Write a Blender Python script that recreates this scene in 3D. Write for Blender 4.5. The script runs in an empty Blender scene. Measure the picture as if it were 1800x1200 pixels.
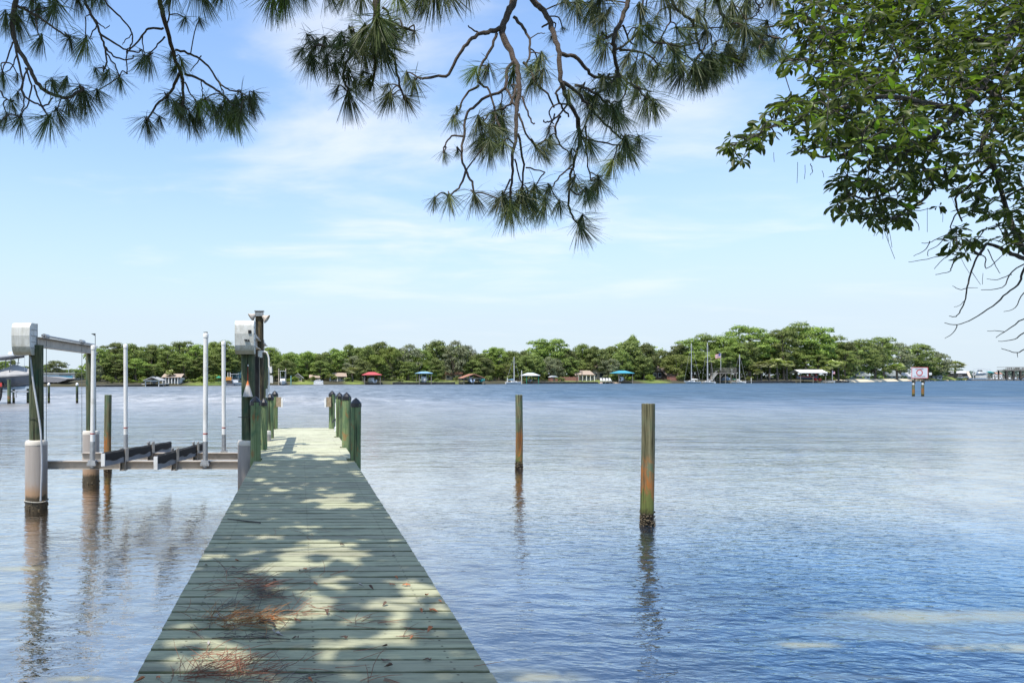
import bpy, bmesh, math, random
import numpy as np
from mathutils import Vector, Matrix

random.seed(7)
RNG = np.random.default_rng(7)
SC = bpy.context.scene
COL = SC.collection
PI = math.pi

# ------------------------------------------------------------------ camera
# dock axis = camera axis; the frame is shifted off that axis (architectural shift lens / crop)
EYE = 2.5            # metres above the water
FX, CX, CY = 1200.0, 556.0, 662.0
cam = bpy.data.cameras.new('camera')
camo = bpy.data.objects.new('camera', cam)
COL.objects.link(camo)
camo.location = (0, 0, EYE)
camo.rotation_euler = (PI / 2, 0, 0)
cam.sensor_width = 36
cam.lens = 24
cam.shift_x = (900 - CX) / 1800
cam.shift_y = (CY - 600) / 1800
cam.clip_start = 0.05
cam.clip_end = 20000
SC.camera = camo

# ------------------------------------------------------------------ light
SUN_EL, SUN_AZ = math.radians(66), math.radians(222)    # azimuth clockwise from +Y
SUNV = Vector((math.sin(SUN_AZ) * math.cos(SUN_EL), math.cos(SUN_AZ) * math.cos(SUN_EL), math.sin(SUN_EL)))
sd = bpy.data.lights.new('sun', 'SUN')
sd.energy = 4.4
sd.angle = math.radians(0.53)
sd.color = (1.0, 0.95, 0.87)
so = bpy.data.objects.new('sun', sd)
COL.objects.link(so)
so.location = (-20, -20, 60)
so.rotation_euler = SUNV.to_track_quat('Z', 'Y').to_euler()

SC.view_settings.view_transform = 'Standard'
SC.view_settings.look = 'None'
SC.view_settings.gamma = 1
SC.view_settings.use_curve_mapping = False
SC.view_settings.exposure = 0.45
SC.cycles.max_bounces = 8
SC.cycles.transparent_max_bounces = 12
SC.cycles.caustics_reflective = False
SC.cycles.caustics_refractive = False
SC.cycles.sample_clamp_indirect = 4


class NT:
    """small helper to write node trees"""
    def __init__(self, tree):
        self.t = tree
        self.t.nodes.clear()

    def n(self, kind, **kw):
        nd = self.t.nodes.new(kind)
        for k, v in kw.items():
            if k.startswith('i_'):
                key = k[2:]
                key = int(key) if key.isdigit() else key.replace('_', ' ')
                s = nd.inputs[key]
                if hasattr(v, 'is_linked') or isinstance(v, bpy.types.NodeSocket):
                    self.t.links.new(v, s)
                else:
                    s.default_value = v
            else:
                setattr(nd, k, v)
        return nd

    def link(self, a, b):
        self.t.links.new(a, b)

    def math(self, op, a, b=None, c=None, clamp=False):
        nd = self.t.nodes.new('ShaderNodeMath')
        nd.operation = op
        nd.use_clamp = clamp
        for i, v in enumerate((a, b, c)):
            if v is None:
                continue
            if isinstance(v, bpy.types.NodeSocket):
                self.t.links.new(v, nd.inputs[i])
            else:
                nd.inputs[i].default_value = v
        return nd.outputs[0]

    def mix(self, f, a, b, kind='RGBA', blend='MIX'):
        nd = self.t.nodes.new('ShaderNodeMix')
        nd.data_type = kind
        if kind == 'RGBA':
            nd.blend_type = blend
            ia, ib, out = nd.inputs[6], nd.inputs[7], nd.outputs[2]
        else:
            ia, ib, out = nd.inputs[2], nd.inputs[3], nd.outputs[0]
        for s, v in ((nd.inputs[0], f), (ia, a), (ib, b)):
            if isinstance(v, bpy.types.NodeSocket):
                self.t.links.new(v, s)
            elif hasattr(v, '__len__') and len(v) == 3:
                s.default_value = (*v, 1)
            else:
                s.default_value = v
        return out

    def ramp(self, f, stops, interp='LINEAR'):
        nd = self.t.nodes.new('ShaderNodeValToRGB')
        cr = nd.color_ramp
        cr.interpolation = interp
        while len(cr.elements) < len(stops):
            cr.elements.new(0.5)
        for e, (p, c) in zip(cr.elements, stops):
            e.position = p
            e.color = (*c, 1) if len(c) == 3 else c
        if isinstance(f, bpy.types.NodeSocket):
            self.t.links.new(f, nd.inputs[0])
        return nd.outputs[0]

    def mrange(self, v, a, b, c, d, smooth=False):
        nd = self.t.nodes.new('ShaderNodeMapRange')
        if smooth:
            nd.interpolation_type = 'SMOOTHSTEP'
        self.t.links.new(v, nd.inputs[0])
        for i, x in enumerate((a, b, c, d)):
            nd.inputs[i + 1].default_value = x
        return nd.outputs[0]

    def noise(self, vec, scale, detail=3, rough=0.5, dist=0.0, color=False):
        nd = self.t.nodes.new('ShaderNodeTexNoise')
        if vec is not None:
            self.t.links.new(vec, nd.inputs['Vector'])
        nd.inputs['Scale'].default_value = scale
        nd.inputs['Detail'].default_value = detail
        nd.inputs['Roughness'].default_value = rough
        nd.inputs['Distortion'].default_value = dist
        return nd.outputs[1 if color else 0]

    def mapping(self, vec, scale=(1, 1, 1), loc=(0, 0, 0), rot=(0, 0, 0)):
        nd = self.t.nodes.new('ShaderNodeMapping')
        self.t.links.new(vec, nd.inputs[0])
        nd.inputs[1].default_value = loc
        nd.inputs[2].default_value = rot
        nd.inputs[3].default_value = scale
        return nd.outputs[0]


# ------------------------------------------------------------------ sky
world = bpy.data.worlds.new('World')
SC.world = world
world.use_nodes = True
w = NT(world.node_tree)
sky = w.n('ShaderNodeTexSky')
sky.sky_type = 'NISHITA'
sky.sun_disc = False
sky.sun_elevation = SUN_EL
sky.sun_rotation = SUN_AZ
sky.altitude = 0
sky.air_density = 1.0
sky.dust_density = 0.6
sky.ozone_density = 3.0
tc = w.n('ShaderNodeTexCoord').outputs['Generated']
sep = w.n('ShaderNodeSeparateXYZ', i_0=tc)
zc = w.math('MAXIMUM', sep.outputs[2], 0.03)
# clouds lie on a flat layer: project the direction onto it
cx_ = w.math('DIVIDE', sep.outputs[0], w.math('ADD', zc, 0.12))
cy_ = w.math('DIVIDE', sep.outputs[1], w.math('ADD', zc, 0.12))
cv = w.n('ShaderNodeCombineXYZ', i_0=cx_, i_1=cy_, i_2=0.0).outputs[0]
n1 = w.noise(w.mapping(cv, (1.0, 1.5, 1), (3.1, 0.4, 0)), 1.15, 6, 0.55, 0.35)
n2 = w.noise(w.mapping(cv, (0.35, 0.8, 1), (1.3, 5.2, 0), (0, 0, 0.35)), 1.0, 4, 0.6, 0.2)
dens = w.math('ADD', w.math('MULTIPLY', n1, 0.6), w.math('MULTIPLY', n2, 0.4))
# more cloud overhead and to the left, clearer blue to the right
side = w.mrange(w.math('ADD', sep.outputs[0], w.math('MULTIPLY', sep.outputs[2], -0.5)), -0.7, 0.5, 0.10, -0.03)
high = w.mrange(sep.outputs[2], 0.35, 0.6, 0.0, 1.0, True)
dens = w.math('ADD', dens, w.math('MULTIPLY', side, high))
# a broad soft bank of thin white cloud high ahead of the dock
dt = w.n('ShaderNodeVectorMath', i_0=tc, i_1=(0.20, 0.89, 0.41))
dt.operation = 'DOT_PRODUCT'
dens = w.math('ADD', dens, w.mrange(dt.outputs['Value'], 0.90, 0.995, 0.0, 0.075, True))
dt2 = w.n('ShaderNodeVectorMath', i_0=tc, i_1=(-0.33, 0.90, 0.27))
dt2.operation = 'DOT_PRODUCT'
dens = w.math('ADD', dens, w.mrange(dt2.outputs['Value'], 0.90, 0.995, 0.0, -0.05, True))
cl = w.math('MULTIPLY', w.mrange(dens, 0.50, 0.70, 0.0, 0.62, True), w.mrange(sep.outputs[2], 0.06, 0.2, 0.15, 1.0))
# thin veil, thicker towards the horizon
veil = w.ramp(sep.outputs[2], [(0.0, (0.985,) * 3), (0.08, (0.93,) * 3), (0.17, (0.66,) * 3), (0.30, (0.36,) * 3), (0.45, (0.20,) * 3), (1.0, (0.10,) * 3)])
skyc = w.mix(1.0, sky.outputs[0], (0.95, 1.22, 1.42), blend='MULTIPLY')
col1 = w.mix(veil, skyc, (3.55, 4.12, 4.62))
col2 = w.mix(cl, col1, (5.3, 5.35, 5.4))
bg = w.n('ShaderNodeBackground', i_0=col2, i_1=0.15)
w.link(bg.outputs[0], w.n('ShaderNodeOutputWorld').inputs[0])

# ------------------------------------------------------------------ material helpers
MATS = {}


def new_mat(name):
    m = bpy.data.materials.new(name)
    m.use_nodes = True
    MATS[name] = m
    return m, NT(m.node_tree)


def finish(t, col, rough=0.6, metal=0.0, bump=None, bstr=0.3, bdist=0.02, spec=0.5, emis=None):
    p = t.n('ShaderNodeBsdfPrincipled')
    if isinstance(col, bpy.types.NodeSocket):
        t.link(col, p.inputs['Base Color'])
    else:
        p.inputs['Base Color'].default_value = (*col, 1)
    if isinstance(rough, bpy.types.NodeSocket):
        t.link(rough, p.inputs['Roughness'])
    else:
        p.inputs['Roughness'].default_value = rough
    p.inputs['Metallic'].default_value = metal
    p.inputs['Specular IOR Level'].default_value = spec
    if bump is not None:
        b = t.n('ShaderNodeBump', i_Strength=bstr, i_Distance=bdist, i_Height=bump)
        t.link(b.outputs[0], p.inputs['Normal'])
    t.link(p.outputs[0], t.n('ShaderNodeOutputMaterial').inputs[0])
    return p


def simple(name, col, rough=0.6, metal=0.0, var=0.18, scale=3.0, bump=0.15, dirt=None):
    """a plain surface with mottling, so that nothing is perfectly uniform"""
    if name in MATS:
        return MATS[name]
    m, t = new_mat(name)
    oc = t.n('ShaderNodeTexCoord').outputs['Object']
    nz = t.noise(oc, scale, 5, 0.6)
    lo = tuple(c * (1 - var) for c in col)
    hi = tuple(min(1, c * (1 + var)) for c in col)
    c = t.mix(t.mrange(nz, 0.3, 0.7, 0, 1), lo, hi)
    if dirt:
        nd = t.noise(oc, scale * 0.45, 5, 0.7, 0.6)
        c = t.mix(t.mrange(nd, 0.52, 0.72, 0, 0.75), c, dirt)
    finish(t, c, rough, metal, t.noise(oc, scale * 6, 4, 0.6), bump)
    return m


# ------------------------------------------------------------------ mesh helpers
class MB:
    def __init__(self):
        self.v, self.f, self.m = [], [], []

    def add(self, vs, fs, mi=0):
        o = len(self.v)
        self.v.extend(tuple(x) for x in vs)
        for f in fs:
            self.f.append(tuple(i + o for i in f))
            self.m.append(mi)
        return self

    def box(self, x0, x1, y0, y1, z0, z1, mi=0):
        vs = [(x, y, z) for z in (z0, z1) for y in (y0, y1) for x in (x0, x1)]
        return self.add(vs, [(0, 2, 3, 1), (4, 5, 7, 6), (0, 1, 5, 4), (2, 6, 7, 3), (0, 4, 6, 2), (1, 3, 7, 5)], mi)

    def bar(self, a, b, wx, wz, up=(0, 0, 1), mi=0):
        a, b, up = Vector(a), Vector(b), Vector(up)
        d = (b - a).normalized()
        s = d.cross(up)
        if s.length < 1e-4:
            s = d.cross(Vector((1, 0, 0)))
        s.normalize()
        u = s.cross(d).normalized()
        vs = []
        for p in (a, b):
            for i, j in ((-1, -1), (1, -1), (1, 1), (-1, 1)):
                vs.append(p + s * wx / 2 * i + u * wz / 2 * j)
        return self.add(vs, [(3, 2, 1, 0), (4, 5, 6, 7), (0, 1, 5, 4), (1, 2, 6, 5), (2, 3, 7, 6), (3, 0, 4, 7)], mi)

    def tube(self, pts, r, seg=8, cap=True, mi=0, jit=0.0):
        pts = [Vector(p) for p in pts]
        n = len(pts)
        rs = list(r) if isinstance(r, (list, tuple)) else [r] * n
        if len(rs) != n:
            rs = [float(np.interp(i / (n - 1) * (len(rs) - 1), range(len(rs)), rs)) for i in range(n)]
        vs, fs = [], []
        ref = None
        for i, p in enumerate(pts):
            d = (pts[min(i + 1, n - 1)] - pts[max(i - 1, 0)])
            d = d.normalized() if d.length > 1e-9 else Vector((0, 0, 1))
            if ref is None:
                ref = d.orthogonal().normalized()
            s = (ref - d * ref.dot(d))
            s = s.normalized() if s.length > 1e-6 else d.orthogonal().normalized()
            ref = s
            u = d.cross(s)
            for k in range(seg):
                a = 2 * PI * k / seg
                rr = rs[i] * (1 + (random.uniform(-jit, jit) if jit else 0))
                vs.append(p + (s * math.cos(a) + u * math.sin(a)) * rr)
        for i in range(n - 1):
            for k in range(seg):
                k2 = (k + 1) % seg
                fs.append((i * seg + k, i * seg + k2, (i + 1) * seg + k2, (i + 1) * seg + k))
        if cap:
            fs.append(tuple(range(seg))[::-1])
            fs.append(tuple((n - 1) * seg + k for k in range(seg)))
        return self.add(vs, fs, mi)

    def lathe(self, prof, c=(0, 0, 0), seg=20, mi=0):
        """prof: (r, z) pairs bottom to top"""
        vs, fs = [], []
        n = len(prof)
        for r, z in prof:
            for k in range(seg):
                a = 2 * PI * k / seg
                vs.append((c[0] + r * math.cos(a), c[1] + r * math.sin(a), c[2] + z))
        for i in range(n - 1):
            for k in range(seg):
                k2 = (k + 1) % seg
                fs.append((i * seg + k, i * seg + k2, (i + 1) * seg + k2, (i + 1) * seg + k))
        fs.append(tuple(range(seg))[::-1])
        fs.append(tuple((n - 1) * seg + k for k in range(seg)))
        return self.add(vs, fs, mi)

    def extrude(self, poly, a, b, axis='x', mi=0):
        """closed 2D outline swept along an axis; outline in the two other axes"""
        n = len(poly)
        def P(t, p):
            return (t, p[0], p[1]) if axis == 'x' else ((p[0], t, p[1]) if axis == 'y' else (p[0], p[1], t))
        vs = [P(a, p) for p in poly] + [P(b, p) for p in poly]
        fs = [tuple(range(n))[::-1], tuple(range(n, 2 * n))]
        fs += [(i, (i + 1) % n, n + (i + 1) % n, n + i) for i in range(n)]
        return self.add(vs, fs, mi)


ORG = {}          # object name -> world origin (only translations are used)


def make_mesh(name, mb, mats, smooth=False, off=(0, 0, 0)):
    me = bpy.data.meshes.new(name)
    vs = [(x - off[0], y - off[1], z - off[2]) for x, y, z in mb.v]
    me.from_pydata(vs, [], mb.f)
    for mt in (mats if isinstance(mats, (list, tuple)) else [mats]):
        me.materials.append(mt)
    if any(mb.m):
        me.polygons.foreach_set('material_index', mb.m)
    bm = bmesh.new()
    bm.from_mesh(me)
    bmesh.ops.recalc_face_normals(bm, faces=bm.faces)
    bm.to_mesh(me)
    bm.free()
    if smooth:
        me.polygons.foreach_set('use_smooth', [True] * len(me.polygons))
        if smooth != 'all':
            try:
                me.set_sharp_from_angle(angle=math.radians(38))
            except Exception:
                pass
    me.update()
    return me


def tag(o, label=None, cat=None, group=None, kind=None):
    if label: o['label'] = label
    if cat: o['category'] = cat
    if group: o['group'] = group
    if kind: o['kind'] = kind
    return o


def thing(name, label, cat, loc=(0, 0, 0), group=None):
    o = bpy.data.objects.new(name, None)
    o.empty_display_size = 0.2
    o.location = loc
    COL.objects.link(o)
    ORG[o.name] = Vector(loc)
    return tag(o, label, cat, group)


def part(name, mb, mats, parent, smooth=False, label=None, kind=None):
    """geometry given in world coordinates (translation-only parents)"""
    off = ORG[parent.name]
    o = bpy.data.objects.new(name, make_mesh(name, mb, mats, smooth, off))
    o.parent = parent
    COL.objects.link(o)
    ORG[o.name] = off
    return tag(o, label, None, None, kind)


def single(name, mb, mats, label, cat, loc=(0, 0, 0), group=None, smooth=False, kind=None):
    o = bpy.data.objects.new(name, make_mesh(name, mb, mats, smooth, loc))
    o.location = loc
    COL.objects.link(o)
    ORG[o.name] = Vector(loc)
    return tag(o, label, cat, group, kind)


def mesh_np(name, V, F, mats, smooth=False):
    me = bpy.data.meshes.new(name)
    k = F.shape[1]
    me.vertices.add(len(V))
    me.vertices.foreach_set('co', np.ascontiguousarray(V, dtype=np.float32).ravel())
    me.loops.add(F.size)
    me.loops.foreach_set('vertex_index', np.ascontiguousarray(F, dtype=np.int32).ravel())
    me.polygons.add(len(F))
    me.polygons.foreach_set('loop_start', np.arange(0, F.size, k, dtype=np.int32))
    me.polygons.foreach_set('loop_total', np.full(len(F), k, dtype=np.int32))
    if smooth:
        me.polygons.foreach_set('use_smooth', np.ones(len(F), dtype=bool))
    for mt in (mats if isinstance(mats, (list, tuple)) else [mats]):
        me.materials.append(mt)
    me.update(calc_edges=True)
    return me


def obj(name, me, parent=None, loc=None, rot=None, scale=None):
    o = bpy.data.objects.new(name, me)
    if parent is not None: o.parent = parent
    if loc is not None: o.location = loc
    if rot is not None: o.rotation_euler = rot
    if scale is not None: o.scale = scale
    COL.objects.link(o)
    ORG[o.name] = Vector(loc) if loc is not None else Vector((0, 0, 0))
    return o


def copy_tree(o, parent=None, loc=None):
    c = o.copy()
    COL.objects.link(c)
    c.parent = parent
    if loc is not None: c.location = loc
    for ch in list(o.children):
        copy_tree(ch, c)
    return c


def at(px, py, Y):
    """world point seen at photo pixel (px, py) when it stands Y metres ahead"""
    return Vector(((px - CX) * Y / FX, Y, EYE + (CY - py) * Y / FX))


def smooth_path(pts, sub=4):
    pts = [Vector(p) for p in pts]
    if len(pts) < 3:
        return pts
    out = []
    for i in range(len(pts) - 1):
        p0, p1, p2, p3 = pts[max(i - 1, 0)], pts[i], pts[i + 1], pts[min(i + 2, len(pts) - 1)]
        for k in range(sub):
            t = k / sub
            out.append(0.5 * ((2 * p1) + (p2 - p0) * t + (2 * p0 - 5 * p1 + 4 * p2 - p3) * t * t
                              + (3 * p1 - p0 - 3 * p2 + p3) * t ** 3))
    out.append(pts[-1])
    return out

# ------------------------------------------------------------------ water
def growth(start, end, s0, g, smax=None):
    out, x, s = [], start, s0
    while x < end:
        x += s
        out.append(x)
        s = s * g if smax is None else min(s * g, smax(x))
    return out


def water_sheet():
    xs_r = growth(16, 4200, 0.06, 1.05)
    xs_l = [-v for v in growth(12, 3600, 0.06, 1.05)][::-1]
    xs = np.array(xs_l + list(np.arange(-12, 16.001, 0.062)) + xs_r)
    ys = np.array(list(np.arange(-2, 4.4, 0.25)) + list(np.arange(4.5, 11, 0.036)) + list(np.arange(11, 22, 0.052)) +
                  growth(22, 7000, 0.054, 1.03, lambda y: max(0.06, 0.018 * y)))
    X, Y = np.meshgrid(xs, ys)
    DX, DY = np.meshgrid(np.gradient(xs), np.gradient(ys))
    S = np.maximum(DX, DY)
    gust = 0.85 + 0.35 * np.sin(X * 0.21 + 0.6 * np.sin(Y * 0.13)) * np.sin(Y * 0.19 + 1.0 + 0.5 * np.sin(X * 0.11))
    Z = np.zeros_like(X)
    rng = np.random.default_rng(3)
    calm = 0.55 + 0.45 * np.clip((X / (Y + 4) + 0.1) / 0.5, 0, 1)
    for i in range(84):
        lam = 0.14 * (1.1 / 0.14) ** (rng.random() ** 1.8)
        th = rng.normal(-PI / 2 + 0.22, 0.60)
        slope = 0.0150 * (1.0 if lam < 0.3 else (0.55 if lam < 0.5 else 0.30))
        a = slope * lam / (2 * PI)
        kx, ky = math.cos(th) * 2 * PI / lam, math.sin(th) * 2 * PI / lam
        ph = rng.random() * 6.28
        wt = np.clip((lam / S - 2.6) / 3, 0, 1)
        # slow phase wander breaks the regular crests
        wob = 0.9 * np.sin(X * 0.37 / lam + i) * np.cos(Y * 0.31 / lam - i * 0.7)
        Z += a * wt * gust * calm * np.sin(kx * X + ky * Y + ph + wob)
    V = np.stack([X, Y, Z], -1).reshape(-1, 3)
    nx, ny = len(xs), len(ys)
    I = (np.arange(ny - 1)[:, None] * nx + np.arange(nx - 1)[None, :]).ravel()
    F = np.stack([I, I + 1, I + nx + 1, I + nx], -1)
    me = mesh_np('water', V, F, water_mat(), smooth=True)
    o = obj('water', me)
    o['kind'] = 'structure'
    return o


def water_mat():
    m, t = new_mat('water')
    g = t.n('ShaderNodeNewGeometry')
    pos = g.outputs['Position']
    sep = t.n('ShaderNodeSeparateXYZ', i_0=pos)
    # ripples too fine for the mesh, plus the larger chop that the coarse far mesh cannot carry
    fine = t.noise(t.mapping(pos, (9.0, 16.0, 1), rot=(0, 0, 0.15)), 1.0, 3, 0.6, 0.4)
    mid = t.noise(t.mapping(pos, (1.6, 3.4, 1), rot=(0, 0, 0.2)), 1.0, 5, 0.62, 0.3)
    big = t.noise(t.mapping(pos, (0.14, 0.50, 1), rot=(0, 0, -0.12)), 1.0, 5, 0.65, 0.3)
    ruff = t.noise(t.mapping(pos, (0.012, 0.034, 1), (4.0, 1.6, 0), (0, 0, 0.10)), 1.0, 4, 0.55, 0.8)
    rf = t.mrange(ruff, 0.40, 0.62, 0.0, 1.0, True)
    far = t.mrange(sep.outputs[1], 14, 70, 0.0, 1.0)
    # open water on the right side of the bay carries more wind than the lee by the docks; also steers the painted reflectivity
    lee = t.mrange(t.math('DIVIDE', sep.outputs[0], t.math('ADD', sep.outputs[1], 4.0)), -0.05, 0.45, 0.0, 1.0, True)
    rip = t.noise(t.mapping(pos, (4.2, 9.5, 1), rot=(0, 0, -0.14)), 1.0, 2, 0.5, 0.5)
    h = t.math('MULTIPLY', fine, 0.0045)
    h = t.math('ADD', h, t.math('MULTIPLY', rip, t.math('ADD', 0.011, t.math('MULTIPLY', lee, 0.012))))
    h = t.math('ADD', h, t.math('MULTIPLY', mid, t.math('ADD', 0.008, t.math('MULTIPLY', far, 0.20))))
    h = t.math('ADD', h, t.math('MULTIPLY', big, t.math('MULTIPLY', far, 1.5)))
    st = t.math('ADD', 0.6, t.math('MULTIPLY', rf, 0.4))
    st = t.math('MULTIPLY', st, t.math('ADD', 0.75, t.math('MULTIPLY', lee, 0.25)))
    bump = t.n('ShaderNodeBump', i_Strength=st, i_Distance=1.0, i_Height=h)
    nrm = bump.outputs[0]
    fr = t.n('ShaderNodeFresnel', i_IOR=1.34, i_Normal=nrm).outputs[0]
    fL = t.mrange(fr, 0.02, 0.36, 0.58, 0.98)
    fR = t.mrange(fr, 0.03, 0.32, 0.12, 0.97)
    fac = t.mix(lee, fL, fR, 'FLOAT')  # reflectivity painted stronger on the left than on the right
    # reflectivity painted up from mid water outward to brighten its reflection
    fac = t.math('MAXIMUM', fac, t.math('MULTIPLY', t.mrange(sep.outputs[1], 13, 26, 0, 1, True), 0.97))
    # wind-ruffled band out on the open water: its dimmer reflection is painted in
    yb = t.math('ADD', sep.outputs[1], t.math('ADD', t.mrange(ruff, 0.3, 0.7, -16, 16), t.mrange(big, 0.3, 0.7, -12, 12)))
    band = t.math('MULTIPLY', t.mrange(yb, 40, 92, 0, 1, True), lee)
    farl = t.mrange(sep.outputs[1], 30, 100, 0, 0.50)  # far water: reflection painted dimmer
    near_r = t.math('MULTIPLY', t.mrange(sep.outputs[1], 14, 7.5, 0, 1, True), lee)  # near right water: reflection painted dimmer and bluer
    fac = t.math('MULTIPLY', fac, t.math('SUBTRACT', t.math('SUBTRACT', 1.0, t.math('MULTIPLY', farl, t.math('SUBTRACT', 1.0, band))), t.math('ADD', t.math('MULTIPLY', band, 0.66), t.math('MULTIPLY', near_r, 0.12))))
    # cat's paws: lighter and darker dashes painted into the reflectivity by noise
    paw = t.noise(t.mapping(pos, (0.55, 0.42, 1), rot=(0, 0, 0.05)), 1.0, 4, 0.7, 0.4)
    paw2 = t.noise(t.mapping(pos, (2.6, 3.4, 1), rot=(0, 0, 0.05)), 1.0, 3, 0.7, 0.4)
    fac = t.math('MULTIPLY', fac, t.mrange(t.math('ADD', t.math('MULTIPLY', paw, 0.6), t.math('MULTIPLY', paw2, 0.4)), 0.38, 0.62, 0.80, 1.12), None, True)
    paw3 = t.noise(t.mapping(pos, (0.34, 0.11, 1), rot=(0, 0, 0.04)), 1.0, 4, 0.75, 0.5)
    fac = t.math('MULTIPLY', fac, t.mix(t.mrange(sep.outputs[1], 35, 80, 0, 1), 1.0, t.mrange(paw3, 0.36, 0.64, 0.62, 1.34), 'FLOAT'), None, True)
    # sand shoals close under the surface
    shoal = None
    for qx, qy, ra, rb in ((6.75, 7.15, 1.5, 0.24), (6.3, 6.3, 0.7, 0.12), (4.56, 6.37, 0.32, 0.08), (-3.35, 7.45, 0.42, 0.17), (-1.98, 5.66, 0.32, 0.07), (1.6, 5.68, 0.6, 0.10), (-3.9, 8.9, 0.4, 0.14), (3.2, 6.9, 0.35, 0.07)):
        u = t.math('DIVIDE', t.math('SUBTRACT', sep.outputs[0], qx), ra)
        v = t.math('DIVIDE', t.math('SUBTRACT', sep.outputs[1], qy), rb)
        e = t.math('ADD', t.math('ADD', t.math('MULTIPLY', u, u), t.math('MULTIPLY', v, v)), t.mrange(paw, 0.3, 0.7, -0.5, 0.5))
        k = t.mrange(e, 0.0, 1.6, 1.0, 0.0, True)
        shoal = k if shoal is None else t.math('MAXIMUM', shoal, k)
    fac = t.math('MULTIPLY', fac, t.math('SUBTRACT', 1.0, t.math('MULTIPLY', shoal, 0.35)))
    # waves smaller than a pixel act as roughness far out
    rough = t.math('ADD', 0.018, t.math('MULTIPLY', t.mrange(sep.outputs[1], 13, 70, 0, 1), 0.40))
    refl_tint = t.mix(t.math('MAXIMUM', near_r, band), t.mix(t.mrange(sep.outputs[1], 40, 110, 0, 1), (1.0, 0.91, 0.81), (0.93, 0.92, 0.91)), (0.58, 0.74, 0.88))  # reflection tint painted by region: warm by default, blue near right and in the band
    gl = t.n('ShaderNodeBsdfGlossy', i_Color=refl_tint, i_Roughness=rough, i_Normal=nrm)
    gl.distribution = 'GGX'
    # the body of the water: clear over the shallows, brown and blue tones painted to correct the reflection
    deep = t.mrange(t.math('ADD', sep.outputs[1], t.math('MULTIPLY', sep.outputs[0], 0.9)), 6.0, 26.0, 0.30, 1.0, True)
    body_tone = t.mix(lee, (0.125, 0.092, 0.052), (0.005, 0.034, 0.100))
    body_tone = t.mix(t.mrange(sep.outputs[1], 14, 40, 0, 1), body_tone, (0.035, 0.060, 0.080))
    wind = t.mix(t.math('MULTIPLY', rf, lee), body_tone, (0.012, 0.044, 0.082))
    wind = t.mix(t.math('MULTIPLY', shoal, 0.72), wind, (0.33, 0.32, 0.20))
    deep = t.math('MAXIMUM', deep, shoal)
    body = t.n('ShaderNodeBsdfDiffuse', i_Color=wind)
    tr = t.n('ShaderNodeBsdfTransparent', i_Color=(0.82, 0.92, 0.95, 1))
    inner = t.n('ShaderNodeMixShader', i_0=deep)
    t.link(tr.outputs[0], inner.inputs[1])
    t.link(body.outputs[0], inner.inputs[2])
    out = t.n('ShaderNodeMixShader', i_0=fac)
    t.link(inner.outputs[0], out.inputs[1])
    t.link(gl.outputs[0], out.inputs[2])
    t.link(out.outputs[0], t.n('ShaderNodeOutputMaterial').inputs[0])
    return m


water_sheet()


# ------------------------------------------------------------------ seabed and the near bank
def near_ground():
    xs = np.concatenate([[-3000, -600, -120], np.arange(-40, 60, 0.5), [120, 600, 3000]])
    ys = np.concatenate([[-400, -60, -20], np.arange(-12, 40, 0.5), [60, 120, 160]])
    X, Y = np.meshgrid(xs, ys)
    edge = 0.6 + 0.5 * np.sin(X * 0.23) + 0.25 * np.sin(X * 0.71 + 1)
    d = Y - edge
    Z = np.where(d < 0, np.clip(-d * 0.28, 0, 0.95), -np.clip(0.10 + d * 0.075, 0, 4))
    Z = Z + 0.02 * np.sin(X * 1.7 + Y) * np.sin(Y * 2.1) * (np.abs(d) < 30)
    V = np.stack([X, Y, Z], -1).reshape(-1, 3)
    nx, ny = len(xs), len(ys)
    I = (np.arange(ny - 1)[:, None] * nx + np.arange(nx - 1)[None, :]).ravel()
    F = np.stack([I, I + 1, I + nx + 1, I + nx], -1)
    m, t = new_mat('seabed_and_bank')
    pos = t.n('ShaderNodeNewGeometry').outputs['Position']
    z = t.n('ShaderNodeSeparateXYZ', i_0=pos).outputs[2]
    a = t.noise(t.mapping(pos, (0.30, 0.75, 1), (2.2, 7.3, 0)), 1.0, 4, 0.55, 0.7)
    xx = t.n('ShaderNodeSeparateXYZ', i_0=pos).outputs[0]
    bare = t.mix(t.mrange(xx, -1.5, 2.2, 0, 1, True), (0.20, 0.16, 0.10), (0.006, 0.030, 0.095))
    yy = t.n('ShaderNodeSeparateXYZ', i_0=pos).outputs[1]
    patch = t.mrange(a, 0.60, 0.68, 0, 0.5, True)
    for qx, qy, ra, rb in ((7.9, 8.6, 2.2, 0.55), (9.4, 7.9, 1.6, 0.4), (5.6, 8.0, 0.6, 0.25), (-4.15, 9.3, 0.7, 0.4), (-2.4, 6.9, 0.5, 0.2), (2.1, 6.9, 0.9, 0.4), (-5.6, 11.5, 0.9, 0.5)):
        u = t.math('DIVIDE', t.math('SUBTRACT', xx, qx), ra)
        v = t.math('DIVIDE', t.math('SUBTRACT', yy, qy), rb)
        e = t.math('ADD', t.math('ADD', t.math('MULTIPLY', u, u), t.math('MULTIPLY', v, v)), t.mrange(a, 0.3, 0.7, -0.5, 0.5))
        patch = t.math('MAXIMUM', patch, t.mrange(e, 0.3, 1.3, 1.0, 0.0, True))
    weed = t.mix(patch, bare, (0.66, 0.58, 0.42))
    b = t.noise(pos, 9.0, 5, 0.7)
    weed = t.mix(t.mrange(b, 0.45, 0.75, 0.0, 0.25), weed, (0.08, 0.10, 0.11))
    land = t.mix(t.mrange(b, 0.35, 0.65, 0, 1), (0.07, 0.11, 0.03), (0.16, 0.15, 0.07))
    c = t.mix(t.mrange(z, 0.04, 0.14, 0, 1), weed, land)
    finish(t, c, 0.9, bump=b, bstr=0.4)
    o = obj('seabed_and_bank', mesh_np('seabed_and_bank', V, F, m, smooth=True))
    o['kind'] = 'structure'


near_ground()

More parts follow.
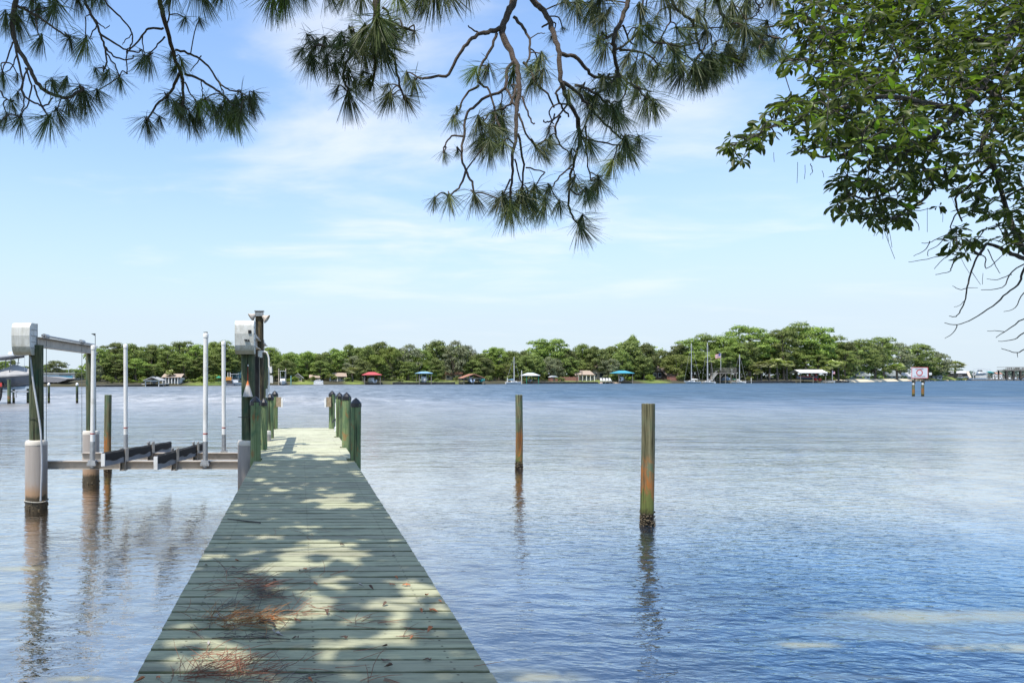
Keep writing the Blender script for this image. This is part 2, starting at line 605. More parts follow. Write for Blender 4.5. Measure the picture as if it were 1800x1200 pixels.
# ------------------------------------------------------------------ materials near
def wood_pile_mat(name, base, streak, orange=None, green=(0.09, 0.17, 0.08), otop=0.95, obot=0.42, blotch=0.0, lichen=True, sc=1.0):
    m, t = new_mat(name)
    pos = t.n('ShaderNodeNewGeometry').outputs['Position']
    z = t.n('ShaderNodeSeparateXYZ', i_0=pos).outputs[2]
    grain = t.noise(t.mapping(pos, (26 * sc, 26 * sc, 1.6)), 1.0, 5, 0.65, 0.6)
    fine = t.noise(t.mapping(pos, (90, 90, 6)), 1.0, 3, 0.6)
    soft = t.noise(t.mapping(pos, (5, 5, 2.6)), 1.0, 5, 0.62, 0.8)
    c = t.mix(t.mrange(grain, 0.34, 0.66, 0, 1), base, streak)
    c = t.mix(t.mrange(soft, 0.48, 0.66, 0, 0.85), c, green)
    if orange:
        zz = t.math('ADD', z, t.mrange(soft, 0.3, 0.7, -0.30, 0.30))
        up = t.mrange(zz, otop - 0.12, otop + 0.10, 1, 0, True)
        pat = t.mrange(t.noise(t.mapping(pos, (11, 11, 2.2), (7, 2, 1)), 1.0, 5, 0.7, 0.9), 0.34, 0.54, 0.35, 1.0)
        c = t.mix(t.math('MULTIPLY', t.math('MULTIPLY', up, pat), t.mrange(grain, 0.36, 0.60, 0.35, 1.0)), c, orange)
        low = t.mrange(zz, obot - 0.10, obot + 0.06, 1, 0, True)
        c = t.mix(low, c, (0.15, 0.17, 0.05))
        wet = t.mrange(t.math('ADD', z, t.mrange(soft, 0.3, 0.7, -0.07, 0.07)), 0.16, 0.30, 1, 0, True)
        c = t.mix(wet, c, (0.030, 0.022, 0.014))
    if blotch:
        c = t.mix(t.mrange(t.noise(t.mapping(pos, (9, 9, 4), (3, 1, 0)), 1.0, 4, 0.6, 0.5), 0.58, 0.66, 0, blotch), c, (0.33, 0.13, 0.045))
    crack = t.mrange(t.noise(t.mapping(pos, (34 * sc, 34 * sc, 0.55), (1, 5, 0)), 1.0, 3, 0.5, 0.5), 0.57, 0.66, 0, 0.9)
    c = t.mix(crack, c, (0.018, 0.016, 0.010))
    h = t.math('ADD', t.math('MULTIPLY', grain, 0.6), t.math('SUBTRACT', t.math('MULTIPLY', fine, 0.3), crack))
    finish(t, c, 0.85, bump=h, bstr=0.7, bdist=0.012, spec=0.25)
    return m


M_loose = wood_pile_mat('weathered_piling', (0.070, 0.066, 0.032), (0.25, 0.225, 0.13), (0.42, 0.15, 0.035), green=(0.10, 0.19, 0.11))
M_dockp = wood_pile_mat('green_treated_piling', (0.12, 0.175, 0.075), (0.27, 0.33, 0.165), None, (0.075, 0.15, 0.085), blotch=0.6)
M_liftp = wood_pile_mat('dark_treated_piling', (0.045, 0.062, 0.035), (0.16, 0.165, 0.095), None, (0.03, 0.08, 0.05), blotch=0.0)
M_under = wood_pile_mat('wet_support_piling', (0.10, 0.10, 0.06), (0.16, 0.15, 0.09), (0.28, 0.13, 0.05))
M_cap = simple('black_rubber_cap', (0.012, 0.012, 0.014), 0.32, var=0.4, scale=8, bump=0.1)
M_white = simple('white_plastic', (0.84, 0.82, 0.79), 0.35, var=0.05, scale=4, bump=0.05, dirt=(0.55, 0.52, 0.46))
M_galv = simple('galvanised_steel', (0.38, 0.39, 0.40), 0.42, metal=0.6, var=0.2, scale=14, bump=0.15)
M_alu = simple('weathered_aluminium', (0.47, 0.41, 0.345), 0.5, metal=0.1, var=0.14, scale=5, bump=0.15, dirt=(0.24, 0.21, 0.18))  # beige cast of reflected light put into the base colour
M_cable = simple('steel_cable', (0.16, 0.16, 0.16), 0.5, metal=0.6)
M_blackcarpet = simple('black_bunk_carpet', (0.016, 0.016, 0.017), 0.95, var=0.5, scale=30, bump=0.9)
M_greycarpet = simple('grey_bunk_board', (0.33, 0.33, 0.34), 0.8, var=0.15, scale=8, bump=0.3)
M_red = simple('red_tape', (0.35, 0.05, 0.03), 0.6)
M_grey = simple('grey_plastic', (0.36, 0.37, 0.38), 0.5, var=0.1)
M_tanboard = simple('tan_board', (0.34, 0.26, 0.17), 0.8, var=0.25, scale=20, bump=0.4)
M_rope = simple('pale_rope', (0.55, 0.52, 0.45), 0.9, var=0.25, scale=60, bump=0.8)


def sleeve_mat():
    m, t = new_mat('beige_vinyl_sleeve')
    pos = t.n('ShaderNodeNewGeometry').outputs['Position']
    z = t.n('ShaderNodeSeparateXYZ', i_0=pos).outputs[2]
    s = t.noise(t.mapping(pos, (14, 14, 1.0)), 1.0, 4, 0.6)
    s2 = t.noise(t.mapping(pos, (5, 5, 3.0)), 1.0, 5, 0.65, 0.7)
    c = t.mix(t.mrange(s, 0.3, 0.7, 0, 1), (0.31, 0.27, 0.24), (0.38, 0.335, 0.30))
    zz = t.math('ADD', z, t.mrange(s2, 0.3, 0.7, -0.06, 0.06))
    c = t.mix(t.mrange(zz, 0.28, 0.58, 0.85, 0, True), c, (0.34, 0.20, 0.10))
    c = t.mix(t.mrange(zz, 0.20, 0.30, 1, 0, True), c, (0.045, 0.032, 0.014))
    finish(t, c, 0.5, bump=s2, bstr=0.1)
    return m


M_sleeve = sleeve_mat()


def gear_mat():
    m, t = new_mat('stained_white_fibreglass')
    pos = t.n('ShaderNodeNewGeometry').outputs['Position']
    nz = t.noise(t.mapping(pos, (9, 9, 2.2)), 1.0, 6, 0.7, 0.5)
    sp = t.noise(pos, 11.0, 5, 0.75, 0.8)
    c = t.mix(t.mrange(nz, 0.40, 0.68, 0, 0.8), (0.74, 0.735, 0.70), (0.42, 0.40, 0.34))
    c = t.mix(t.mrange(sp, 0.62, 0.70, 0, 0.8), c, (0.20, 0.16, 0.10))
    z = t.n('ShaderNodeSeparateXYZ', i_0=pos).outputs[2]
    c = t.mix(t.mrange(t.math('ADD', z, t.mrange(sp, 0.3, 0.7, -0.08, 0.08)), 2.98, 3.10, 0.55, 0, True), c, (0.25, 0.24, 0.14))
    finish(t, c, 0.45, bump=sp, bstr=0.08)
    return m


M_gear = gear_mat()


def deck_mat(name, lit, low):
    m, t = new_mat(name)
    oc = t.n('ShaderNodeTexCoord').outputs['Object']
    rnd = t.n('ShaderNodeObjectInfo').outputs['Random']
    offs = t.n('ShaderNodeCombineXYZ', i_0=t.math('MULTIPLY', rnd, 37.0), i_1=t.math('MULTIPLY', rnd, 91.0), i_2=0.0).outputs[0]
    v = t.n('ShaderNodeVectorMath', i_0=oc, i_1=offs)
    v.operation = 'ADD'
    v = v.outputs[0]
    grain = t.noise(t.mapping(v, (2.2, 60, 10)), 1.0, 5, 0.65, 0.5)
    wear = t.noise(t.mapping(v, (1.7, 7, 2)), 1.0, 6, 0.68, 0.7)
    spots = t.noise(t.mapping(v, (13, 22, 8)), 1.0, 3, 0.5, 0.3)
    c = t.mix(t.mrange(rnd, 0, 1, 0, 1), lit, tuple(x * k_ for x, k_ in zip(lit, (0.76, 0.72, 0.80))))
    c = t.mix(t.mrange(grain, 0.40, 0.64, 0, 0.70), c, low)
    c = t.mix(t.mrange(wear, 0.48, 0.70, 0, 0.75), c, tuple(x * k_ for x, k_ in zip(low, (0.62, 0.55, 0.55))))
    c = t.mix(t.mrange(spots, 0.69, 0.73, 0, 0.85), c, (0.06, 0.055, 0.035))
    # worn, mossy board edges
    y = t.n('ShaderNodeSeparateXYZ', i_0=oc).outputs[1]
    edge = t.mrange(t.math('ADD', t.math('ABSOLUTE', y), t.mrange(wear, 0.3, 0.7, -0.012, 0.012)), 0.056, 0.070, 0, 0.85)
    c = t.mix(edge, c, (0.062, 0.072, 0.028))
    # nails, two to a joist
    x = t.n('ShaderNodeSeparateXYZ', i_0=oc).outputs[0]
    nx = t.math('ABSOLUTE', t.math('SUBTRACT', t.math('ABSOLUTE', x), 0.72))
    nx0 = t.math('MINIMUM', nx, t.math('ABSOLUTE', x))
    ny = t.math('ABSOLUTE', t.math('SUBTRACT', t.math('ABSOLUTE', y), 0.042))
    dd = t.math('SQRT', t.math('ADD', t.math('POWER', nx0, 2.0), t.math('POWER', ny, 2.0)))
    c = t.mix(t.mrange(dd, 0.004, 0.010, 0.85, 0), c, (0.05, 0.035, 0.02))
    finish(t, c, 0.72, bump=t.math('ADD', grain, t.math('MULTIPLY', spots, 0.5)), bstr=0.45, bdist=0.006, spec=0.3)
    return m


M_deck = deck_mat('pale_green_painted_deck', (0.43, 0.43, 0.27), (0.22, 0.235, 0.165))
M_deck2 = deck_mat('sunlit_deck', (0.52, 0.53, 0.37), (0.44, 0.455, 0.32))  # lit copy of the deck paint: sunlight put into a paler colour

# ------------------------------------------------------------------ dock
TILT = 0.0235                  # the dock's drift to the left per metre ahead
DECK = 1.0
DEND = 20.05


def dock_x(Y):
    return -0.006 - (Y - 3.35) * TILT


PILES = [  # x px, Y, top px  (left row then right row)
    ('l', 449.0, 12.38, 697), ('l', 463.5, 14.15, 700), ('l', 474.5, 16.75, 692), ('l', 483.0, 19.7, 687),
    ('r', 625.7, 12.38, 700), ('r', 609.3, 14.55, 690), ('r', 596.8, 17.05, 690), ('r', 583.7, 19.75, 687)]


def build_dock():
    ang = math.atan(TILT)
    root = thing('dock', 'long pale green plank dock leading straight out over the water', 'dock', (dock_x(-1), -1, DECK))
    O = ORG[root.name]
    variants = []
    for k in range(5):
        mb = MB()
        hw, hl = 0.895, 0.0703
        top = 0.0
        n = 6
        vs, fs = [], []
        # a board with slightly wavy, chamfered long edges
        for i in range(n + 1):
            x = -hw + 2 * hw * i / n
            e0 = hl + random.uniform(-0.0015, 0.0010)
            e1 = hl + random.uniform(-0.0015, 0.0010)
            zt = top + random.uniform(-0.0010, 0.0010)
            vs += [(x, -e0, zt - 0.005), (x, -e0 + 0.006, zt), (x, e1 - 0.006, zt), (x, e1, zt - 0.005), (x, e1, -0.038), (x, -e0, -0.038)]
        for i in range(n):
            for j in range(6):
                a = i * 6 + j
                b = i * 6 + (j + 1) % 6
                fs.append((a, b, b + 6, a + 6))
        fs += [(5, 4, 3, 2, 1, 0), tuple(n * 6 + j for j in range(6))]
        mb.add(vs, fs)
        variants.append(mb)
    meshes = {}
    for mt in (M_deck, M_deck2):
        for k, mb in enumerate(variants):
            meshes[(mt.name, k)] = make_mesh('board', mb, mt)
    y = -0.95
    pitch = 0.1497
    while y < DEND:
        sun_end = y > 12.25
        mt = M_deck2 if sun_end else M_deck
        cx = dock_x(y)
        loc = Vector((cx + random.uniform(-0.004, 0.004), y, DECK + random.uniform(-0.0025, 0.0025)))
        near = [p for p in PILES if abs(p[2] - y) < 0.17]
        sx, dx = 1.0, 0.0
        if near:
            # boards are cut short round the pilings
            l = -0.895 + (0.125 if any(p[0] == 'l' for p in near) else 0)
            r = 0.895 - (0.125 if any(p[0] == 'r' for p in near) else 0)
            sx, dx = (r - l) / 1.79, (r + l) / 2
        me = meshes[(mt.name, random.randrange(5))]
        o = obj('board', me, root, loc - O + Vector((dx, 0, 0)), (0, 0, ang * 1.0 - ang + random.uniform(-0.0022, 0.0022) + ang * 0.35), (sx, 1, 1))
        y += pitch + random.uniform(-0.0006, 0.0006)
    for dx in (-0.74, 0, 0.74):
        mb = MB()
        mb.bar((dock_x(-1) + dx, -1, DECK - 0.16), (dock_x(DEND) + dx, DEND - 0.03, DECK - 0.16), 0.045, 0.235)
        part('stringer', mb, M_tanboard, root)
    Y = 2.2
    while Y < 12:
        for s in (-1, 1):
            mb = MB()
            mb.tube([(dock_x(Y) + s * 0.62, Y, -1.6), (dock_x(Y) + s * 0.62, Y, DECK - 0.30)], 0.10, 12)
            part('support_pile', mb, M_under, root, True)
        mb = MB()
        mb.box(dock_x(Y) - 0.85, dock_x(Y) + 0.85, Y - 0.02, Y + 0.02, DECK - 0.47, DECK - 0.285)
        part('cross_beam', mb, M_tanboard, root)
        Y += 2.9
    return root


dock = build_dock()


def piling(px, Y, top, r, mat, label, cat='dock piling', group=None, cap=True, zb=-1.8, lean=0.0, ring=False):
    p = at(px, top, Y)
    X, zt = p.x, p.z
    root = thing('wooden_piling', label, cat, (X, Y, 0), group)
    mb = MB()
    ztop = zt - (0.10 if cap else 0)
    n = 16
    seg = 20
    vs, fs = [], []
    ph = random.uniform(0, 6)
    for i in range(n + 1):
        z = zb + (ztop - zb) * i / n
        rr = r * (1.06 - 0.06 * i / n)
        cx = X + lean * (z - 0) + 0.006 * math.sin(z * 1.7 + ph)
        cy = Y + 0.006 * math.cos(z * 2.1 + ph)
        for k in range(seg):
            a = 2 * PI * k / seg
            q = rr * (1 + 0.035 * math.sin(3 * a + ph + z * 0.5) + random.uniform(-0.012, 0.012))
            vs.append((cx + q * math.cos(a), cy + q * math.sin(a), z + (random.uniform(-0.008, 0.008) if (i == n and not cap) else 0)))
    for i in range(n):
        for k in range(seg):
            fs.append((i * seg + k, i * seg + (k + 1) % seg, (i + 1) * seg + (k + 1) % seg, (i + 1) * seg + k))
    fs.append(tuple(n * seg + k for k in range(seg)))
    mb.add(vs, fs)
    part('post', mb, mat, root, True)
    if cap:
        mb = MB()
        R = r * 1.06
        mb.lathe([(R * 1.0, ztop - 0.055), (R * 1.04, ztop - 0.05), (R * 1.02, ztop + 0.012), (R * 0.97, ztop + 0.022),
                  (R * 0.52, ztop + 0.075), (R * 0.10, ztop + 0.108), (0.002, ztop + 0.112)], (X + lean * ztop, Y, 0), 10)
        part('cap', mb, M_cap, root)
    if ring:
        barnacles(root, X, Y, r * 1.05)
    return root


M_barn = simple('barnacles', (0.13, 0.10, 0.06), 0.9, var=0.6, scale=25, bump=0.8, dirt=(0.03, 0.025, 0.02))


def barnacles(root, X, Y, r, ztop=0.24):
    mb = MB()
    for i in range(150):
        a = random.uniform(0, 2 * PI)
        z = random.triangular(-0.12, ztop, 0.05)
        s = random.uniform(0.008, 0.022)
        c = Vector((X + math.cos(a) * r, Y + math.sin(a) * r, z))
        n = Vector((math.cos(a), math.sin(a), random.uniform(-0.3, 0.3))).normalized()
        u = n.orthogonal().normalized()
        v = n.cross(u)
        vs = [c + (u * math.cos(t) + v * math.sin(t)) * s for t in (0, 1.26, 2.51, 3.77, 5.03)] + [c + n * s * 1.1]
        mb.add(vs, [(k, (k + 1) % 5, 5) for k in range(5)])
    part('barnacle_crust', mb, M_barn, root, kind='stuff')


piling(1138, 11.54, 709.5, 0.104, M_loose, 'thick weathered piling with a bare top, standing alone in open water, the larger of two', 'piling', None, False, -2.4, 0.006, True)
piling(912.3, 18.5, 694, 0.093, M_loose, 'slender square-cut bare piling with an orange rust band, alone in mid water', 'piling', None, False, -3.0, 0, True)
piling(189.5, 18.0, 694, 0.092, M_loose, 'bare rust-stained piling behind the empty boat lift cradle', 'piling', None, False, -3.0, 0.003, True)
ls = ['front black-capped piling left of the deck, overlapping the lift sleeve',
      'thin black-capped piling half hidden behind the front left dock piling',
      'black-capped green piling second from the end of the left dock row',
      'farthest black-capped piling on the left corner of the dock end, with a tan box',
      'front thick green piling with black cone cap on the right dock edge',
      'second black-capped piling on the right dock edge with a rusty foot',
      'third black-capped piling along the right dock edge, next to the end one',
      'farthest black-capped piling on the right dock corner, carrying a tan box']
for (s, px, Y, top), l in zip(PILES, ls):
    piling(px, Y, top, 0.094 if px != 463.5 else 0.075, M_dockp, l, 'dock piling', 'black-capped dock pilings')


def end_box(px, py, Y, side, label):
    p = at(px, py, Y)
    root = thing('reflector_box', label, 'box', p, 'boxes on the end pilings')
    mb = MB()
    mb.box(p.x - 0.07, p.x + 0.07, p.y - 0.17, p.y - 0.10, p.z - 0.14, p.z + 0.14)
    part('board', mb, M_tanboard, root)
    mb = MB()
    x0 = p.x + side * 0.070
    mb.box(min(x0, x0 + side * 0.05), max(x0, x0 + side * 0.05), p.y - 0.19, p.y - 0.06, p.z - 0.15, p.z + 0.10)
    part('plate', mb, M_white, root)
    return root


end_box(490.5, 706, 19.7, 1, 'small tan box with white side plate on the left end piling')
end_box(577.5, 706, 19.75, -1, 'small tan box with white side plate on the right end piling')
# water pipe and hose bib on the right side near the end
p0 = at(590.5, 766, 18.9)
pr = thing('standpipe', 'white water standpipe with dark tap rising at the right dock end', 'pipe', (p0.x, 18.9, DECK))
mb = MB()
mb.tube([(p0.x, 18.9, DECK + 0.0), (p0.x, 18.9, DECK + 0.78)], 0.026, 10)
mb.lathe([(0.05, 0), (0.05, 0.10), (0.03, 0.12)], (p0.x, 18.9, DECK), 12)
part('pipe', mb, M_white, pr, True)
mb = MB()
mb.tube([(p0.x, 18.9, DECK + 0.30), (p0.x - 0.07, 18.84, DECK + 0.30), (p0.x - 0.10, 18.8, DECK + 0.24)], 0.016, 8)
mb.lathe([(0.035, 0.33), (0.035, 0.345)], (p0.x, 18.9, DECK), 8)
part('tap', mb, M_cap, pr)


# ------------------------------------------------------------------ boat lift
def gear_box(root, X0, X1, Y0, Y1, z0, z1):
    """motor cover: rounded top front, chamfered lower front"""
    h = z1 - z0
    prof = []
    R = 0.12
    for k in range(7):
        a = PI / 2 * k / 6
        prof.append((Y0 + R - R * math.sin(a), z1 - R + R * math.cos(a)))
    prof += [(Y0 - 0.012, z0 + h * 0.60), (Y0 + 0.005, z0 + h * 0.26), (Y0 + 0.04, z0 + h * 0.10), (Y0 + 0.10, z0),
             (Y1, z0 + 0.01), (Y1, z1)]
    mb = MB()
    mb.extrude(prof, X0, X1, 'x')
    bx = part('motor_box', mb, M_gear, root)
    mb = MB()
    for k in range(4):
        zz = z0 + h * (0.22 + 0.19 * k)
        mb.box(X1 + 0.0015, X1 + 0.010, Y0 + 0.06, Y1 - 0.02, zz, zz + 0.012)
    part('rib', mb, M_grey, bx)
    mb = MB()
    mb.box(X0 - 0.006, X1 + 0.006, Y1 + 0.002, Y1 + 0.02, z0 + 0.02, z1 + 0.006)
    part('back_plate', mb, M_grey, bx)
    return bx


def lift_pile(root, X, Y, zt, sleeve_top, r=0.13, rs=0.20, box_top=True):
    mb = MB()
    n = 12
    pts = [(X + 0.004 * math.sin(i), Y + 0.004 * math.cos(i * 1.3), -2.4 + (zt + 2.4) * i / n) for i in range(n + 1)]
    mb.tube(pts, r, 20, jit=0.012)
    pl = part('piling', mb, M_liftp, root, True)
    mb = MB()
    mb.lathe([(rs, -2.2), (rs, sleeve_top - 0.03), (rs * 0.985, sleeve_top - 0.02)], (X, Y, 0), 28)
    sl = part('sleeve', mb, M_sleeve, pl, True)
    mb = MB()
    mb.lathe([(rs * 1.012, sleeve_top - 0.05), (rs * 1.02, sleeve_top - 0.01), (rs * 0.93, sleeve_top + 0.035), (r * 0.99, sleeve_top + 0.045)], (X, Y, 0), 28)
    part('collar', mb, simple('sunlit_vinyl_collar', (0.66, 0.60, 0.52), 0.5, var=0.1), pl, True)  # lighter than the sleeve: sunlight on the rim put into its colour
    mb2 = MB()
    barn = thing
    for i in range(80):
        a = random.uniform(0, 2 * PI)
        z = random.triangular(-0.10, 0.17, 0.04)
        s = random.uniform(0.008, 0.022)
        c = Vector((X + math.cos(a) * rs, Y + math.sin(a) * rs, z))
        nn = Vector((math.cos(a), math.sin(a), random.uniform(-0.3, 0.3))).normalized()
        u = nn.orthogonal().normalized()
        v = nn.cross(u)
        mb2.add([c + (u * math.cos(t) + v * math.sin(t)) * s for t in (0, 1.26, 2.51, 3.77, 5.03)] + [c + nn * s * 1.1],
                [(k, (k + 1) % 5, 5) for k in range(5)])
    part('barnacle_crust', mb2, M_barn, pl, kind='stuff')
    return pl


def ibeam(mb, a, b, w, h, t=0.012):
    a, b = Vector(a), Vector(b)
    up = Vector((0, 0, 1))
    mb.bar(a + up * (h / 2 - t / 2), b + up * (h / 2 - t / 2), w, t)
    mb.bar(a - up * (h / 2 - t / 2), b - up * (h / 2 - t / 2), w, t)
    mb.bar(a, b, t, h - 2 * t - 0.002)


def build_lift():
    root = thing('boat_lift', 'empty four-post boat lift with white guide poles left of the dock', 'boat lift', (-3.3, 14.2, 0))
    XL, XR = -5.31, -1.29
    YN, YF = 12.95, 16.0
    lift_pile(root, XL, YN, 3.10, 1.26)
    lift_pile(root, XL + 0.03, YF, 3.04, 1.20, 0.115, 0.19)
    lift_pile(root, XR, YN, 3.10, 1.26)
    lift_pile(root, XR + 0.04, YF, 3.04, 1.20, 0.115, 0.19)
    for X, zoff in ((XL + 0.04, 0), (XR + 0.05, 0.02)):
        mb = MB()
        ibeam(mb, (X, YN - 0.05, 3.155 + zoff), (X, YF + 0.25, 3.125 + zoff), 0.16, 0.19, 0.016)
        part('top_beam', mb, M_alu, root)
        mb = MB()
        mb.tube([(X + 0.03, YN + 0.1, 3.29 + zoff), (X + 0.03, YF + 0.1, 3.255 + zoff)], 0.022, 10)
        for yy in (YN + 0.28, YF - 0.72):
            mb.tube([(X + 0.03, yy - 0.10, 3.285 + zoff), (X + 0.03, yy + 0.10, 3.28 + zoff)], 0.045, 12)
        part('winder_shaft', mb, M_galv, root, True)
    gear_box(root, -5.625, -5.29, 12.60, 12.93, 2.90, 3.50)
    b2 = gear_box(root, -1.505, -1.155, 12.60, 12.93, 2.92, 3.545)
    mb = MB()
    mb.box(-1.325, -1.265, 12.575, 12.5905, 3.16, 3.19)
    mb.box(-1.255, -1.235, 12.575, 12.5905, 3.145, 3.19)
    mb.box(-1.255, -1.20, 12.575, 12.5905, 3.30, 3.36)
    part('label_plate', mb, M_cap, b2)
    YB = (13.2, 15.2)
    ZB = (0.80, 0.735)
    for X in (XL + 0.09, XR + 0.10):
        for y, z in zip(YB, ZB):
            mb = MB()
            mb.tube([(X, y, z + 0.05), (X, y, 3.24)], 0.006, 6)
            part('cable', mb, M_cable, root)
    for y, z in zip(YB, ZB):
        mb = MB()
        ibeam(mb, (XL + 0.10, y, z), (XR - 0.02, y, z), 0.13, 0.155, 0.014)
        part('cradle_beam', mb, M_alu, root)
    # bunks
    for (xa, ya, za), (xb, yb, zb), brk in (((-3.735, 11.95, 1.09), (-3.655, 17.1, 0.80), ((-3.715, 13.2), (-3.68, 15.2))),
                                          ((-2.745, 11.66, 1.07), (-2.68, 16.4, 0.85), ((-2.73, 13.2), (-2.68, 15.2)))):
        mb = MB()
        mb.bar((xa, ya, za - 0.045), (xb, yb, zb - 0.045), 0.062, 0.23)
        bk = part('bunk', mb, M_greycarpet, root)
        # carpet: draped over the board, its lower edge sagging between the staples
        n = 26
        vs, fs = [], []
        for i in range(n + 1):
            s = i / n
            c = Vector((xa + (xb - xa) * s, ya + 0.05 + (yb - ya - 0.1) * s, za + (zb - za) * s))
            sag = 0.05 + 0.035 * math.sin(s * 5 * PI) ** 2 + random.uniform(0, 0.008)
            tp = 0.078 + random.uniform(0, 0.010)
            vs += [c + Vector((-0.040, 0, -sag)), c + Vector((-0.042, 0, 0.055)), c + Vector((-0.02, 0, tp)),
                   c + Vector((0.02, 0, tp)), c + Vector((0.042, 0, 0.055)), c + Vector((0.040, 0, -sag))]
        for i in range(n):
            for j in range(5):
                a = i * 6 + j
                fs.append((a, a + 1, a + 7, a + 6))
        fs.append((5, 4, 3, 2, 1, 0))
        fs.append(tuple(n * 6 + j for j in range(6)))
        mb = MB()
        mb.add(vs, fs)
        part('carpet', mb, M_blackcarpet, bk, True)
        mb = MB()
        mb.box(xa - 0.033, xa + 0.033, ya - 0.006, ya - 0.001, za - 0.155, za + 0.066)
        part('end_plate', mb, M_white, bk)
        for (bx, by), z in zip(brk, ZB):
            mb = MB()
            mb.box(bx - 0.055, bx - 0.046, by - 0.12, by + 0.12, z - 0.10, z + 0.32)
            mb.box(bx + 0.046, bx + 0.055, by - 0.12, by + 0.12, z - 0.10, z + 0.32)
            mb.box(bx - 0.052, bx + 0.052, by - 0.10, by + 0.10, z - 0.098, z - 0.088)
            part('bracket', mb, M_alu, bk)
    # guide poles
    for x, y, zt, lean, tip in ((-4.295, 13.1, 3.08, 0.010, True), (-2.13, 13.1, 3.31, 0.004, True),
                               (-4.27, 15.3, 3.20, -0.002, False), (-2.07, 15.3, 3.27, -0.004, False)):
        zb = 0.80 if y < 14 else 0.75
        mb = MB()
        mb.tube([(x, y, zb + 0.10), (x + lean * 2.3, y, zt)], 0.046, 16)
        gp = part('guide_pole', mb, M_white, root, True)
        mb = MB()
        mb.tube([(x - 0.0003, y, zb - 0.04), (x, y, zb + 0.10), (x + lean * 0.4, y, zb + 0.46)], 0.0495, 14)
        part('steel_sleeve', mb, M_galv, gp, True)
        mb = MB()
        zz = zb + 0.60
        mb.tube([(x + lean * 0.5, y, zz), (x + lean * 0.5, y, zz + 0.022)], 0.0485, 14)
        part('red_band', mb, M_red, gp, True)
        mb = MB()
        mb.box(x - 0.085, x + 0.085, y - 0.085, y + 0.085, zb + 0.002, zb + 0.05)
        mb.box(x - 0.07, x + 0.07, y - 0.07, y + 0.07, zb + 0.05, zb + 0.10)
        part('clamp', mb, M_galv, gp)
        mb = MB()
        xt = x + lean * 2.3
        mb.lathe([(0.052, zt - 0.06), (0.054, zt), (0.045, zt + 0.02), (0.01, zt + 0.03)], (xt, y, 0), 14)
        part('cap', mb, M_white, gp, True)
        if tip:
            mb = MB()
            zt2 = zt + (0.25 if zt < 3.2 else 0.05)
            mb.tube([(xt + 0.03, y, zt), (xt + 0.03, y, zt2)], 0.006, 6)
            mb.add([(xt + 0.03, y - 0.01, zt2), (xt + 0.03, y + 0.01, zt2), (xt - 0.055, y, zt2 - 0.004), (xt + 0.03, y - 0.01, zt2 - 0.045), (xt + 0.03, y + 0.01, zt2 - 0.045)],
                   [(0, 1, 2), (3, 2, 4), (0, 2, 3), (1, 4, 2), (0, 3, 4, 1)])
            part('vane', mb, M_cap, gp)
    # power conduit down the near left pile, with the rope that ties it
    mb = MB()
    pts = [at(53, 626, 12.81), at(58, 668, 12.80), at(63, 700, 12.79), at(70, 745, 12.76), at(72.5, 774, 12.73), at(73.5, 820, 12.74), at(71.5, 880, 12.74)]
    mb.tube(smooth_path(pts, 3), 0.019, 8)
    part('conduit', mb, simple('grey_conduit', (0.50, 0.51, 0.53), 0.5), root, True)
    mb = MB()
    ring = [(XL + math.cos(a) * 0.212, YN + math.sin(a) * 0.212, 0.16 + 0.01 * math.sin(2 * a)) for a in np.linspace(0, 2 * PI, 25)]
    mb.tube(ring, 0.011, 6, cap=False)
    part('rope_ring', mb, M_rope, root, True)
    mb = MB()
    ring = [(XL + math.cos(a) * 0.14, YN + math.sin(a) * 0.14, 1.72) for a in np.linspace(0, 2 * PI, 21)]
    mb.tube(ring, 0.005, 5, cap=False)
    part('cable_tie', mb, M_cap, root)
    # dark bolt on the near right pile
    mb = MB()
    mb.tube([at(418, 733, 12.75), at(442, 733, 12.75)], 0.006, 6)
    part('rod', mb, M_cap, root)
    return root


build_lift()

# light pole and the electrical fittings by the dock
LX = at(456, 662, 14.4).x


def light_post():
    root = thing('light_post', 'dark wooden post with two grey dome lamps above the lift motor', 'light post', (LX, 14.4, 0))
    mb = MB()
    mb.tube([(LX, 14.4, -2), (LX, 14.4, 1), (LX, 14.4, 3.87)], [0.11, 0.10, 0.086], 16, jit=0.02)
    part('post', mb, wood_pile_mat('tarred_post', (0.022, 0.020, 0.018), (0.10, 0.085, 0.06), None, (0.17, 0.13, 0.07)), root, True)
    mb = MB()
    mb.box(LX - 0.085, LX + 0.085, 14.28, 14.312, 3.77, 3.85)
    mb.box(LX - 0.10, LX + 0.10, 14.30, 14.50, 3.872, 3.888)
    part('bracket', mb, M_galv, root)
    for s, dz in ((-1, 0.0), (1, -0.03)):
        d = Vector((s * 0.80, -0.15, -0.55)).normalized()
        c = Vector((LX + s * 0.075, 14.29, 3.80 + dz))
        u = d.orthogonal().normalized()
        v = d.cross(u)
        mb = MB()
        prof = [(0.022, 0.0), (0.038, 0.02), (0.050, 0.05), (0.082, 0.09), (0.102, 0.12), (0.096, 0.122), (0.070, 0.09), (0.035, 0.05), (0.004, 0.045)]
        vs = [c + d * z + (u * math.cos(a) + v * math.sin(a)) * r for r, z in prof for a in np.linspace(0, 2 * PI, 16, endpoint=False)]
        fs = [(i * 16 + k, i * 16 + (k + 1) % 16, (i + 1) * 16 + (k + 1) % 16, (i + 1) * 16 + k) for i in range(len(prof) - 1) for k in range(16)]
        mb.add(vs, fs)
        sh = part('lamp_shade', mb, M_alu, root, True)
        mb = MB()
        e = c + d * 0.06
        mb.tube([e, e + d * 0.05], 0.028, 10)
        part('bulb', mb, M_white, sh, True)


light_post()


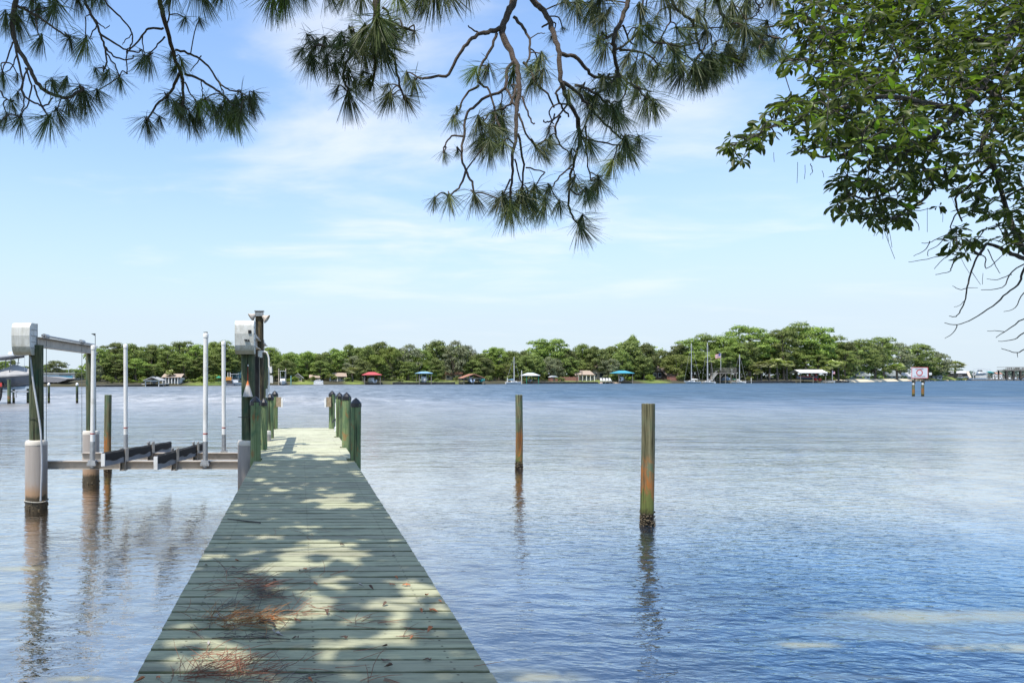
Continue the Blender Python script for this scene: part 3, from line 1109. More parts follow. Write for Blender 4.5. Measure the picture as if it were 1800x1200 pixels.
def elec():
    Y = 14.22
    p = at(457.5, 622, Y)
    r = thing('junction_box', 'white junction box with curved conduit on the light post', 'electrical box', p)
    mb = MB()
    mb.box(p.x - 0.045, p.x + 0.04, Y - 0.05, Y + 0.03, p.z - 0.075, p.z + 0.075)
    part('housing', mb, M_white, r)
    mb = MB()
    pts = [at(461, 618, Y), at(468, 619, Y), at(472, 628, Y), at(472.7, 640, Y), at(472.7, 655, Y), at(473, 690, Y)]
    mb.tube(smooth_path(pts, 4), 0.017, 8)
    part('conduit', mb, M_white, r, True)
    q = at(475, 650, Y)
    r2 = thing('switch_box', 'small grey-white switch box on the outer conduit beside the light post', 'electrical box', q)
    mb = MB()
    mb.box(q.x - 0.035, q.x + 0.035, Y - 0.05, Y + 0.03, q.z - 0.065, q.z + 0.065)
    part('housing', mb, M_white, r2)
    mb = MB()
    mb.box(q.x + 0.036, q.x + 0.05, Y - 0.02, Y, q.z - 0.02, q.z + 0.02)
    part('switch', mb, M_grey, r2)
    # notice and cable bundles
    q = at(469.3, 690, 14.03)
    mb = MB()
    mb.box(q.x - 0.024, q.x + 0.024, 14.02, 14.03, q.z - 0.10, q.z + 0.08)
    single('notice', mb, M_white, 'narrow blank white plate fixed low on the outer lift piling', 'plate', q)
    mb = MB()
    for k, (xx, rr) in enumerate(((451.5, .008), (453, .006), (455, .007))):
        pts = [at(xx, 640 + 6 * k, 12.9 + 1.2), at(xx - 1.5, 668, 14.1), at(xx + 1.5, 700, 14.05), at(xx - 1, 725, 13.95), at(xx + 1.5, 755, 13.95), at(xx + 4, 782, 13.98)]
        mb.tube(smooth_path(pts, 4), rr, 6)
    single('hanging_cables', mb, M_cap, 'dark loose cables hanging down between the dock pilings', 'cables', at(453, 700, 14.1), smooth=True)
    # extra dark lift piling and a tall slim post behind the gear (power pedestal posts)
    q = at(451, 662, 13.6)
    mb = MB()
    mb.box(q.x - 0.055, q.x + 0.055, 13.55, 13.68, 1.02, 2.90)
    single('power_post', mb, M_cap, 'black slotted power post just behind the lift piling with the cone', 'post', (q.x, 13.6, 1.0))


elec()


def cone():
    p = at(435.5, 683, 12.78)
    r = thing('hanging_cone', 'orange-topped grey fabric cone hanging on the lift piling beside the dock', 'hanging cone', p)
    a = at(435.5, 669, 12.74)
    b = at(435.5, 697, 12.74)
    h = a.z - b.z
    m, t = new_mat('cone_fabric')
    pos = t.n('ShaderNodeTexCoord').outputs['Object']
    z = t.n('ShaderNodeSeparateXYZ', i_0=pos).outputs[2]
    c = t.mix(t.mrange(z, 0.035, 0.10, 0, 1, True), (0.45, 0.43, 0.41), (0.75, 0.20, 0.05))
    finish(t, c, 0.75)
    mb = MB()
    mb.lathe([(0.092, 0.0), (0.094, 0.006), (0.05, h * 0.52), (0.012, h * 0.93), (0.004, h)], (a.x, 12.74, b.z), 8)
    part('cone', mb, m, r)
    mb = MB()
    mb.tube([(a.x, 12.77, a.z - 0.005), (a.x - 0.002, 12.80, a.z + 0.28)], 0.004, 5)
    part('cord', mb, simple('red_cord', (0.4, 0.08, 0.05), 0.8), r)
    mb = MB()
    mb.box(a.x - 0.008, a.x + 0.008, 12.79, 12.82, a.z + 0.27, a.z + 0.30)
    part('hook', mb, M_white, r)


cone()

# ------------------------------------------------------------------ far shore
SH = np.array([(-900, 165), (-400, 167), (60, 168), (180, 171), (400, 191), (560, 214), (860, 230), (960, 245), (1100, 254),
               (1250, 262), (1480, 283), (1590, 375), (1690, 448), (1800, 455), (2400, 470)], float)


def shore(px):
    return float(np.interp(px, SH[:, 0], SH[:, 1]))


def gx(px, Y):
    return (px - CX) * Y / FX


def ground_z(px, d):
    return float(np.interp(d, [-1, 0, 0.4, 4, 14, 40, 120, 400], [-1.0, -0.3, 0.55, 0.85, 1.3, 2.1, 2.6, 2.6]))


def far_ground():
    cols = np.arange(-900, 1704, 8.0)
    ds = np.array([-6, 0, 0.3, 0.8, 2, 5, 9, 15, 25, 40, 70, 130, 320])
    V = []
    for d in ds:
        for c in cols:
            lim = np.interp(c, [1560, 1700], [1.0, 0.06])
            dd = d * lim if d > 0 else d
            beach = np.interp(c, [1478, 1500, 1580, 1610], [0, 1, 1, 0])
            z = ground_z(c, d)
            if beach > 0 and d >= 0:
                z = z * (1 - beach) + beach * float(np.interp(d, [0, 1, 3, 9, 15, 320], [-0.15, 0.18, 0.60, 1.25, 1.6, 2.4]))
            Y = shore(c) + dd
            V.append((gx(c, Y), Y, z + 0.06 * math.sin(c * 0.13 + d)))
    V = np.array(V)
    nx, ny = len(cols), len(ds)
    I = (np.arange(ny - 1)[:, None] * nx + np.arange(nx - 1)[None, :]).ravel()
    F = np.stack([I, I + 1, I + nx + 1, I + nx], -1)
    m, t = new_mat('far_lawn_and_beach')
    pos = t.n('ShaderNodeNewGeometry').outputs['Position']
    s = t.n('ShaderNodeSeparateXYZ', i_0=pos)
    a = t.noise(pos, 0.10, 4, 0.6)
    b = t.noise(pos, 1.3, 4, 0.7)
    lawn = t.mix(t.mrange(a, 0.42, 0.58, 0, 1), (0.085, 0.135, 0.022), (0.20, 0.24, 0.05))
    lawn = t.mix(t.mrange(b, 0.5, 0.75, 0, 0.6), lawn, (0.10, 0.085, 0.045))
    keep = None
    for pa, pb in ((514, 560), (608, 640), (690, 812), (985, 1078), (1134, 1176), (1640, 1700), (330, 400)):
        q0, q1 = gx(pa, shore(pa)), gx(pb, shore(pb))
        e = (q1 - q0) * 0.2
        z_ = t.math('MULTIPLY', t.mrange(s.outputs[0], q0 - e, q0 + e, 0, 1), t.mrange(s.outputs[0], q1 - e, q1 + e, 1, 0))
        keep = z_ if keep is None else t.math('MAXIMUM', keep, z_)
    lawn = t.mix(keep, (0.055, 0.050, 0.025), lawn)  # leaf litter outside the lawns, darkened for the shade under the trees
    # the sandy cove
    x0, x1 = gx(1484, 284), gx(1608, 390)
    sx = t.math('MULTIPLY', t.mrange(s.outputs[0], x0, x0 + 3, 0, 1), t.mrange(s.outputs[0], x1 - 8, x1 + 6, 1, 0))
    sz = t.mrange(t.math('ADD', s.outputs[2], t.mrange(b, 0.3, 0.7, -0.18, 0.18)), 1.25, 1.45, 1, 0)
    c = t.mix(t.math('MULTIPLY', sx, sz), lawn, (0.58, 0.50, 0.36))
    c = t.mix(t.math('MULTIPLY', t.mrange(s.outputs[2], 0.02, 0.22, 1, 0), t.math('SUBTRACT', 1.0, t.math('MULTIPLY', sx, 0.85))), c, (0.045, 0.04, 0.03))
    finish(t, c, 0.95, bump=b, bstr=0.3)
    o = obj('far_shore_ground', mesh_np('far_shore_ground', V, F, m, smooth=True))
    o['kind'] = 'structure'
    # low land on the far side of the bay, to the right and behind everything
    cols = np.arange(-3500, 5000, 60.0)
    V = []
    for d, z in ((0, -0.5), (2, 1.0), (900, 6)):
        for c in cols:
            Y = 1250 + d + 60 * math.sin(c * 0.011)
            V.append((gx(c, Y), Y, z))
    V = np.array(V)
    nx, ny = len(cols), 3
    I = (np.arange(ny - 1)[:, None] * nx + np.arange(nx - 1)[None, :]).ravel()
    o = obj('distant_land', mesh_np('distant_land', V, np.stack([I, I + 1, I + nx + 1, I + nx], -1), m, smooth=True))
    o['kind'] = 'structure'


far_ground()


# ------------------------------------------------------------------ foliage
def leaf_mat(name, lo, hi, trans=0.25, rough=0.65, island=True, spread=0.5):
    m, t = new_mat(name)
    g = t.n('ShaderNodeNewGeometry')
    r = t.n('ShaderNodeObjectInfo').outputs['Random']
    isl = g.outputs['Random Per Island']
    c = t.mix(isl, lo, hi)
    c = t.n('ShaderNodeHueSaturation', i_Hue=t.mrange(r, 0, 1, 0.485, 0.515), i_Saturation=t.mrange(r, 0, 1, 0.92, 1.08),
            i_Value=t.mrange(r, 0, 1, 1 - spread / 2, 1 + spread / 2), i_Color=c).outputs[0]
    p = t.n('ShaderNodeBsdfPrincipled', i_Roughness=rough)
    p.inputs['Specular IOR Level'].default_value = 0.35
    t.link(c, p.inputs['Base Color'])
    tl = t.n('ShaderNodeBsdfTranslucent', i_Color=t.mix(1.0, c, (1.0, 1.15, 0.45), blend='MULTIPLY'))
    mx = t.n('ShaderNodeMixShader', i_0=trans)
    t.link(p.outputs[0], mx.inputs[1])
    t.link(tl.outputs[0], mx.inputs[2])
    t.link(mx.outputs[0], t.n('ShaderNodeOutputMaterial').inputs[0])
    return m


M_pinefar = leaf_mat('pine_foliage', (0.075, 0.120, 0.028), (0.29, 0.35, 0.085), 0.22, spread=0.75)
M_oakfar = leaf_mat('broadleaf_foliage', (0.075, 0.112, 0.030), (0.29, 0.345, 0.095), 0.24, spread=0.8)
M_greyoak = leaf_mat('mossy_oak_foliage', (0.13, 0.155, 0.08), (0.27, 0.29, 0.16), 0.15)
M_brightoak = leaf_mat('light_broadleaf_foliage', (0.11, 0.145, 0.03), (0.25, 0.28, 0.07), 0.3)
M_bushy = leaf_mat('bright_shrub_foliage', (0.10, 0.155, 0.025), (0.24, 0.27, 0.05), 0.3)
M_palmf = leaf_mat('palm_frond', (0.20, 0.25, 0.08), (0.52, 0.52, 0.26), 0.3)
M_bark = simple('grey_bark', (0.14, 0.115, 0.09), 0.9, var=0.4, scale=2, bump=0.6)


def quads_on_blobs(rng, blobs, per, size, up=0.35, thin=1.0):
    """leaf clumps: small quads over and inside the ellipsoids"""
    out = []
    for (c, r, n) in blobs:
        k = int(per * n)
        d = rng.normal(size=(k, 3))
        d /= np.linalg.norm(d, axis=1, keepdims=True)
        d[:, 2] = np.where(d[:, 2] < -0.35, -d[:, 2] * 0.6, d[:, 2])
        rad = 0.62 + 0.46 * rng.random((k, 1)) ** 0.7
        # the outline of each clump is ragged
        lob = 1 + 0.22 * np.sin(d[:, :1] * 5 + c[0]) * np.cos(d[:, 1:2] * 6 + c[1])
        p = np.array(c) + d * rad * lob * np.array(r)
        nrm = d + rng.normal(size=(k, 3)) * 0.55
        nrm[:, 2] += up
        nrm /= np.linalg.norm(nrm, axis=1, keepdims=True)
        a = np.cross(nrm, rng.normal(size=(k, 3)))
        a /= np.linalg.norm(a, axis=1, keepdims=True) + 1e-9
        b = np.cross(nrm, a)
        s = (size * (0.55 + 0.9 * rng.random((k, 1))))
        q = np.stack([p - a * s, p - b * s * 0.6 * thin, p + a * s, p + b * s * 0.6 * thin], 1)
        out.append(q)
    return np.concatenate(out)


def crown_mesh(name, q, mat):
    V = q.reshape(-1, 3)
    F = np.arange(len(V)).reshape(-1, 4)
    return mesh_np(name, V, F, mat)


def pine_variant(k):
    rng = np.random.default_rng(100 + k)
    H = 16.0
    blobs = []
    mb = MB()
    lean = rng.normal(0, 0.5)
    top = (lean, 0.2, H - 1.6)
    mb.tube([(0, 0, -0.6), (lean * 0.3, 0, 5), (lean * 0.8, 0.1, 10), top], [0.34, 0.28, 0.2, 0.08], 6)
    n = 16 + k % 3
    for i in range(n):
        f = i / (n - 1)
        a = i * 2.4 + rng.random()
        z = H * (0.36 + 0.60 * f)
        R = math.sqrt(max(0.02, 1 - ((f - 0.52) / 0.56) ** 2)) * 4.3 * (0.6 + 0.5 * rng.random())
        R = max(R, 0.3)
        c = (lean * z / H + math.cos(a) * R, math.sin(a) * R, z)
        rr = 1.25 + rng.random() * 1.0
        blobs.append((c, (rr * 1.08, rr * 1.05, rr * 0.68), 0.7 + rr * 0.4))
        mb.tube([(lean * z / H, 0, z - 1.6), tuple(0.6 * v + 0.4 * w2 for v, w2 in zip(c, (0, 0, z - 1.4))), c], [0.11, 0.08, 0.03], 4, cap=False)
    blobs.append((top, (2.0, 1.8, 0.95), 1.5))
    q = quads_on_blobs(rng, blobs, 340, 0.22, 0.5, 0.8)
    return make_mesh('trunk', mb, M_bark, True), crown_mesh('crown', q, M_pinefar)


def oak_variant(k, mat=None, gaps=1.0):
    rng = np.random.default_rng(200 + k)
    H = 13.0
    blobs = []
    mb = MB()
    mb.tube([(0, 0, -0.6), (0.2, 0, 2.5), (0.1, 0.1, 5)], [0.42, 0.34, 0.28], 6)
    n = 26
    for i in range(n):
        f = i / (n - 1)
        a = i * 2.4 + rng.random()
        z = H * (0.20 + 0.74 * f ** 0.9)
        R = math.sqrt(max(0.02, 1 - ((f - 0.45) / 0.60) ** 2)) * 4.6 * (0.5 + 0.5 * rng.random())
        c = (math.cos(a) * R, math.sin(a) * R, z + rng.normal(0, 0.3))
        rr = 1.2 + rng.random() * 0.9
        blobs.append((c, (rr, rr, rr * 0.78), 0.6 + rr * 0.4))
        if i % 3 == 0:
            mb.tube([(0.1, 0, min(4.5, z * 0.5)), tuple(0.55 * v for v in c[:2]) + (z * 0.8,), c], [0.16, 0.1, 0.03], 4, cap=False)
    q = quads_on_blobs(rng, blobs, 280 * gaps, 0.22, 0.25, 1.0)
    return make_mesh('trunk', mb, M_bark, True), crown_mesh('crown', q, mat or M_oakfar)


def bush_variant(k, mat):
    rng = np.random.default_rng(300 + k)
    blobs = [((rng.normal(0, 0.9), rng.normal(0, 0.5), 0.6 + rng.random() * 1.6), (0.9, 0.8, 0.75), 1.0) for _ in range(7)]
    q = quads_on_blobs(rng, blobs, 110, 0.20, 0.2, 1.0)
    mb = MB()
    for i in range(4):
        mb.tube([(0.1 * i - 0.2, 0, -0.3), (0.3 * i - 0.5, 0.1, 1.3)], [0.06, 0.02], 4)
    return make_mesh('stem', mb, M_bark), crown_mesh('foliage', q, mat)


def palm_variant(k):
    rng = np.random.default_rng(400 + k)
    H = 5.0 + k
    mb = MB()
    bend = rng.normal(0, 0.35)
    mb.tube([(0, 0, -0.5), (bend * 0.3, 0, H * 0.5), (bend, 0, H)], [0.26, 0.20, 0.17], 8)
    Q = []
    for i in range(30):
        a = i * 2.4
        el = rng.uniform(-0.5, 1.2)
        d = np.array([math.cos(a) * math.cos(el), math.sin(a) * math.cos(el), math.sin(el)])
        base = np.array([bend, 0, H])
        L = 1.2 + rng.random() * 0.4
        hub = base + d * L * 0.55
        sx_ = np.cross(d, [0, 0, 1.0]); sx_ /= np.linalg.norm(sx_) + 1e-9
        up = np.cross(sx_, d)
        Q.append([base - sx_ * 0.03, base + sx_ * 0.03, hub + sx_ * 0.03, hub - sx_ * 0.03])
        for j in range(9):
            b = -1.15 + 2.3 * j / 8
            e = hub + (d * math.cos(b) + sx_ * math.sin(b)) * L * 0.85 - np.array([0, 0, 0.35 * L * abs(math.sin(b)) + 0.25])
            n_ = np.cross(e - hub, up); n_ /= np.linalg.norm(n_) + 1e-9
            m_ = (hub * 0.5 + e * 0.5)
            Q.append([hub, m_ - n_ * 0.16, e, m_ + n_ * 0.16])
    return make_mesh('trunk', mb, M_bark, True), crown_mesh('fronds', np.array(Q), M_palmf)


VAR = {'pine': [pine_variant(k) for k in range(6)],
       'oak': [oak_variant(k) for k in range(5)],
       'grey': [oak_variant(10 + k, M_greyoak, 0.6) for k in range(2)],
       'bush': [bush_variant(k, M_oakfar if k % 2 else M_bushy) for k in range(5)],
       'bright': [oak_variant(20 + k, M_brightoak) for k in range(2)],
       'palm': [palm_variant(k) for k in range(3)]}
BASE_H = {'pine': 16.0, 'oak': 13.4, 'grey': 13.4, 'bright': 13.4, 'bush': 2.9, 'palm': 6.4}
BASE_W = {'pine': 9.6, 'oak': 10.5, 'grey': 10.5, 'bright': 10.5, 'bush': 3.6, 'palm': 3.6}
TRN = random.Random(11)


def tree(px, top, wpx, kind, d, label, group=None, name=None, cat=None, base=None):
    Y = shore(min(px, 1700)) + d
    X = gx(px, Y)
    gz = ground_z(px, d) - 0.1 if base is None else base
    H = EYE + (CY - top) * Y / FX - gz
    k = TRN.randrange(len(VAR[kind]))
    tr_, cr_ = VAR[kind][k]
    sz = H / BASE_H[kind]
    sx = wpx * (1.22 if kind not in ('palm', 'bush') else 1.0) * Y / FX / BASE_W[kind]
    nm = name or {'pine': 'pine_tree', 'oak': 'oak_tree', 'grey': 'oak_tree', 'bright': 'broadleaf_tree', 'bush': 'shrub', 'palm': 'palm_tree'}[kind]
    root = thing(nm, label, cat or {'bush': 'shrub', 'palm': 'palm tree'}.get(kind, 'tree'), (X, Y, gz), group)
    root.scale = (sx, (sx + sz) / 2 if kind not in ('palm',) else sx, sz)
    root.rotation_euler = (0, 0, TRN.choice((0, 0.4, -0.4, 2.8, 3.5, PI)))
    a, b = {'bush': ('stem', 'foliage'), 'palm': ('trunk', 'fronds')}.get(kind, ('trunk', 'crown'))
    obj(a, tr_, root)
    obj(b, cr_, root)
    return root


# skyline trees: (px, top px, width px, kind, metres behind the shoreline, label)
SKY = [
    (176, 612, 34, 'pine', 14, 'leftmost pine of the far wood, beside the first white guide pole'),
    (205, 603, 44, 'pine', 20, 'tall rounded pine behind the slim guide pole with a cap'),
    (237, 606, 40, 'pine', 16, 'round-topped pine left of the grey gabled boathouse'),
    (268, 607, 36, 'pine', 22, 'pine with a domed top straight above the grey gabled boathouse'),
    (296, 607, 34, 'pine', 14, 'bushy pine above the left end of the white pillared house'),
    (316, 601, 46, 'pine', 22, 'broad tallest pine above the white pillared house'),
    (346, 607, 34, 'pine', 16, 'lower pine between the pillared house and the third guide pole'),
    (374, 602, 36, 'pine', 20, 'pine behind the tall bright guide pole'),
    (394, 601, 40, 'pine', 14, 'dark pine behind the shortest guide pole above the work boat'),
    (416, 612, 30, 'oak', 18, 'green tree behind the right lift motor box'),
    (447, 612, 34, 'oak', 18, 'tree hidden behind the light post and dock pilings'),
    (476, 611, 36, 'pine', 20, 'green pine just right of the light post'),
    (505, 620, 36, 'oak', 16, 'low oak directly above the two tall lift posts'),
    (540, 617, 40, 'oak', 18, 'round oak above the brown gabled cottage'),
    (568, 618, 34, 'oak', 14, 'oak above the tan arched house'),
    (594, 612, 38, 'oak', 18, 'dome-shaped oak above the white bungalow'),
    (619, 605, 38, 'oak', 22, 'tall oak standing behind the leaning palm'),
    (644, 607, 34, 'oak', 15, 'oak just left above the red canopy'),
    (664, 600, 40, 'oak', 22, 'tallest oak rising behind the red canopy'),
    (686, 608, 36, 'bright', 14, 'yellow-green tree right of the red canopy'),
    (716, 606, 46, 'grey', 16, 'thin grey mossy oak left of the blue canopy'),
    (745, 615, 34, 'oak', 18, 'oak right behind the blue canopy lift'),
    (768, 599, 44, 'oak', 22, 'tall rugged oak right of the blue canopy lift'),
    (797, 600, 44, 'grey', 16, 'mossy oak behind the lawn left of the orange roof'),
    (818, 608, 34, 'grey', 20, 'grey-green oak above the orange boathouse roof'),
    (843, 622, 34, 'oak', 14, 'lower oak right of the orange boathouse roof'),
    (862, 612, 26, 'pine', 26, 'small pine top left of the lone sailboat mast'),
    (877, 611, 26, 'pine', 20, 'narrow pine top near the lone sailboat mast'),
    (900, 617, 34, 'oak', 16, 'dense oak behind the lone sailboat'),
    (926, 618, 30, 'oak', 18, 'oak above the grey hipped canopy'),
    (952, 598, 40, 'pine', 22, 'high dome pine above the red garden shed'),
    (972, 597, 44, 'pine', 18, 'wide pine just right above the red garden shed'),
    (1000, 614, 34, 'oak', 16, 'oak left of the tan roofed villa'),
    (1024, 605, 32, 'oak', 22, 'peaked oak over the tan roofed villa'),
    (1050, 608, 38, 'oak', 16, 'oak over the right gable of the tan roofed villa'),
    (1080, 608, 36, 'oak', 20, 'oak left above the teal canopy'),
    (1105, 598, 42, 'oak', 16, 'big oak right above the teal canopy'),
    (1110, 589, 26, 'oak', 26, 'narrow highest treetop poking over the teal canopy oak'),
    (1133, 603, 38, 'oak', 20, 'round oak left of the brown lodge'),
    (1160, 615, 34, 'oak', 24, 'low oak behind the brown lodge'),
    (1193, 604, 36, 'oak', 24, 'dark oak behind the right end of the brown lodge'),
    (1190, 622, 42, 'bright', 10, 'bright rounded tree overhanging the brown lodge roof'),
    (1219, 597, 46, 'pine', 22, 'tall pine behind the leftmost mast of the three'),
    (1243, 590, 46, 'pine', 26, 'tall flat pine behind the middle mast'),
    (1270, 589, 40, 'pine', 20, 'pine behind the flag over the upper deck'),
    (1292, 605, 38, 'pine', 14, 'lower pine behind the small sloop with the green cover'),
    (1318, 574, 62, 'pine', 20, 'great spreading pine with flat crown right of the sloop'),
    (1352, 590, 44, 'pine', 26, 'pine between the two highest crowns of the wood'),
    (1378, 580, 44, 'pine', 18, 'pine left over the white metal roofed boathouse'),
    (1398, 571, 54, 'pine', 26, 'tallest pine of the far shore, above the white roofed boathouse'),
    (1432, 576, 56, 'pine', 20, 'second highest broad pine, right of the white roofed boathouse'),
    (1462, 590, 42, 'pine', 24, 'pine above the small flag on the white ramp'),
    (1487, 600, 38, 'oak', 18, 'oak over the left end of the beach'),
    (1512, 599, 44, 'pine', 26, 'wide pine over the beach behind the teal house'),
    (1538, 604, 40, 'oak', 14, 'brownish oak spreading over the middle of the beach'),
    (1554, 593, 36, 'pine', 26, 'pine poking up over the middle of the beach'),
    (1582, 603, 36, 'grey', 20, 'airy see-through tree left of the white warning sign'),
    (1614, 606, 48, 'pine', 14, 'round pine directly over the white warning sign'),
    (1643, 617, 46, 'grey', 8, 'dark rounded oak at the tip of the point, right of the sign'),
]
for i, (px, top, wp, kind, d, lab) in enumerate(SKY):
    tree(px, top, wp, kind, d, lab, 'trees along the far shore')

# lower layer: smaller trees that close the wood towards the ground
LAND = [(167, 'first white guide pole'), (190, 'bare piling behind the lift'), (217, 'capped slim guide pole'), (240, 'gap left of the grey boathouse'), (271, 'grey gabled boathouse'), (302, 'white pillared house'),
        (335, 'bank right of the pillared house'), (364, 'tall bright guide pole'), (392, 'shortest guide pole'), (411, 'white cruiser'), (475, 'white cabinet'), (497, 'sportfishing boat'), (524, 'grey gabled cottage'), (553, 'tan stucco house'),
        (593, 'white bungalow'), (620, 'yellowing palm'), (653, 'red canopy'), (700, 'lawn between red and blue canopies'), (745, 'light blue canopy'), (775, 'lawn right of the blue canopy'), (797, 'pink-orange roofed house'),
        (829, 'orange roofed boathouse'), (848, 'turquoise kayak'), (875, 'dark gap right of the kayak'), (902, 'lone sailboat'), (932, 'grey hipped canopy'), (955, 'bank right of the grey canopy'), (974, 'red garden shed'), (1000, 'garden wall'),
        (1028, 'tan roofed villa wing'), (1051, 'villa gable'), (1068, 'white deck chairs'), (1093, 'teal canopy'), (1120, 'bank right of the teal canopy'), (1150, 'yellow lawn'), (1184, 'brick terrace'), (1217, 'leftmost mast'),
        (1245, 'middle mast'), (1272, 'two-storey dock'), (1299, 'green-covered sloop'), (1322, 'short white post'), (1352, 'orange-brown palm'), (1380, 'palm beside the white boathouse'), (1420, 'white roofed boathouse'), (1455, 'white ramp'),
        (1478, 'beach palm'), (1518, 'pale teal house'), (1545, 'middle of the beach'), (1577, 'leaning beach palm'), (1616, 'warning sign'), (1645, 'white cottage on the point'), (1678, 'solitary palm on the point')]
USED = {}


def where(q, what):
    """a phrase that finds one plant by the landmark nearest to it"""
    L = min(LAND, key=lambda l: abs(l[0] - q))
    rel = 'behind' if abs(q - L[0]) < 4 else ('left of' if q < L[0] else 'right of')
    s = '%s %s the %s' % (what, rel, L[1])
    USED[s] = USED.get(s, 0) + 1
    if USED[s] == 2:
        s = s.replace(what, what.replace('small', 'second small') if 'small' in what else 'second ' + what)
    elif USED[s] > 2:
        s = 'third ' + s
    return s


LOW = []
r_ = random.Random(5)
for px in list(range(170, 430, 17)) + list(range(468, 1180, 19)) + list(range(1196, 1660, 17)):
    q = px + r_.uniform(-5, 5)
    if 1488 < q < 1604:
        continue
    sky_top = min((s[1] + abs(s[0] - q) * 0.25) for s in SKY)
    top = sky_top + (662 - sky_top) * r_.uniform(0.30, 0.62)
    back = any(a < q < b for a, b in ((1325, 1402), (1446, 1482), (1010, 1066), (1145, 1198), (778, 814), (574, 612), (283, 320), (512, 562)))
    kind = 'pine' if (q < 420 or q > 1200) and r_.random() < 0.5 else r_.choice(('oak', 'oak', 'oak', 'bright', 'grey'))
    LOW.append((q, top, r_.uniform(26, 38), kind, r_.uniform(9, 15) + (11 if back else 0)))
for q, top, wp, kind, d in LOW:
    w_ = {'pine': 'small low pine', 'oak': 'low dark green tree', 'bright': 'low light green tree', 'grey': 'low grey-green tree'}[kind]
    tree(q, top, wp, kind, d, where(q, w_), {'pine': 'small understorey pines', 'oak': 'dark understorey trees', 'bright': 'light understorey trees', 'grey': 'grey-green understorey trees'}[kind])

# shrubs on the bank
for q in list(range(172, 400, 13)) + list(range(520, 1180, 31)) + [1196, 1312, 1322, 1450, 1478, 1606, 1650]:
    if 283 < q < 318 or 802 < q < 856 or 625 < q < 680 or 728 < q < 762 or 1008 < q < 1062:
        continue
    top = r_.uniform(656, 667)
    q += r_.uniform(-4, 4)
    tree(q, top, r_.uniform(10, 20), 'bush', r_.uniform(3, 6), where(q, 'rounded waterside shrub'), 'shrubs on the far bank')

PALMS = [(620, 647, 17, 'leaning palm with yellowing fronds left of the red canopy'),
         (1250, 636, 20, 'pale palm crown behind the middle sailboat mast'),
         (1338, 645, 17, 'palm nearest the sloop, first in the palm clump'),
         (1352, 640, 17, 'palm with orange-brown dead fronds in the middle of the clump'),
         (1367, 637, 19, 'tallest palm of the clump left of the white roofed boathouse'),
         (1383, 644, 18, 'palm next to the post of the white roofed boathouse'),
         (1331, 650, 12, 'short palm at the left foot of the palm clump'),
         (1462, 634, 17, 'tall palm right of the white roofed boathouse'),
         (1474, 642, 16, 'palm at the left end of the sandy beach'),
         (1452, 646, 14, 'small palm behind the white ramp'),
         (1577, 640, 20, 'leaning palm on the beach left of the white sign'),
         (1678, 636, 20, 'solitary palm on the tip of the point'),
         (298, 651, 12, 'whitish palm beside the pillared house')]
for px, top, wp, lab in PALMS:
    tree(px, top - 2, wp * 1.45, 'palm', 3.0 if 1325 < px < 1480 else 5.0, lab, 'palms on the far shore')

# distant trees at far left, beyond the marina
for px, top, wp, Y, lab in ((3, 634, 26, 330, 'far dome tree at the left picture edge behind the covered boat'),
                            (18, 633, 22, 340, 'far round tree above the covered boat canopy'),
                            (97, 634, 36, 320, 'dome tree rising behind the long white marina shed'),
                            (45, 643, 24, 345, 'low far tree beside the near lift piling'),
                            (79, 641, 22, 360, 'pale low tree just right of the near lift piling'),
                            (128, 648, 24, 380, 'low far tree at the right end of the marina shed'),
                            (112, 649, 24, 390, 'small far tree over the middle of the marina shed'),
                            (150, 646, 22, 230, 'green tree seen between the far lift piling and its cable'),
                            (141, 655, 16, 178, 'shaggy bush tree at the end of the marina bank')):
    t_ = tree(px, top, wp, 'oak', Y - shore(px), lab, 'far trees by the marina', base=1.8)


# the mass of wood behind, which no one could count
def woods(name, cols, dmin, dmax, dens, mat, hfrac, size=0.5):
    rng = np.random.default_rng(9)
    sk = sorted((s[0], s[1]) for s in SKY)
    sx_ = [s[0] for s in sk]
    st = [s[1] for s in sk]
    Q = []
    for c in cols:
        d = rng.uniform(dmin, dmax)
        lim = float(np.interp(c, [1560, 1680], [1.0, 0.3]))
        Y = shore(c) + d * lim
        topz = EYE + (CY - float(np.interp(c, sx_, st))) * Y / FX
        H = topz * hfrac
        nb = dens
        blobs = [((gx(c, Y) + rng.normal(0, 2), Y + rng.normal(0, 2), 1.5 + (H - 2.5) * (k + rng.random() * 0.6) / nb), (2.6, 2.2, 1.7), 1.0) for k in range(nb)]
        Q.append(quads_on_blobs(rng, blobs, 70, size, 0.3))
    o = obj(name, crown_mesh(name, np.concatenate(Q), mat))
    o['kind'] = 'stuff'
    o['label'] = 'dense dark woods filling in behind the shoreline trees'
    o['category'] = 'woods'
    return o


woods('woods', np.concatenate([np.arange(168, 420, 6.0), np.arange(420, 1660, 7.0)]), 26, 44, 7, M_oakfar, 0.94)


def distant_treeline():
    rng = np.random.default_rng(12)
    Q = []
    for c in np.arange(-600, 2600, 6.5):
        if 200 < c < 1560:
            continue
        Y = 1260 + rng.uniform(0, 30) + 60 * math.sin(c * 0.011)
        H = 11 + 4 * math.sin(c * 0.05) + rng.normal(0, 1.5)
        blobs = [((gx(c, Y), Y, H * k / 3), (6, 5, 4), 1.0) for k in (1, 2, 2.7)]
        Q.append(quads_on_blobs(rng, blobs, 60, 1.6, 0.3))
    o = obj('treeline', crown_mesh('treeline', np.concatenate(Q), leaf_mat('hazy_distant_foliage', (0.10, 0.15, 0.12), (0.15, 0.20, 0.16), 0.1)))
    o['kind'] = 'stuff'
    o['label'] = 'hazy low treeline across the far side of the bay'
    o['category'] = 'treeline'


distant_treeline()

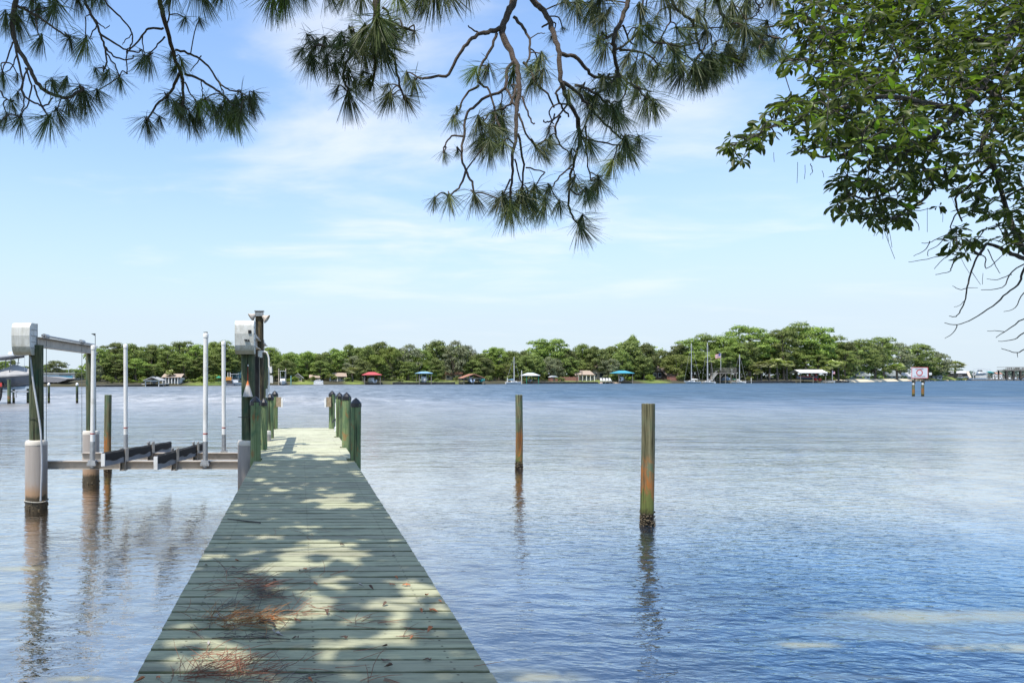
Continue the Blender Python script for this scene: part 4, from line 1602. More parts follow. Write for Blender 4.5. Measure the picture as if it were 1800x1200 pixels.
# ------------------------------------------------------------------ buildings and boats on the far shore
C_ = lambda n, c, **k: simple(n, c, **k)
M_hull = C_('white_gelcoat', (0.78, 0.78, 0.77), rough=0.3, var=0.04)
M_bluehull = C_('pale_blue_gelcoat', (0.42, 0.50, 0.56), rough=0.35, var=0.06)
M_dkglass = C_('tinted_glass', (0.03, 0.04, 0.05), rough=0.12, var=0.2)
M_greywood = C_('weathered_dock_wood', (0.22, 0.20, 0.17), rough=0.9, var=0.3, scale=2)
M_darkwood = C_('dark_wet_wood', (0.07, 0.06, 0.05), rough=0.9, var=0.3, scale=2)
M_brownroof = C_('brown_shingle_roof', (0.21, 0.165, 0.14), rough=0.9, var=0.2, scale=1.5)
M_tanroof = C_('tan_shingle_roof', (0.36, 0.28, 0.22), rough=0.9, var=0.15, scale=1.5)
M_orangeroof = C_('orange_metal_roof', (0.42, 0.22, 0.15), rough=0.6, var=0.15, scale=1.2)
M_whiteroof = C_('white_metal_roof', (0.78, 0.77, 0.76), rough=0.45, var=0.05)
M_greyroof = C_('grey_metal_roof', (0.44, 0.44, 0.44), rough=0.6, var=0.12)
M_brick = C_('red_brick_wall', (0.27, 0.125, 0.095), rough=0.9, var=0.25, scale=3)
M_tanwall = C_('tan_stucco_wall', (0.46, 0.38, 0.29), rough=0.9, var=0.1)
M_whitewall = C_('white_painted_wall', (0.68, 0.66, 0.61), rough=0.8, var=0.08)
M_brownwall = C_('dark_brown_siding', (0.085, 0.065, 0.055), rough=0.85, var=0.25)
M_tealwall = C_('pale_teal_wall', (0.36, 0.47, 0.46), rough=0.8, var=0.1)
M_mast = C_('silver_mast', (0.66, 0.67, 0.68), rough=0.4, metal=0.2, var=0.05)
M_line = C_('rigging_wire', (0.35, 0.36, 0.37), rough=0.5)
M_redcan = C_('red_canopy_fabric', (0.42, 0.07, 0.075), rough=0.8, var=0.08)
M_bluecan = C_('light_blue_canopy_fabric', (0.20, 0.36, 0.50), rough=0.8, var=0.06)
M_tealcan = C_('teal_canopy_fabric', (0.05, 0.27, 0.36), rough=0.8, var=0.06)
M_greycan = C_('pale_grey_canopy_fabric', (0.50, 0.53, 0.56), rough=0.8, var=0.05)
M_greencan = C_('green_canvas', (0.02, 0.22, 0.13), rough=0.85, var=0.1)
M_aqua = C_('turquoise_plastic', (0.05, 0.55, 0.50), rough=0.5)
M_redpl = C_('red_plastic', (0.62, 0.06, 0.05), rough=0.5)
M_orangepl = C_('orange_machine_paint', (0.65, 0.26, 0.05), rough=0.6)
M_coverblue = C_('pale_blue_boat_cover', (0.44, 0.54, 0.68), rough=0.85, var=0.1)
M_greycover = C_('grey_boat_cover', (0.36, 0.35, 0.34), rough=0.9, var=0.12, scale=2)
M_darkhull = C_('slate_grey_hull', (0.13, 0.145, 0.17), rough=0.4, var=0.08)
M_rock = C_('pale_shore_rock', (0.40, 0.30, 0.24), rough=0.95, var=0.35, scale=2)
M_seawall = C_('seawall_timber', (0.13, 0.105, 0.085), rough=0.95, var=0.35, scale=1.2)


def roof_gable(mb, x0, x1, y0, y1, ze, zr, along='y', t=0.14, ov=0.5):
    """two sloping slabs; ridge along y (gable faces the water) or along x"""
    if along == 'y':
        xm = (x0 + x1) / 2
        for a, b in ((x0 - ov, xm), (x1 + ov, xm)):
            za = ze - ov * (zr - ze) / (xm - x0)
            mb.extrude([(a, za), (b, zr), (b, zr + t), (a, za + t)], y0 - ov, y1 + ov, 'y')
    else:
        ym = (y0 + y1) / 2
        for a, b in ((y0 - ov, ym), (y1 + ov, ym)):
            za = ze - ov * (zr - ze) / (ym - y0)
            mb.extrude([(a, za), (b, zr), (b, zr + t), (a, za + t)], x0 - ov, x1 + ov, 'x')


def house(px0, px1, eave, ridge, d, depth, wall, roof, label, along='x', wins=4, pillars=0, chimney=False, pxr=None, group='houses on the far shore', gz=None, name='house', cat='house'):
    Y = shore((px0 + px1) / 2) + d
    s = Y / FX
    x0, x1 = gx(px0, Y), gx(px1, Y)
    z0 = ground_z(0, d) if gz is None else gz
    ze, zr = EYE + (CY - eave) * s, EYE + (CY - ridge) * s
    r = thing(name, label, cat, ((x0 + x1) / 2, Y, z0), group)
    mb = MB()
    mb.box(x0, x1, Y, Y + depth, z0 - 0.4, ze)
    if along == 'y':
        mb.extrude([(x0, ze), (x1, ze), ((x0 + x1) / 2, zr)], Y, Y + 0.2, 'y')
    part('wall', mb, wall, r)
    mb = MB()
    roof_gable(mb, x0, x1, Y, Y + depth, ze + 0.03, zr, along)
    rf = part('roof', mb, roof, r)
    if chimney:
        mb = MB()
        mb.box(x1 - 2.2, x1 - 1.2, Y + depth * 0.5, Y + depth * 0.5 + 1, ze, zr + 0.9)
        part('chimney', mb, M_brick, rf)
    W = x1 - x0
    for i in range(wins):
        wx = x0 + W * (i + 0.5) / wins
        ww = W / wins * 0.28
        hh = (ze - z0)
        mb = MB()
        mb.box(wx - ww - 0.08, wx + ww + 0.08, Y - 0.06, Y - 0.003, z0 + hh * 0.28, z0 + hh * 0.80)
        f = part('window', mb, M_whitewall, r)
        mb = MB()
        mb.box(wx - ww, wx + ww, Y - 0.085, Y - 0.063, z0 + hh * 0.33, z0 + hh * 0.76)
        part('pane', mb, M_dkglass, f)
    for i in range(pillars):
        wx = x0 + 0.2 + (W - 0.4) * i / max(1, pillars - 1)
        mb = MB()
        mb.tube([(wx, Y - 1.6, z0 - 0.3), (wx, Y - 1.6, ze)], 0.17, 8)
        part('pillar', mb, M_whitewall, r, True)
    if pillars:
        mb = MB()
        mb.box(x0 - 0.2, x1 + 0.2, Y - 1.9, Y - 0.005, ze + 0.02, ze + 0.16)
        part('porch_roof', mb, roof, r)
    return r


house(287, 316, 663.5, 657.5, 3.5, 7, M_whitewall, M_tanroof, 'white house with pillared porch behind the small palm on the far left shore', wins=4, pillars=6)
house(516, 531, 663, 656.5, 8, 6, M_tanwall, M_greyroof, 'small cottage with grey gabled roof right of the tall lift posts', 'y', 2)
house(546, 560, 663.5, 659, 9, 6, M_tanwall, M_tanroof, 'tan stucco house behind the floating white jet ski', wins=2)
house(579, 607, 662, 655.5, 10, 8, M_whitewall, M_tanroof, 'white bungalow with tan roof left of the yellowing palm', wins=3, pillars=3)
house(783, 812, 657.5, 650, 16, 8, M_tanwall, M_orangeroof, 'house with pink-orange roof mostly hidden by oaks behind the lawn', wins=3)
house(1013, 1043, 659, 651.5, 9, 9, M_tanwall, M_tanroof, 'wide villa wing with tan roof and white columns by the lawn', wins=5, pillars=5)
house(1041, 1062, 652.5, 641, 15, 9, M_tanwall, M_tanroof, 'taller gabled villa part rising behind the tan roofed wing', 'y', 2, chimney=True)
house(1147, 1172, 652, 642, 16, 9, M_brownwall, M_brownroof, 'brown lodge wing with high shingle roof above the yellow lawn', wins=3)
house(1172, 1194, 658, 649.5, 11, 8, M_brownwall, M_brownroof, 'low brown lodge wing over the red brick terrace', wins=3, chimney=True)
house(1507, 1529, 660.5, 653, 14, 9, M_tealwall, C_('slate_roof', (0.19, 0.21, 0.21), rough=0.9), 'pale teal house under the trees behind the beach', wins=3)
house(1560, 1583, 660, 651, 20, 9, M_tealwall, C_('slate_roof', (0.19, 0.21, 0.21), rough=0.9), 'pale house with light roof half hidden behind the beach palm', wins=3)
house(1590, 1603, 661.5, 655, 12, 7, M_whitewall, M_greyroof, 'white cottage just left of the warning sign', wins=2)
house(1634, 1656, 661.5, 656, 6, 5, M_whitewall, M_greyroof, 'low white cottage between the sign and the point', wins=3)
house(403, 428, 663, 650, 12, 8, M_tealwall, C_('teal_metal_roof', (0.18, 0.33, 0.36), rough=0.6), 'house with blue-green roof behind the work boat and right motor box', wins=3)


def shed():
    Y = shore(974) + 5
    x0, x1 = gx(967.5, Y), gx(980.5, Y)
    z0 = 0.85
    r = thing('garden_shed', 'small red shed with pale curved roof on the lawn', 'shed', ((x0 + x1) / 2, Y, z0))
    mb = MB()
    mb.box(x0, x1, Y, Y + 2.2, z0 - 0.2, 2.35)
    part('wall', mb, M_brick, r)
    mb = MB()
    pts = [(x0 - 0.15 + (x1 - x0 + 0.3) * k / 8, 2.36 + 0.55 * math.sin(PI * k / 8)) for k in range(9)]
    mb.extrude(pts, Y - 0.2, Y + 2.4, 'y')
    part('roof', mb, M_greycan, r)
    mb = MB()
    xm = (x0 + x1) / 2
    mb.box(xm - 0.4, xm + 0.4, Y - 0.05, Y - 0.003, z0, 2.2)
    part('door', mb, M_brownwall, r)
    # terrace walls
    Y = shore(1184) + 6.5
    mb = MB()
    mb.box(gx(1177, Y), gx(1192, Y), Y, Y + 2, 0.6, EYE + (CY - 661.5) * Y / FX)
    mb.box(gx(1176.6, Y), gx(1192.4, Y), Y - 0.1, Y + 2.1, EYE + (CY - 661.5) * Y / FX + 0.003, EYE + (CY - 661) * Y / FX)
    single('brick_terrace', mb, M_brick, 'red brick terrace wall below the brown lodge', 'terrace wall', (gx(1184, Y), Y, 0.6))
    Y = shore(995) + 7
    mb = MB()
    for a, b in ((985, 1001), (1001.3, 1016)):
        mb.box(gx(a, Y), gx(b, Y), Y, Y + 0.3, 0.8, EYE + (CY - 662.5) * Y / FX)
    for a in (985, 993, 1001, 1009, 1016):
        mb.box(gx(a, Y) - 0.2, gx(a, Y) + 0.2, Y - 0.05, Y + 0.35, 0.8, EYE + (CY - 661.8) * Y / FX)
    single('garden_wall', mb, M_brick, 'low reddish garden wall left of the tan villa', 'garden wall', (gx(1000, Y), Y, 0.8))


shed()


def boat_hull(L, B, H, sheer=0.25, seg=12):
    """hull with pointed bow at +x (waterline z=0)"""
    st = []
    for i in range(seg + 1):
        f = i / seg
        w = B / 2 * (1 - max(0, (f - 0.45) / 0.55) ** 2.1) * (0.86 + 0.14 * min(1, f * 3))
        w = max(w, 0.02)
        zt = H * (1 + sheer * f * f)
        zk = -0.25 + max(0, f - 0.7) * 1.2 * H
        x = -L / 2 + L * f
        st.append([(x, -w, zt), (x, -w * 0.86, zt * 0.35), (x, -w * 0.35, min(zt * 0.2, zk + 0.1)), (x, 0, zk), (x, w * 0.35, min(zt * 0.2, zk + 0.1)), (x, w * 0.86, zt * 0.35), (x, w, zt)])
    vs = [v for s in st for v in s]
    fs = []
    for i in range(seg):
        for j in range(6):
            a = i * 7 + j
            fs.append((a, a + 1, a + 8, a + 7))
        fs.append((i * 7 + 6, i * 7, i * 7 + 7, i * 7 + 13))
    fs.append((0, 1, 2, 3, 4, 5, 6))
    return vs, fs


def xf(vs, loc, yaw=0.0, pitch=0.0):
    M = Matrix.Translation(Vector(loc)) @ Matrix.Rotation(yaw, 4, 'Z') @ Matrix.Rotation(pitch, 4, 'Y')
    return [tuple(M @ Vector(v)) for v in vs]


class Loc:
    """adds boxes and tubes of a boat in the boat's own frame"""
    def __init__(self, loc, yaw=0.0, pitch=0.0):
        self.a = (loc, yaw, pitch)

    def mb(self, f):
        m = MB()
        f(m)
        m.v = xf(m.v, *self.a)
        return m


def motorboat(px, wl, d, L, yaw, label, hullm=None, top=None, z=0.0, cabin=True, group='boats on the far shore', Y=None, topm=None, name='motorboat'):
    Y = Y or shore(px) + d
    X = gx(px, Y)
    r = thing(name, label, 'boat', (X, Y, z), group)
    F = Loc((X, Y, z), yaw)
    vs, fs = boat_hull(L, L * 0.33, L * 0.14)
    part('hull', F.mb(lambda m: m.add(vs, fs)), hullm or M_hull, r, True)
    h = L * 0.14
    if cabin:
        part('cabin', F.mb(lambda m: m.extrude([(-L * 0.16, h), (L * 0.20, h * 1.15), (L * 0.08, h * 1.9), (-L * 0.14, h * 1.9)], -L * 0.10, L * 0.10, 'y')), M_hull, r)
        part('windscreen', F.mb(lambda m: m.extrude([(L * 0.10, h * 1.92), (L * 0.02, h * 2.5), (-L * 0.10, h * 2.5), (-L * 0.12, h * 1.92)], -L * 0.095, L * 0.095, 'y')), M_dkglass, r)
        part('deck', F.mb(lambda m: m.box(-L * 0.47, L * 0.3, -L * 0.12, L * 0.12, h * 0.9, h * 1.01)), M_whitewall, r)
    if top:
        zt = top
        part('hardtop', F.mb(lambda m: m.box(-L * 0.20, L * 0.14, -L * 0.13, L * 0.13, zt, zt + 0.12)), topm or M_hull, r)
        part('frame', F.mb(lambda m: [m.tube([(x, y, h), (x, y, zt)], 0.04, 5) for x in (-L * 0.16, L * 0.10) for y in (-L * 0.11, L * 0.11)]), M_mast, r)
    part('outboard', F.mb(lambda m: [m.box(-L * 0.55, -L * 0.49, -0.2, 0.2, h * 0.7, h * 1.5), m.box(-L * 0.54, -L * 0.505, -0.07, 0.07, -0.3, h * 0.7)]), M_cap, r)
    return r


def sailboat(px, wl, mast_top, L, yaw, label, hullm=None, cover=None, bimini=None, spread=(0.55,), d=-2.0, mr=0.12):
    Y = shore(px) + d
    X = gx(px, Y)
    zt = EYE + (CY - mast_top) * Y / FX
    r = thing('sailboat', label, 'sailboat', (X, Y, 0), 'sailboats moored on the far shore')
    F = Loc((X, Y, 0), yaw)
    vs, fs = boat_hull(L, L * 0.30, L * 0.115, 0.3)
    h = L * 0.115
    part('hull', F.mb(lambda m: m.add(vs, fs)), hullm or M_hull, r, True)
    part('deck', F.mb(lambda m: m.box(-L * 0.46, L * 0.26, -L * 0.115, L * 0.115, h * 0.94, h * 1.05)), M_whitewall, r)
    part('cabin', F.mb(lambda m: m.extrude([(-L * 0.15, h), (L * 0.24, h * 1.1), (L * 0.16, h * 1.65), (-L * 0.13, h * 1.65)], -L * 0.085, L * 0.085, 'y')), M_hull, r)
    part('porthole_strip', F.mb(lambda m: m.box(-L * 0.10, L * 0.13, -L * 0.088, L * 0.088, h * 1.25, h * 1.5)), M_dkglass, r)
    mp = part('mast', F.mb(lambda m: m.tube([(L * 0.06, 0, h), (L * 0.06, 0, zt)], [mr, mr * 0.8], 8)), M_mast, r, True)
    for s in spread:
        part('spreader', F.mb(lambda m: m.tube([(L * 0.06, -L * 0.13, h + (zt - h) * s), (L * 0.06, L * 0.13, h + (zt - h) * s)], 0.045, 5)), M_mast, mp)
    part('boom', F.mb(lambda m: m.tube([(L * 0.05, 0, h * 2.2), (-L * 0.36, 0, h * 2.1)], 0.07, 6)), M_mast, r)
    part('sail_cover', F.mb(lambda m: m.tube([(L * 0.03, 0, h * 2.42), (-L * 0.2, 0, h * 2.35), (-L * 0.34, 0, h * 2.27)], [0.20, 0.16, 0.08], 7)), cover or M_bluecan, r, True)
    part('stay', F.mb(lambda m: [m.tube([(x, y, h), (L * 0.06, 0, zt)], 0.03, 4) for x, y in ((L * 0.49, 0), (-L * 0.47, 0), (L * 0.04, L * 0.14), (L * 0.04, -L * 0.14))]), M_line, r)
    if bimini:
        part('bimini', F.mb(lambda m: m.extrude([(-L * 0.40, h * 2.6), (-L * 0.34, h * 2.9), (-L * 0.18, h * 2.9), (-L * 0.12, h * 2.6), (-L * 0.12, h * 2.5), (-L * 0.40, h * 2.5)], -L * 0.11, L * 0.11, 'y')), bimini, r)
    part('rail', F.mb(lambda m: [m.tube([(x, y, h), (x, y, h * 1.5)], 0.03, 4) for x in (-L * 0.45, -L * 0.3, L * 0.3, L * 0.42) for y in (-L * 0.06, L * 0.06)]), M_mast, r)
    return r


sailboat(1217, 673, 603, 5.8, 2.35, 'sailboat with pale blue hull and the leftmost of the three masts', M_bluehull, M_hull, None, (0.58,))
sailboat(1245, 673, 602, 5.0, 2.1, 'white sailboat with two spreaders in front of the upper deck stair', M_hull, M_greycover, None, (0.42, 0.72))
sailboat(1298.5, 673, 623, 5.0, -0.8, 'small sloop with green cockpit cover right of the two-storey dock', M_hull, M_hull, M_greencan, (0.55,))
sailboat(902, 675, 627, 5.6, 0.15, 'lone sailboat with white hull left of the grey canopy', M_hull, M_bluecan, None, (0.5,), d=-1.5)


def canopy(px0, px1, eave, ridge, d, depth, roofm, label, name='boat_canopy', boat=None, post=None, grp='covered boat lifts on the far shore'):
    Y = shore((px0 + px1) / 2) + d
    s = Y / FX
    x0, x1 = gx(px0, Y), gx(px1, Y)
    xm = (x0 + x1) / 2
    ze, zr = EYE + (CY - eave) * s, EYE + (CY - ridge) * s
    r = thing(name, label, 'boat canopy', (xm, Y, 0), grp)
    y0, y1 = Y - depth / 2, Y + depth / 2
    mb = MB()
    q = 0.32 * (x1 - x0)
    vs = [(x0, y0, ze), (x1, y0, ze), (x1, y1, ze), (x0, y1, ze),
          (xm - q * 0.5, Y - depth * 0.1, zr), (xm + q * 0.5, Y - depth * 0.1, zr), (xm + q * 0.5, Y + depth * 0.1, zr), (xm - q * 0.5, Y + depth * 0.1, zr),
          (x0, y0, ze - 0.16), (x1, y0, ze - 0.16), (x1, y1, ze - 0.16), (x0, y1, ze - 0.16)]
    mb.add(vs, [(0, 1, 5, 4), (1, 2, 6, 5), (2, 3, 7, 6), (3, 0, 4, 7), (4, 5, 6, 7), (0, 8, 9, 1), (1, 9, 10, 2), (2, 10, 11, 3), (3, 11, 8, 0), (8, 11, 10, 9)])
    part('canopy', mb, roofm, r)
    for x in (x0 + 0.5, x1 - 0.5):
        for y in (y0 + 0.4, y1 - 0.4):
            mb = MB()
            mb.tube([(x, y, -1), (x, y, ze)], 0.13, 8)
            part('post', mb, post or M_greywood, r, True)
    mb = MB()
    mb.box(x0 + 0.3, x1 - 0.3, y0 + 0.3, y0 + 0.5, 0.35, 0.5)
    mb.box(x0 + 0.3, x1 - 0.3, y1 - 0.5, y1 - 0.3, 0.35, 0.5)
    part('lift_beam', mb, M_darkwood, r)
    return r


canopy(637, 669.5, 658.5, 653.6, -1, 7.5, M_redcan, 'red canopy on posts over a boat lift')
canopy(732, 758, 655.6, 652.8, -1, 7, M_bluecan, 'light blue canopy on posts over a white motorboat')
canopy(919, 945, 659.5, 655, -1, 6, M_greycan, 'pale grey hipped canopy on dark posts left of the red shed', post=M_greencan)
canopy(1079, 1107.5, 655.5, 651.2, 1, 7, M_tealcan, 'teal canopy over dark posts in front of the big oak')
motorboat(653, 675, -1, 5.8, PI / 2 + 0.3, 'white motorboat on the lift under the red canopy', z=0.7)
motorboat(745, 675, -1.2, 7.0, -PI / 2, 'white motorboat with bow towards the bay under the light blue canopy', z=0.75, top=3.0)
motorboat(932, 675, -1, 5, 1.2, 'dark small boat under the pale grey canopy', hullm=M_darkhull, z=0.9, cabin=False)
motorboat(1093, 672, 1, 5.5, 1.0, 'boat resting under the teal canopy', z=1.0)


def gable_boathouse(px0, px1, eave, ridge, d, depth, roofm, label, posts=3, beam=M_greywood, along='y', pxm=None):
    Y = shore((px0 + px1) / 2) + d
    s = Y / FX
    x0, x1 = gx(px0, Y), gx(px1, Y)
    ze, zr = EYE + (CY - eave) * s, EYE + (CY - ridge) * s
    r = thing('boathouse', label, 'boathouse', ((x0 + x1) / 2, Y, 0), 'open boathouses on the far shore')
    mb = MB()
    roof_gable(mb, x0, x1, Y - depth / 2, Y + depth / 2, ze, zr, along, 0.12, 0.35)
    rf = part('roof', mb, roofm, r)
    # raised seams
    mb = MB()
    if along == 'x':
        n = 12
        for i in range(n + 1):
            x = x0 - 0.3 + (x1 - x0 + 0.6) * i / n
            mb.bar((x, Y - depth / 2 - 0.3, ze - 0.08), (x, Y, zr + 0.15), 0.05, 0.05)
    else:
        for i in range(8):
            y = Y - depth / 2 - 0.3 + (depth + 0.6) * i / 7
            for a in (x0 - 0.3, x1 + 0.3):
                mb.bar((a, y, ze + 0.02), ((x0 + x1) / 2, y, zr + 0.15), 0.05, 0.05)
    part('seams', mb, roofm, rf)
    for i in range(posts):
        x = x0 + 0.15 + (x1 - x0 - 0.3) * i / (posts - 1)
        for y in (Y - depth / 2 + 0.2, Y + depth / 2 - 0.2):
            mb = MB()
            mb.tube([(x, y, -1), (x, y, ze)], 0.13, 8)
            part('post', mb, beam, r, True)
    mb = MB()
    mb.box(x0 - 0.1, x1 + 0.1, Y - depth / 2 + 0.08, Y - depth / 2 + 0.2, ze - 0.3, ze - 0.03)
    part('header_beam', mb, beam, r)
    mb = MB()
    mb.box(x0 - 0.8, x0 - 0.05, Y - depth / 2, Y + depth / 2 + 3, 0.55, 0.7)
    mb.box(x1 + 0.05, x1 + 0.8, Y - depth / 2, Y + depth / 2 + 3, 0.55, 0.7)
    part('walkway', mb, beam, r)
    return r


gable_boathouse(259.5, 284.5, 668, 663, -2, 6, M_greyroof, 'small boathouse with grey-white gabled roof at the far left shore', 2, M_whitewall)
gable_boathouse(811, 846, 664, 657.5, -1.5, 7, M_orangeroof, 'boathouse with orange roof and covered boat inside', 3)
gable_boathouse(1398, 1443, 654.8, 650, -2, 6, M_whiteroof, 'long boathouse with bright white metal roof', 3, M_greywood, 'x')
motorboat(271, 675, -2, 5, PI / 2 + 0.2, 'dark boat on the lift inside the grey gabled boathouse', hullm=M_darkhull, z=0.9)
motorboat(827, 675, -2, 6, PI / 2, 'boat under a pale blue cover inside the orange boathouse', hullm=M_coverblue, z=0.8)
motorboat(1418, 665, -2, 7.5, PI - 0.1, 'dark boat with red stripe inside the white roofed boathouse', hullm=M_darkhull, z=1.6, cabin=False)


def stripe_and_floats():
    Y = shore(1418) - 3.6
    mb = MB()
    mb.bar((gx(1404, Y), Y, 2.75), (gx(1432, Y), Y, 2.35), 0.05, 0.22)
    single('red_kayak', mb, M_redpl, 'long narrow red board hung along the dark boat in the white boathouse', 'board', (gx(1418, Y), Y, 2.5))
    for px, pz, lab in ((1433.5, 1.4, 'red ball float left of two by the boathouse post'), (1441, 1.35, 'red ball float right of the boathouse post'),
                        (1423, 3.2, 'red bag hung under the white roof on the left'), (1434.5, 3.2, 'red bag hung under the white roof on the right')):
        mb = MB()
        mb.lathe([(0.15, -0.5), (0.5, -0.3), (0.62, 0.05), (0.45, 0.4), (0.15, 0.55)] if pz < 2 else [(0.15, -0.4), (0.3, -0.2), (0.28, 0.2), (0.1, 0.42)], (gx(px, Y), Y, pz), 12)
        single('float' if pz < 2 else 'hanging_bag', mb, M_redpl, lab, 'float' if pz < 2 else 'bag', (gx(px, Y), Y, pz), smooth=True)
    mb = MB()
    Y = shore(1452) - 3
    mb.box(gx(1441, Y), gx(1465, Y), Y - 1, Y + 1, 0.45, 0.75)
    for px in (1442, 1453, 1464):
        mb.box(gx(px, Y) - 0.1, gx(px, Y) + 0.1, Y - 0.8, Y - 0.6, -1, 0.45)
    single('floating_ramp', mb, M_hull, 'low white dock ramp right of the white roofed boathouse', 'ramp', (gx(1452, Y), Y, 0.4))


stripe_and_floats()


def flag_mat():
    m, t = new_mat('striped_flag')
    oc = t.n('ShaderNodeTexCoord').outputs['Object']
    s = t.n('ShaderNodeSeparateXYZ', i_0=oc)
    return m, t, s


def flag(px, topy, basey, w, h, side, label, Ygap, Y=None):
    """pole with a stars-and-stripes flag: 13 stripes and a canton, each cut as its own faces"""
    Y = Y or shore(px) + Ygap
    s = Y / FX
    X = gx(px, Y)
    zt, zb = EYE + (CY - topy) * s, EYE + (CY - basey) * s
    r = thing('flagpole', label, 'flag', (X, Y, zb), 'flags on the far shore')
    mb = MB()
    mb.tube([(X, Y, zb), (X, Y, zt)], 0.07, 8)
    mb.lathe([(0.03, 0), (0.12, 0.08), (0.03, 0.2)], (X, Y, zt), 8)
    part('pole', mb, M_mast, r, True)
    mb = MB()
    W, H = w * s, h * s
    n = 10
    def pt(i, j, off=0.0):
        u = i / n
        return (X + side * (0.08 + u * W), Y + 0.18 * math.sin(u * 7) * u - off, zt - 0.1 - j * H / 13 - 0.18 * H * u * u)
    for j in range(13):
        for i in range(n):
            mb.add([pt(i, j), pt(i + 1, j), pt(i + 1, j + 1), pt(i, j + 1)], [(0, 1, 2, 3)], 0 if j % 2 == 0 else 1)
    for off in (0.012, -0.012):
        for i in range(4):
            mb.add([pt(i, 0, off), pt(i + 1, 0, off), pt(i + 1, 7, off), pt(i, 7, off)], [(0, 1, 2, 3)], 2)
    st = [(0.5 + a * 0.85, 0.9 + b * 1.35) for a in range(4) for b in range(5)]
    for a, b in st:
        p = Vector(pt(a, b, 0.03))
        k = H * 0.018
        mb.add([p + Vector((math.cos(q) * k * (1 if e % 2 == 0 else 0.42), 0, math.sin(q) * k * (1 if e % 2 == 0 else 0.42))) for e, q in enumerate(np.linspace(PI / 2, PI / 2 + 2 * PI, 10, endpoint=False))], [tuple(range(10))], 1)
    part('flag', mb, [C_('flag_red', (0.50, 0.04, 0.06), rough=0.8), C_('flag_white', (0.75, 0.75, 0.75), rough=0.8, var=0.03), C_('flag_blue', (0.05, 0.07, 0.28), rough=0.8)], r)
    return r


flag(1267, 621, 650, 9, 7.5, -1, 'large striped flag flying left from a pole on the upper deck', -2)
flag(1463, 652, 668, 5, 4.5, 1, 'small striped flag on a short pole at the end of the white ramp', -2.5)


def two_storey_dock():
    Y = shore(1272) - 2
    s = Y / FX
    x0, x1 = gx(1257.5, Y), gx(1287, Y)
    zd = EYE + (CY - 655.0) * s
    zt = EYE + (CY - 647) * s
    dep = 6.0
    r = thing('two_storey_dock', 'grey wooden boat dock with a railed upper deck and a stair', 'boat dock', ((x0 + x1) / 2, Y, 0))
    mb = MB()
    mb.box(x0, x1, Y - dep / 2, Y + dep / 2, zd - 0.35, zd)
    part('upper_deck', mb, M_greywood, r)
    for i in range(4):
        x = x0 + 0.15 + (x1 - x0 - 0.3) * i / 3
        for y in (Y - dep / 2 + 0.15, Y + dep / 2 - 0.15):
            mb = MB()
            mb.tube([(x, y, -1), (x, y, zd - 0.35)], 0.13, 8)
            part('post', mb, M_greywood, r, True)
    mb = MB()
    for y in (Y - dep / 2 + 0.05, Y + dep / 2 - 0.05):
        mb.box(x0, x1, y - 0.04, y + 0.04, zt - 0.1, zt)
        mb.box(x0, x1, y - 0.03, y + 0.03, (zt + zd) / 2 - 0.05, (zt + zd) / 2 + 0.03)
    part('top_rail', mb, M_greywood, r)
    for i in range(13):
        x = x0 + 0.06 + (x1 - x0 - 0.12) * i / 12
        mb = MB()
        mb.box(x - 0.05, x + 0.05, Y - dep / 2 - 0.02, Y - dep / 2 + 0.1, zd, zt - 0.1)
        part('baluster', mb, M_greywood, r)
    mb = MB()
    a, b = Vector((x0, Y - 1, zd - 0.1)), Vector((gx(1247, Y), Y - 1, 1.0))
    for q in (-0.4, 0.4):
        mb.bar(a + Vector((0, q, 0)), b + Vector((0, q, 0)), 0.07, 0.28)
        mb.bar(a + Vector((0, q, 0.95)), b + Vector((0, q, 0.95)), 0.06, 0.10)
    for i in range(9):
        p = a.lerp(b, (i + 0.5) / 9)
        mb.box(p.x - 0.14, p.x + 0.14, p.y - 0.4, p.y + 0.4, p.z + 0.1, p.z + 0.14)
    part('stair', mb, C_('pale_stair_wood', (0.50, 0.48, 0.44)), r)
    mb = MB()
    for sg in (1, -1):
        xa = x0 if sg == 1 else x1
        mb.bar((xa + sg * 0.15, Y - dep / 2 + 0.02, zd - 1.6), (xa + sg * 1.5, Y - dep / 2 + 0.02, zd - 0.36), 0.09, 0.09)
    part('brace', mb, M_greywood, r)
    return r


two_storey_dock()
motorboat(1276, 670, -2.3, 5.5, -PI / 2, 'covered pale boat on the lift under the upper deck', hullm=M_coverblue, z=1.2)
motorboat(411, 676, -1.5, 6.5, PI + 0.4, 'white cruiser moored beside the orange work boat', top=3.2)
motorboat(497, 676, -1.5, 6.5, -PI / 2, 'tall white sportfishing boat between two lift posts, bow to the bay', top=3.9, z=0.25)


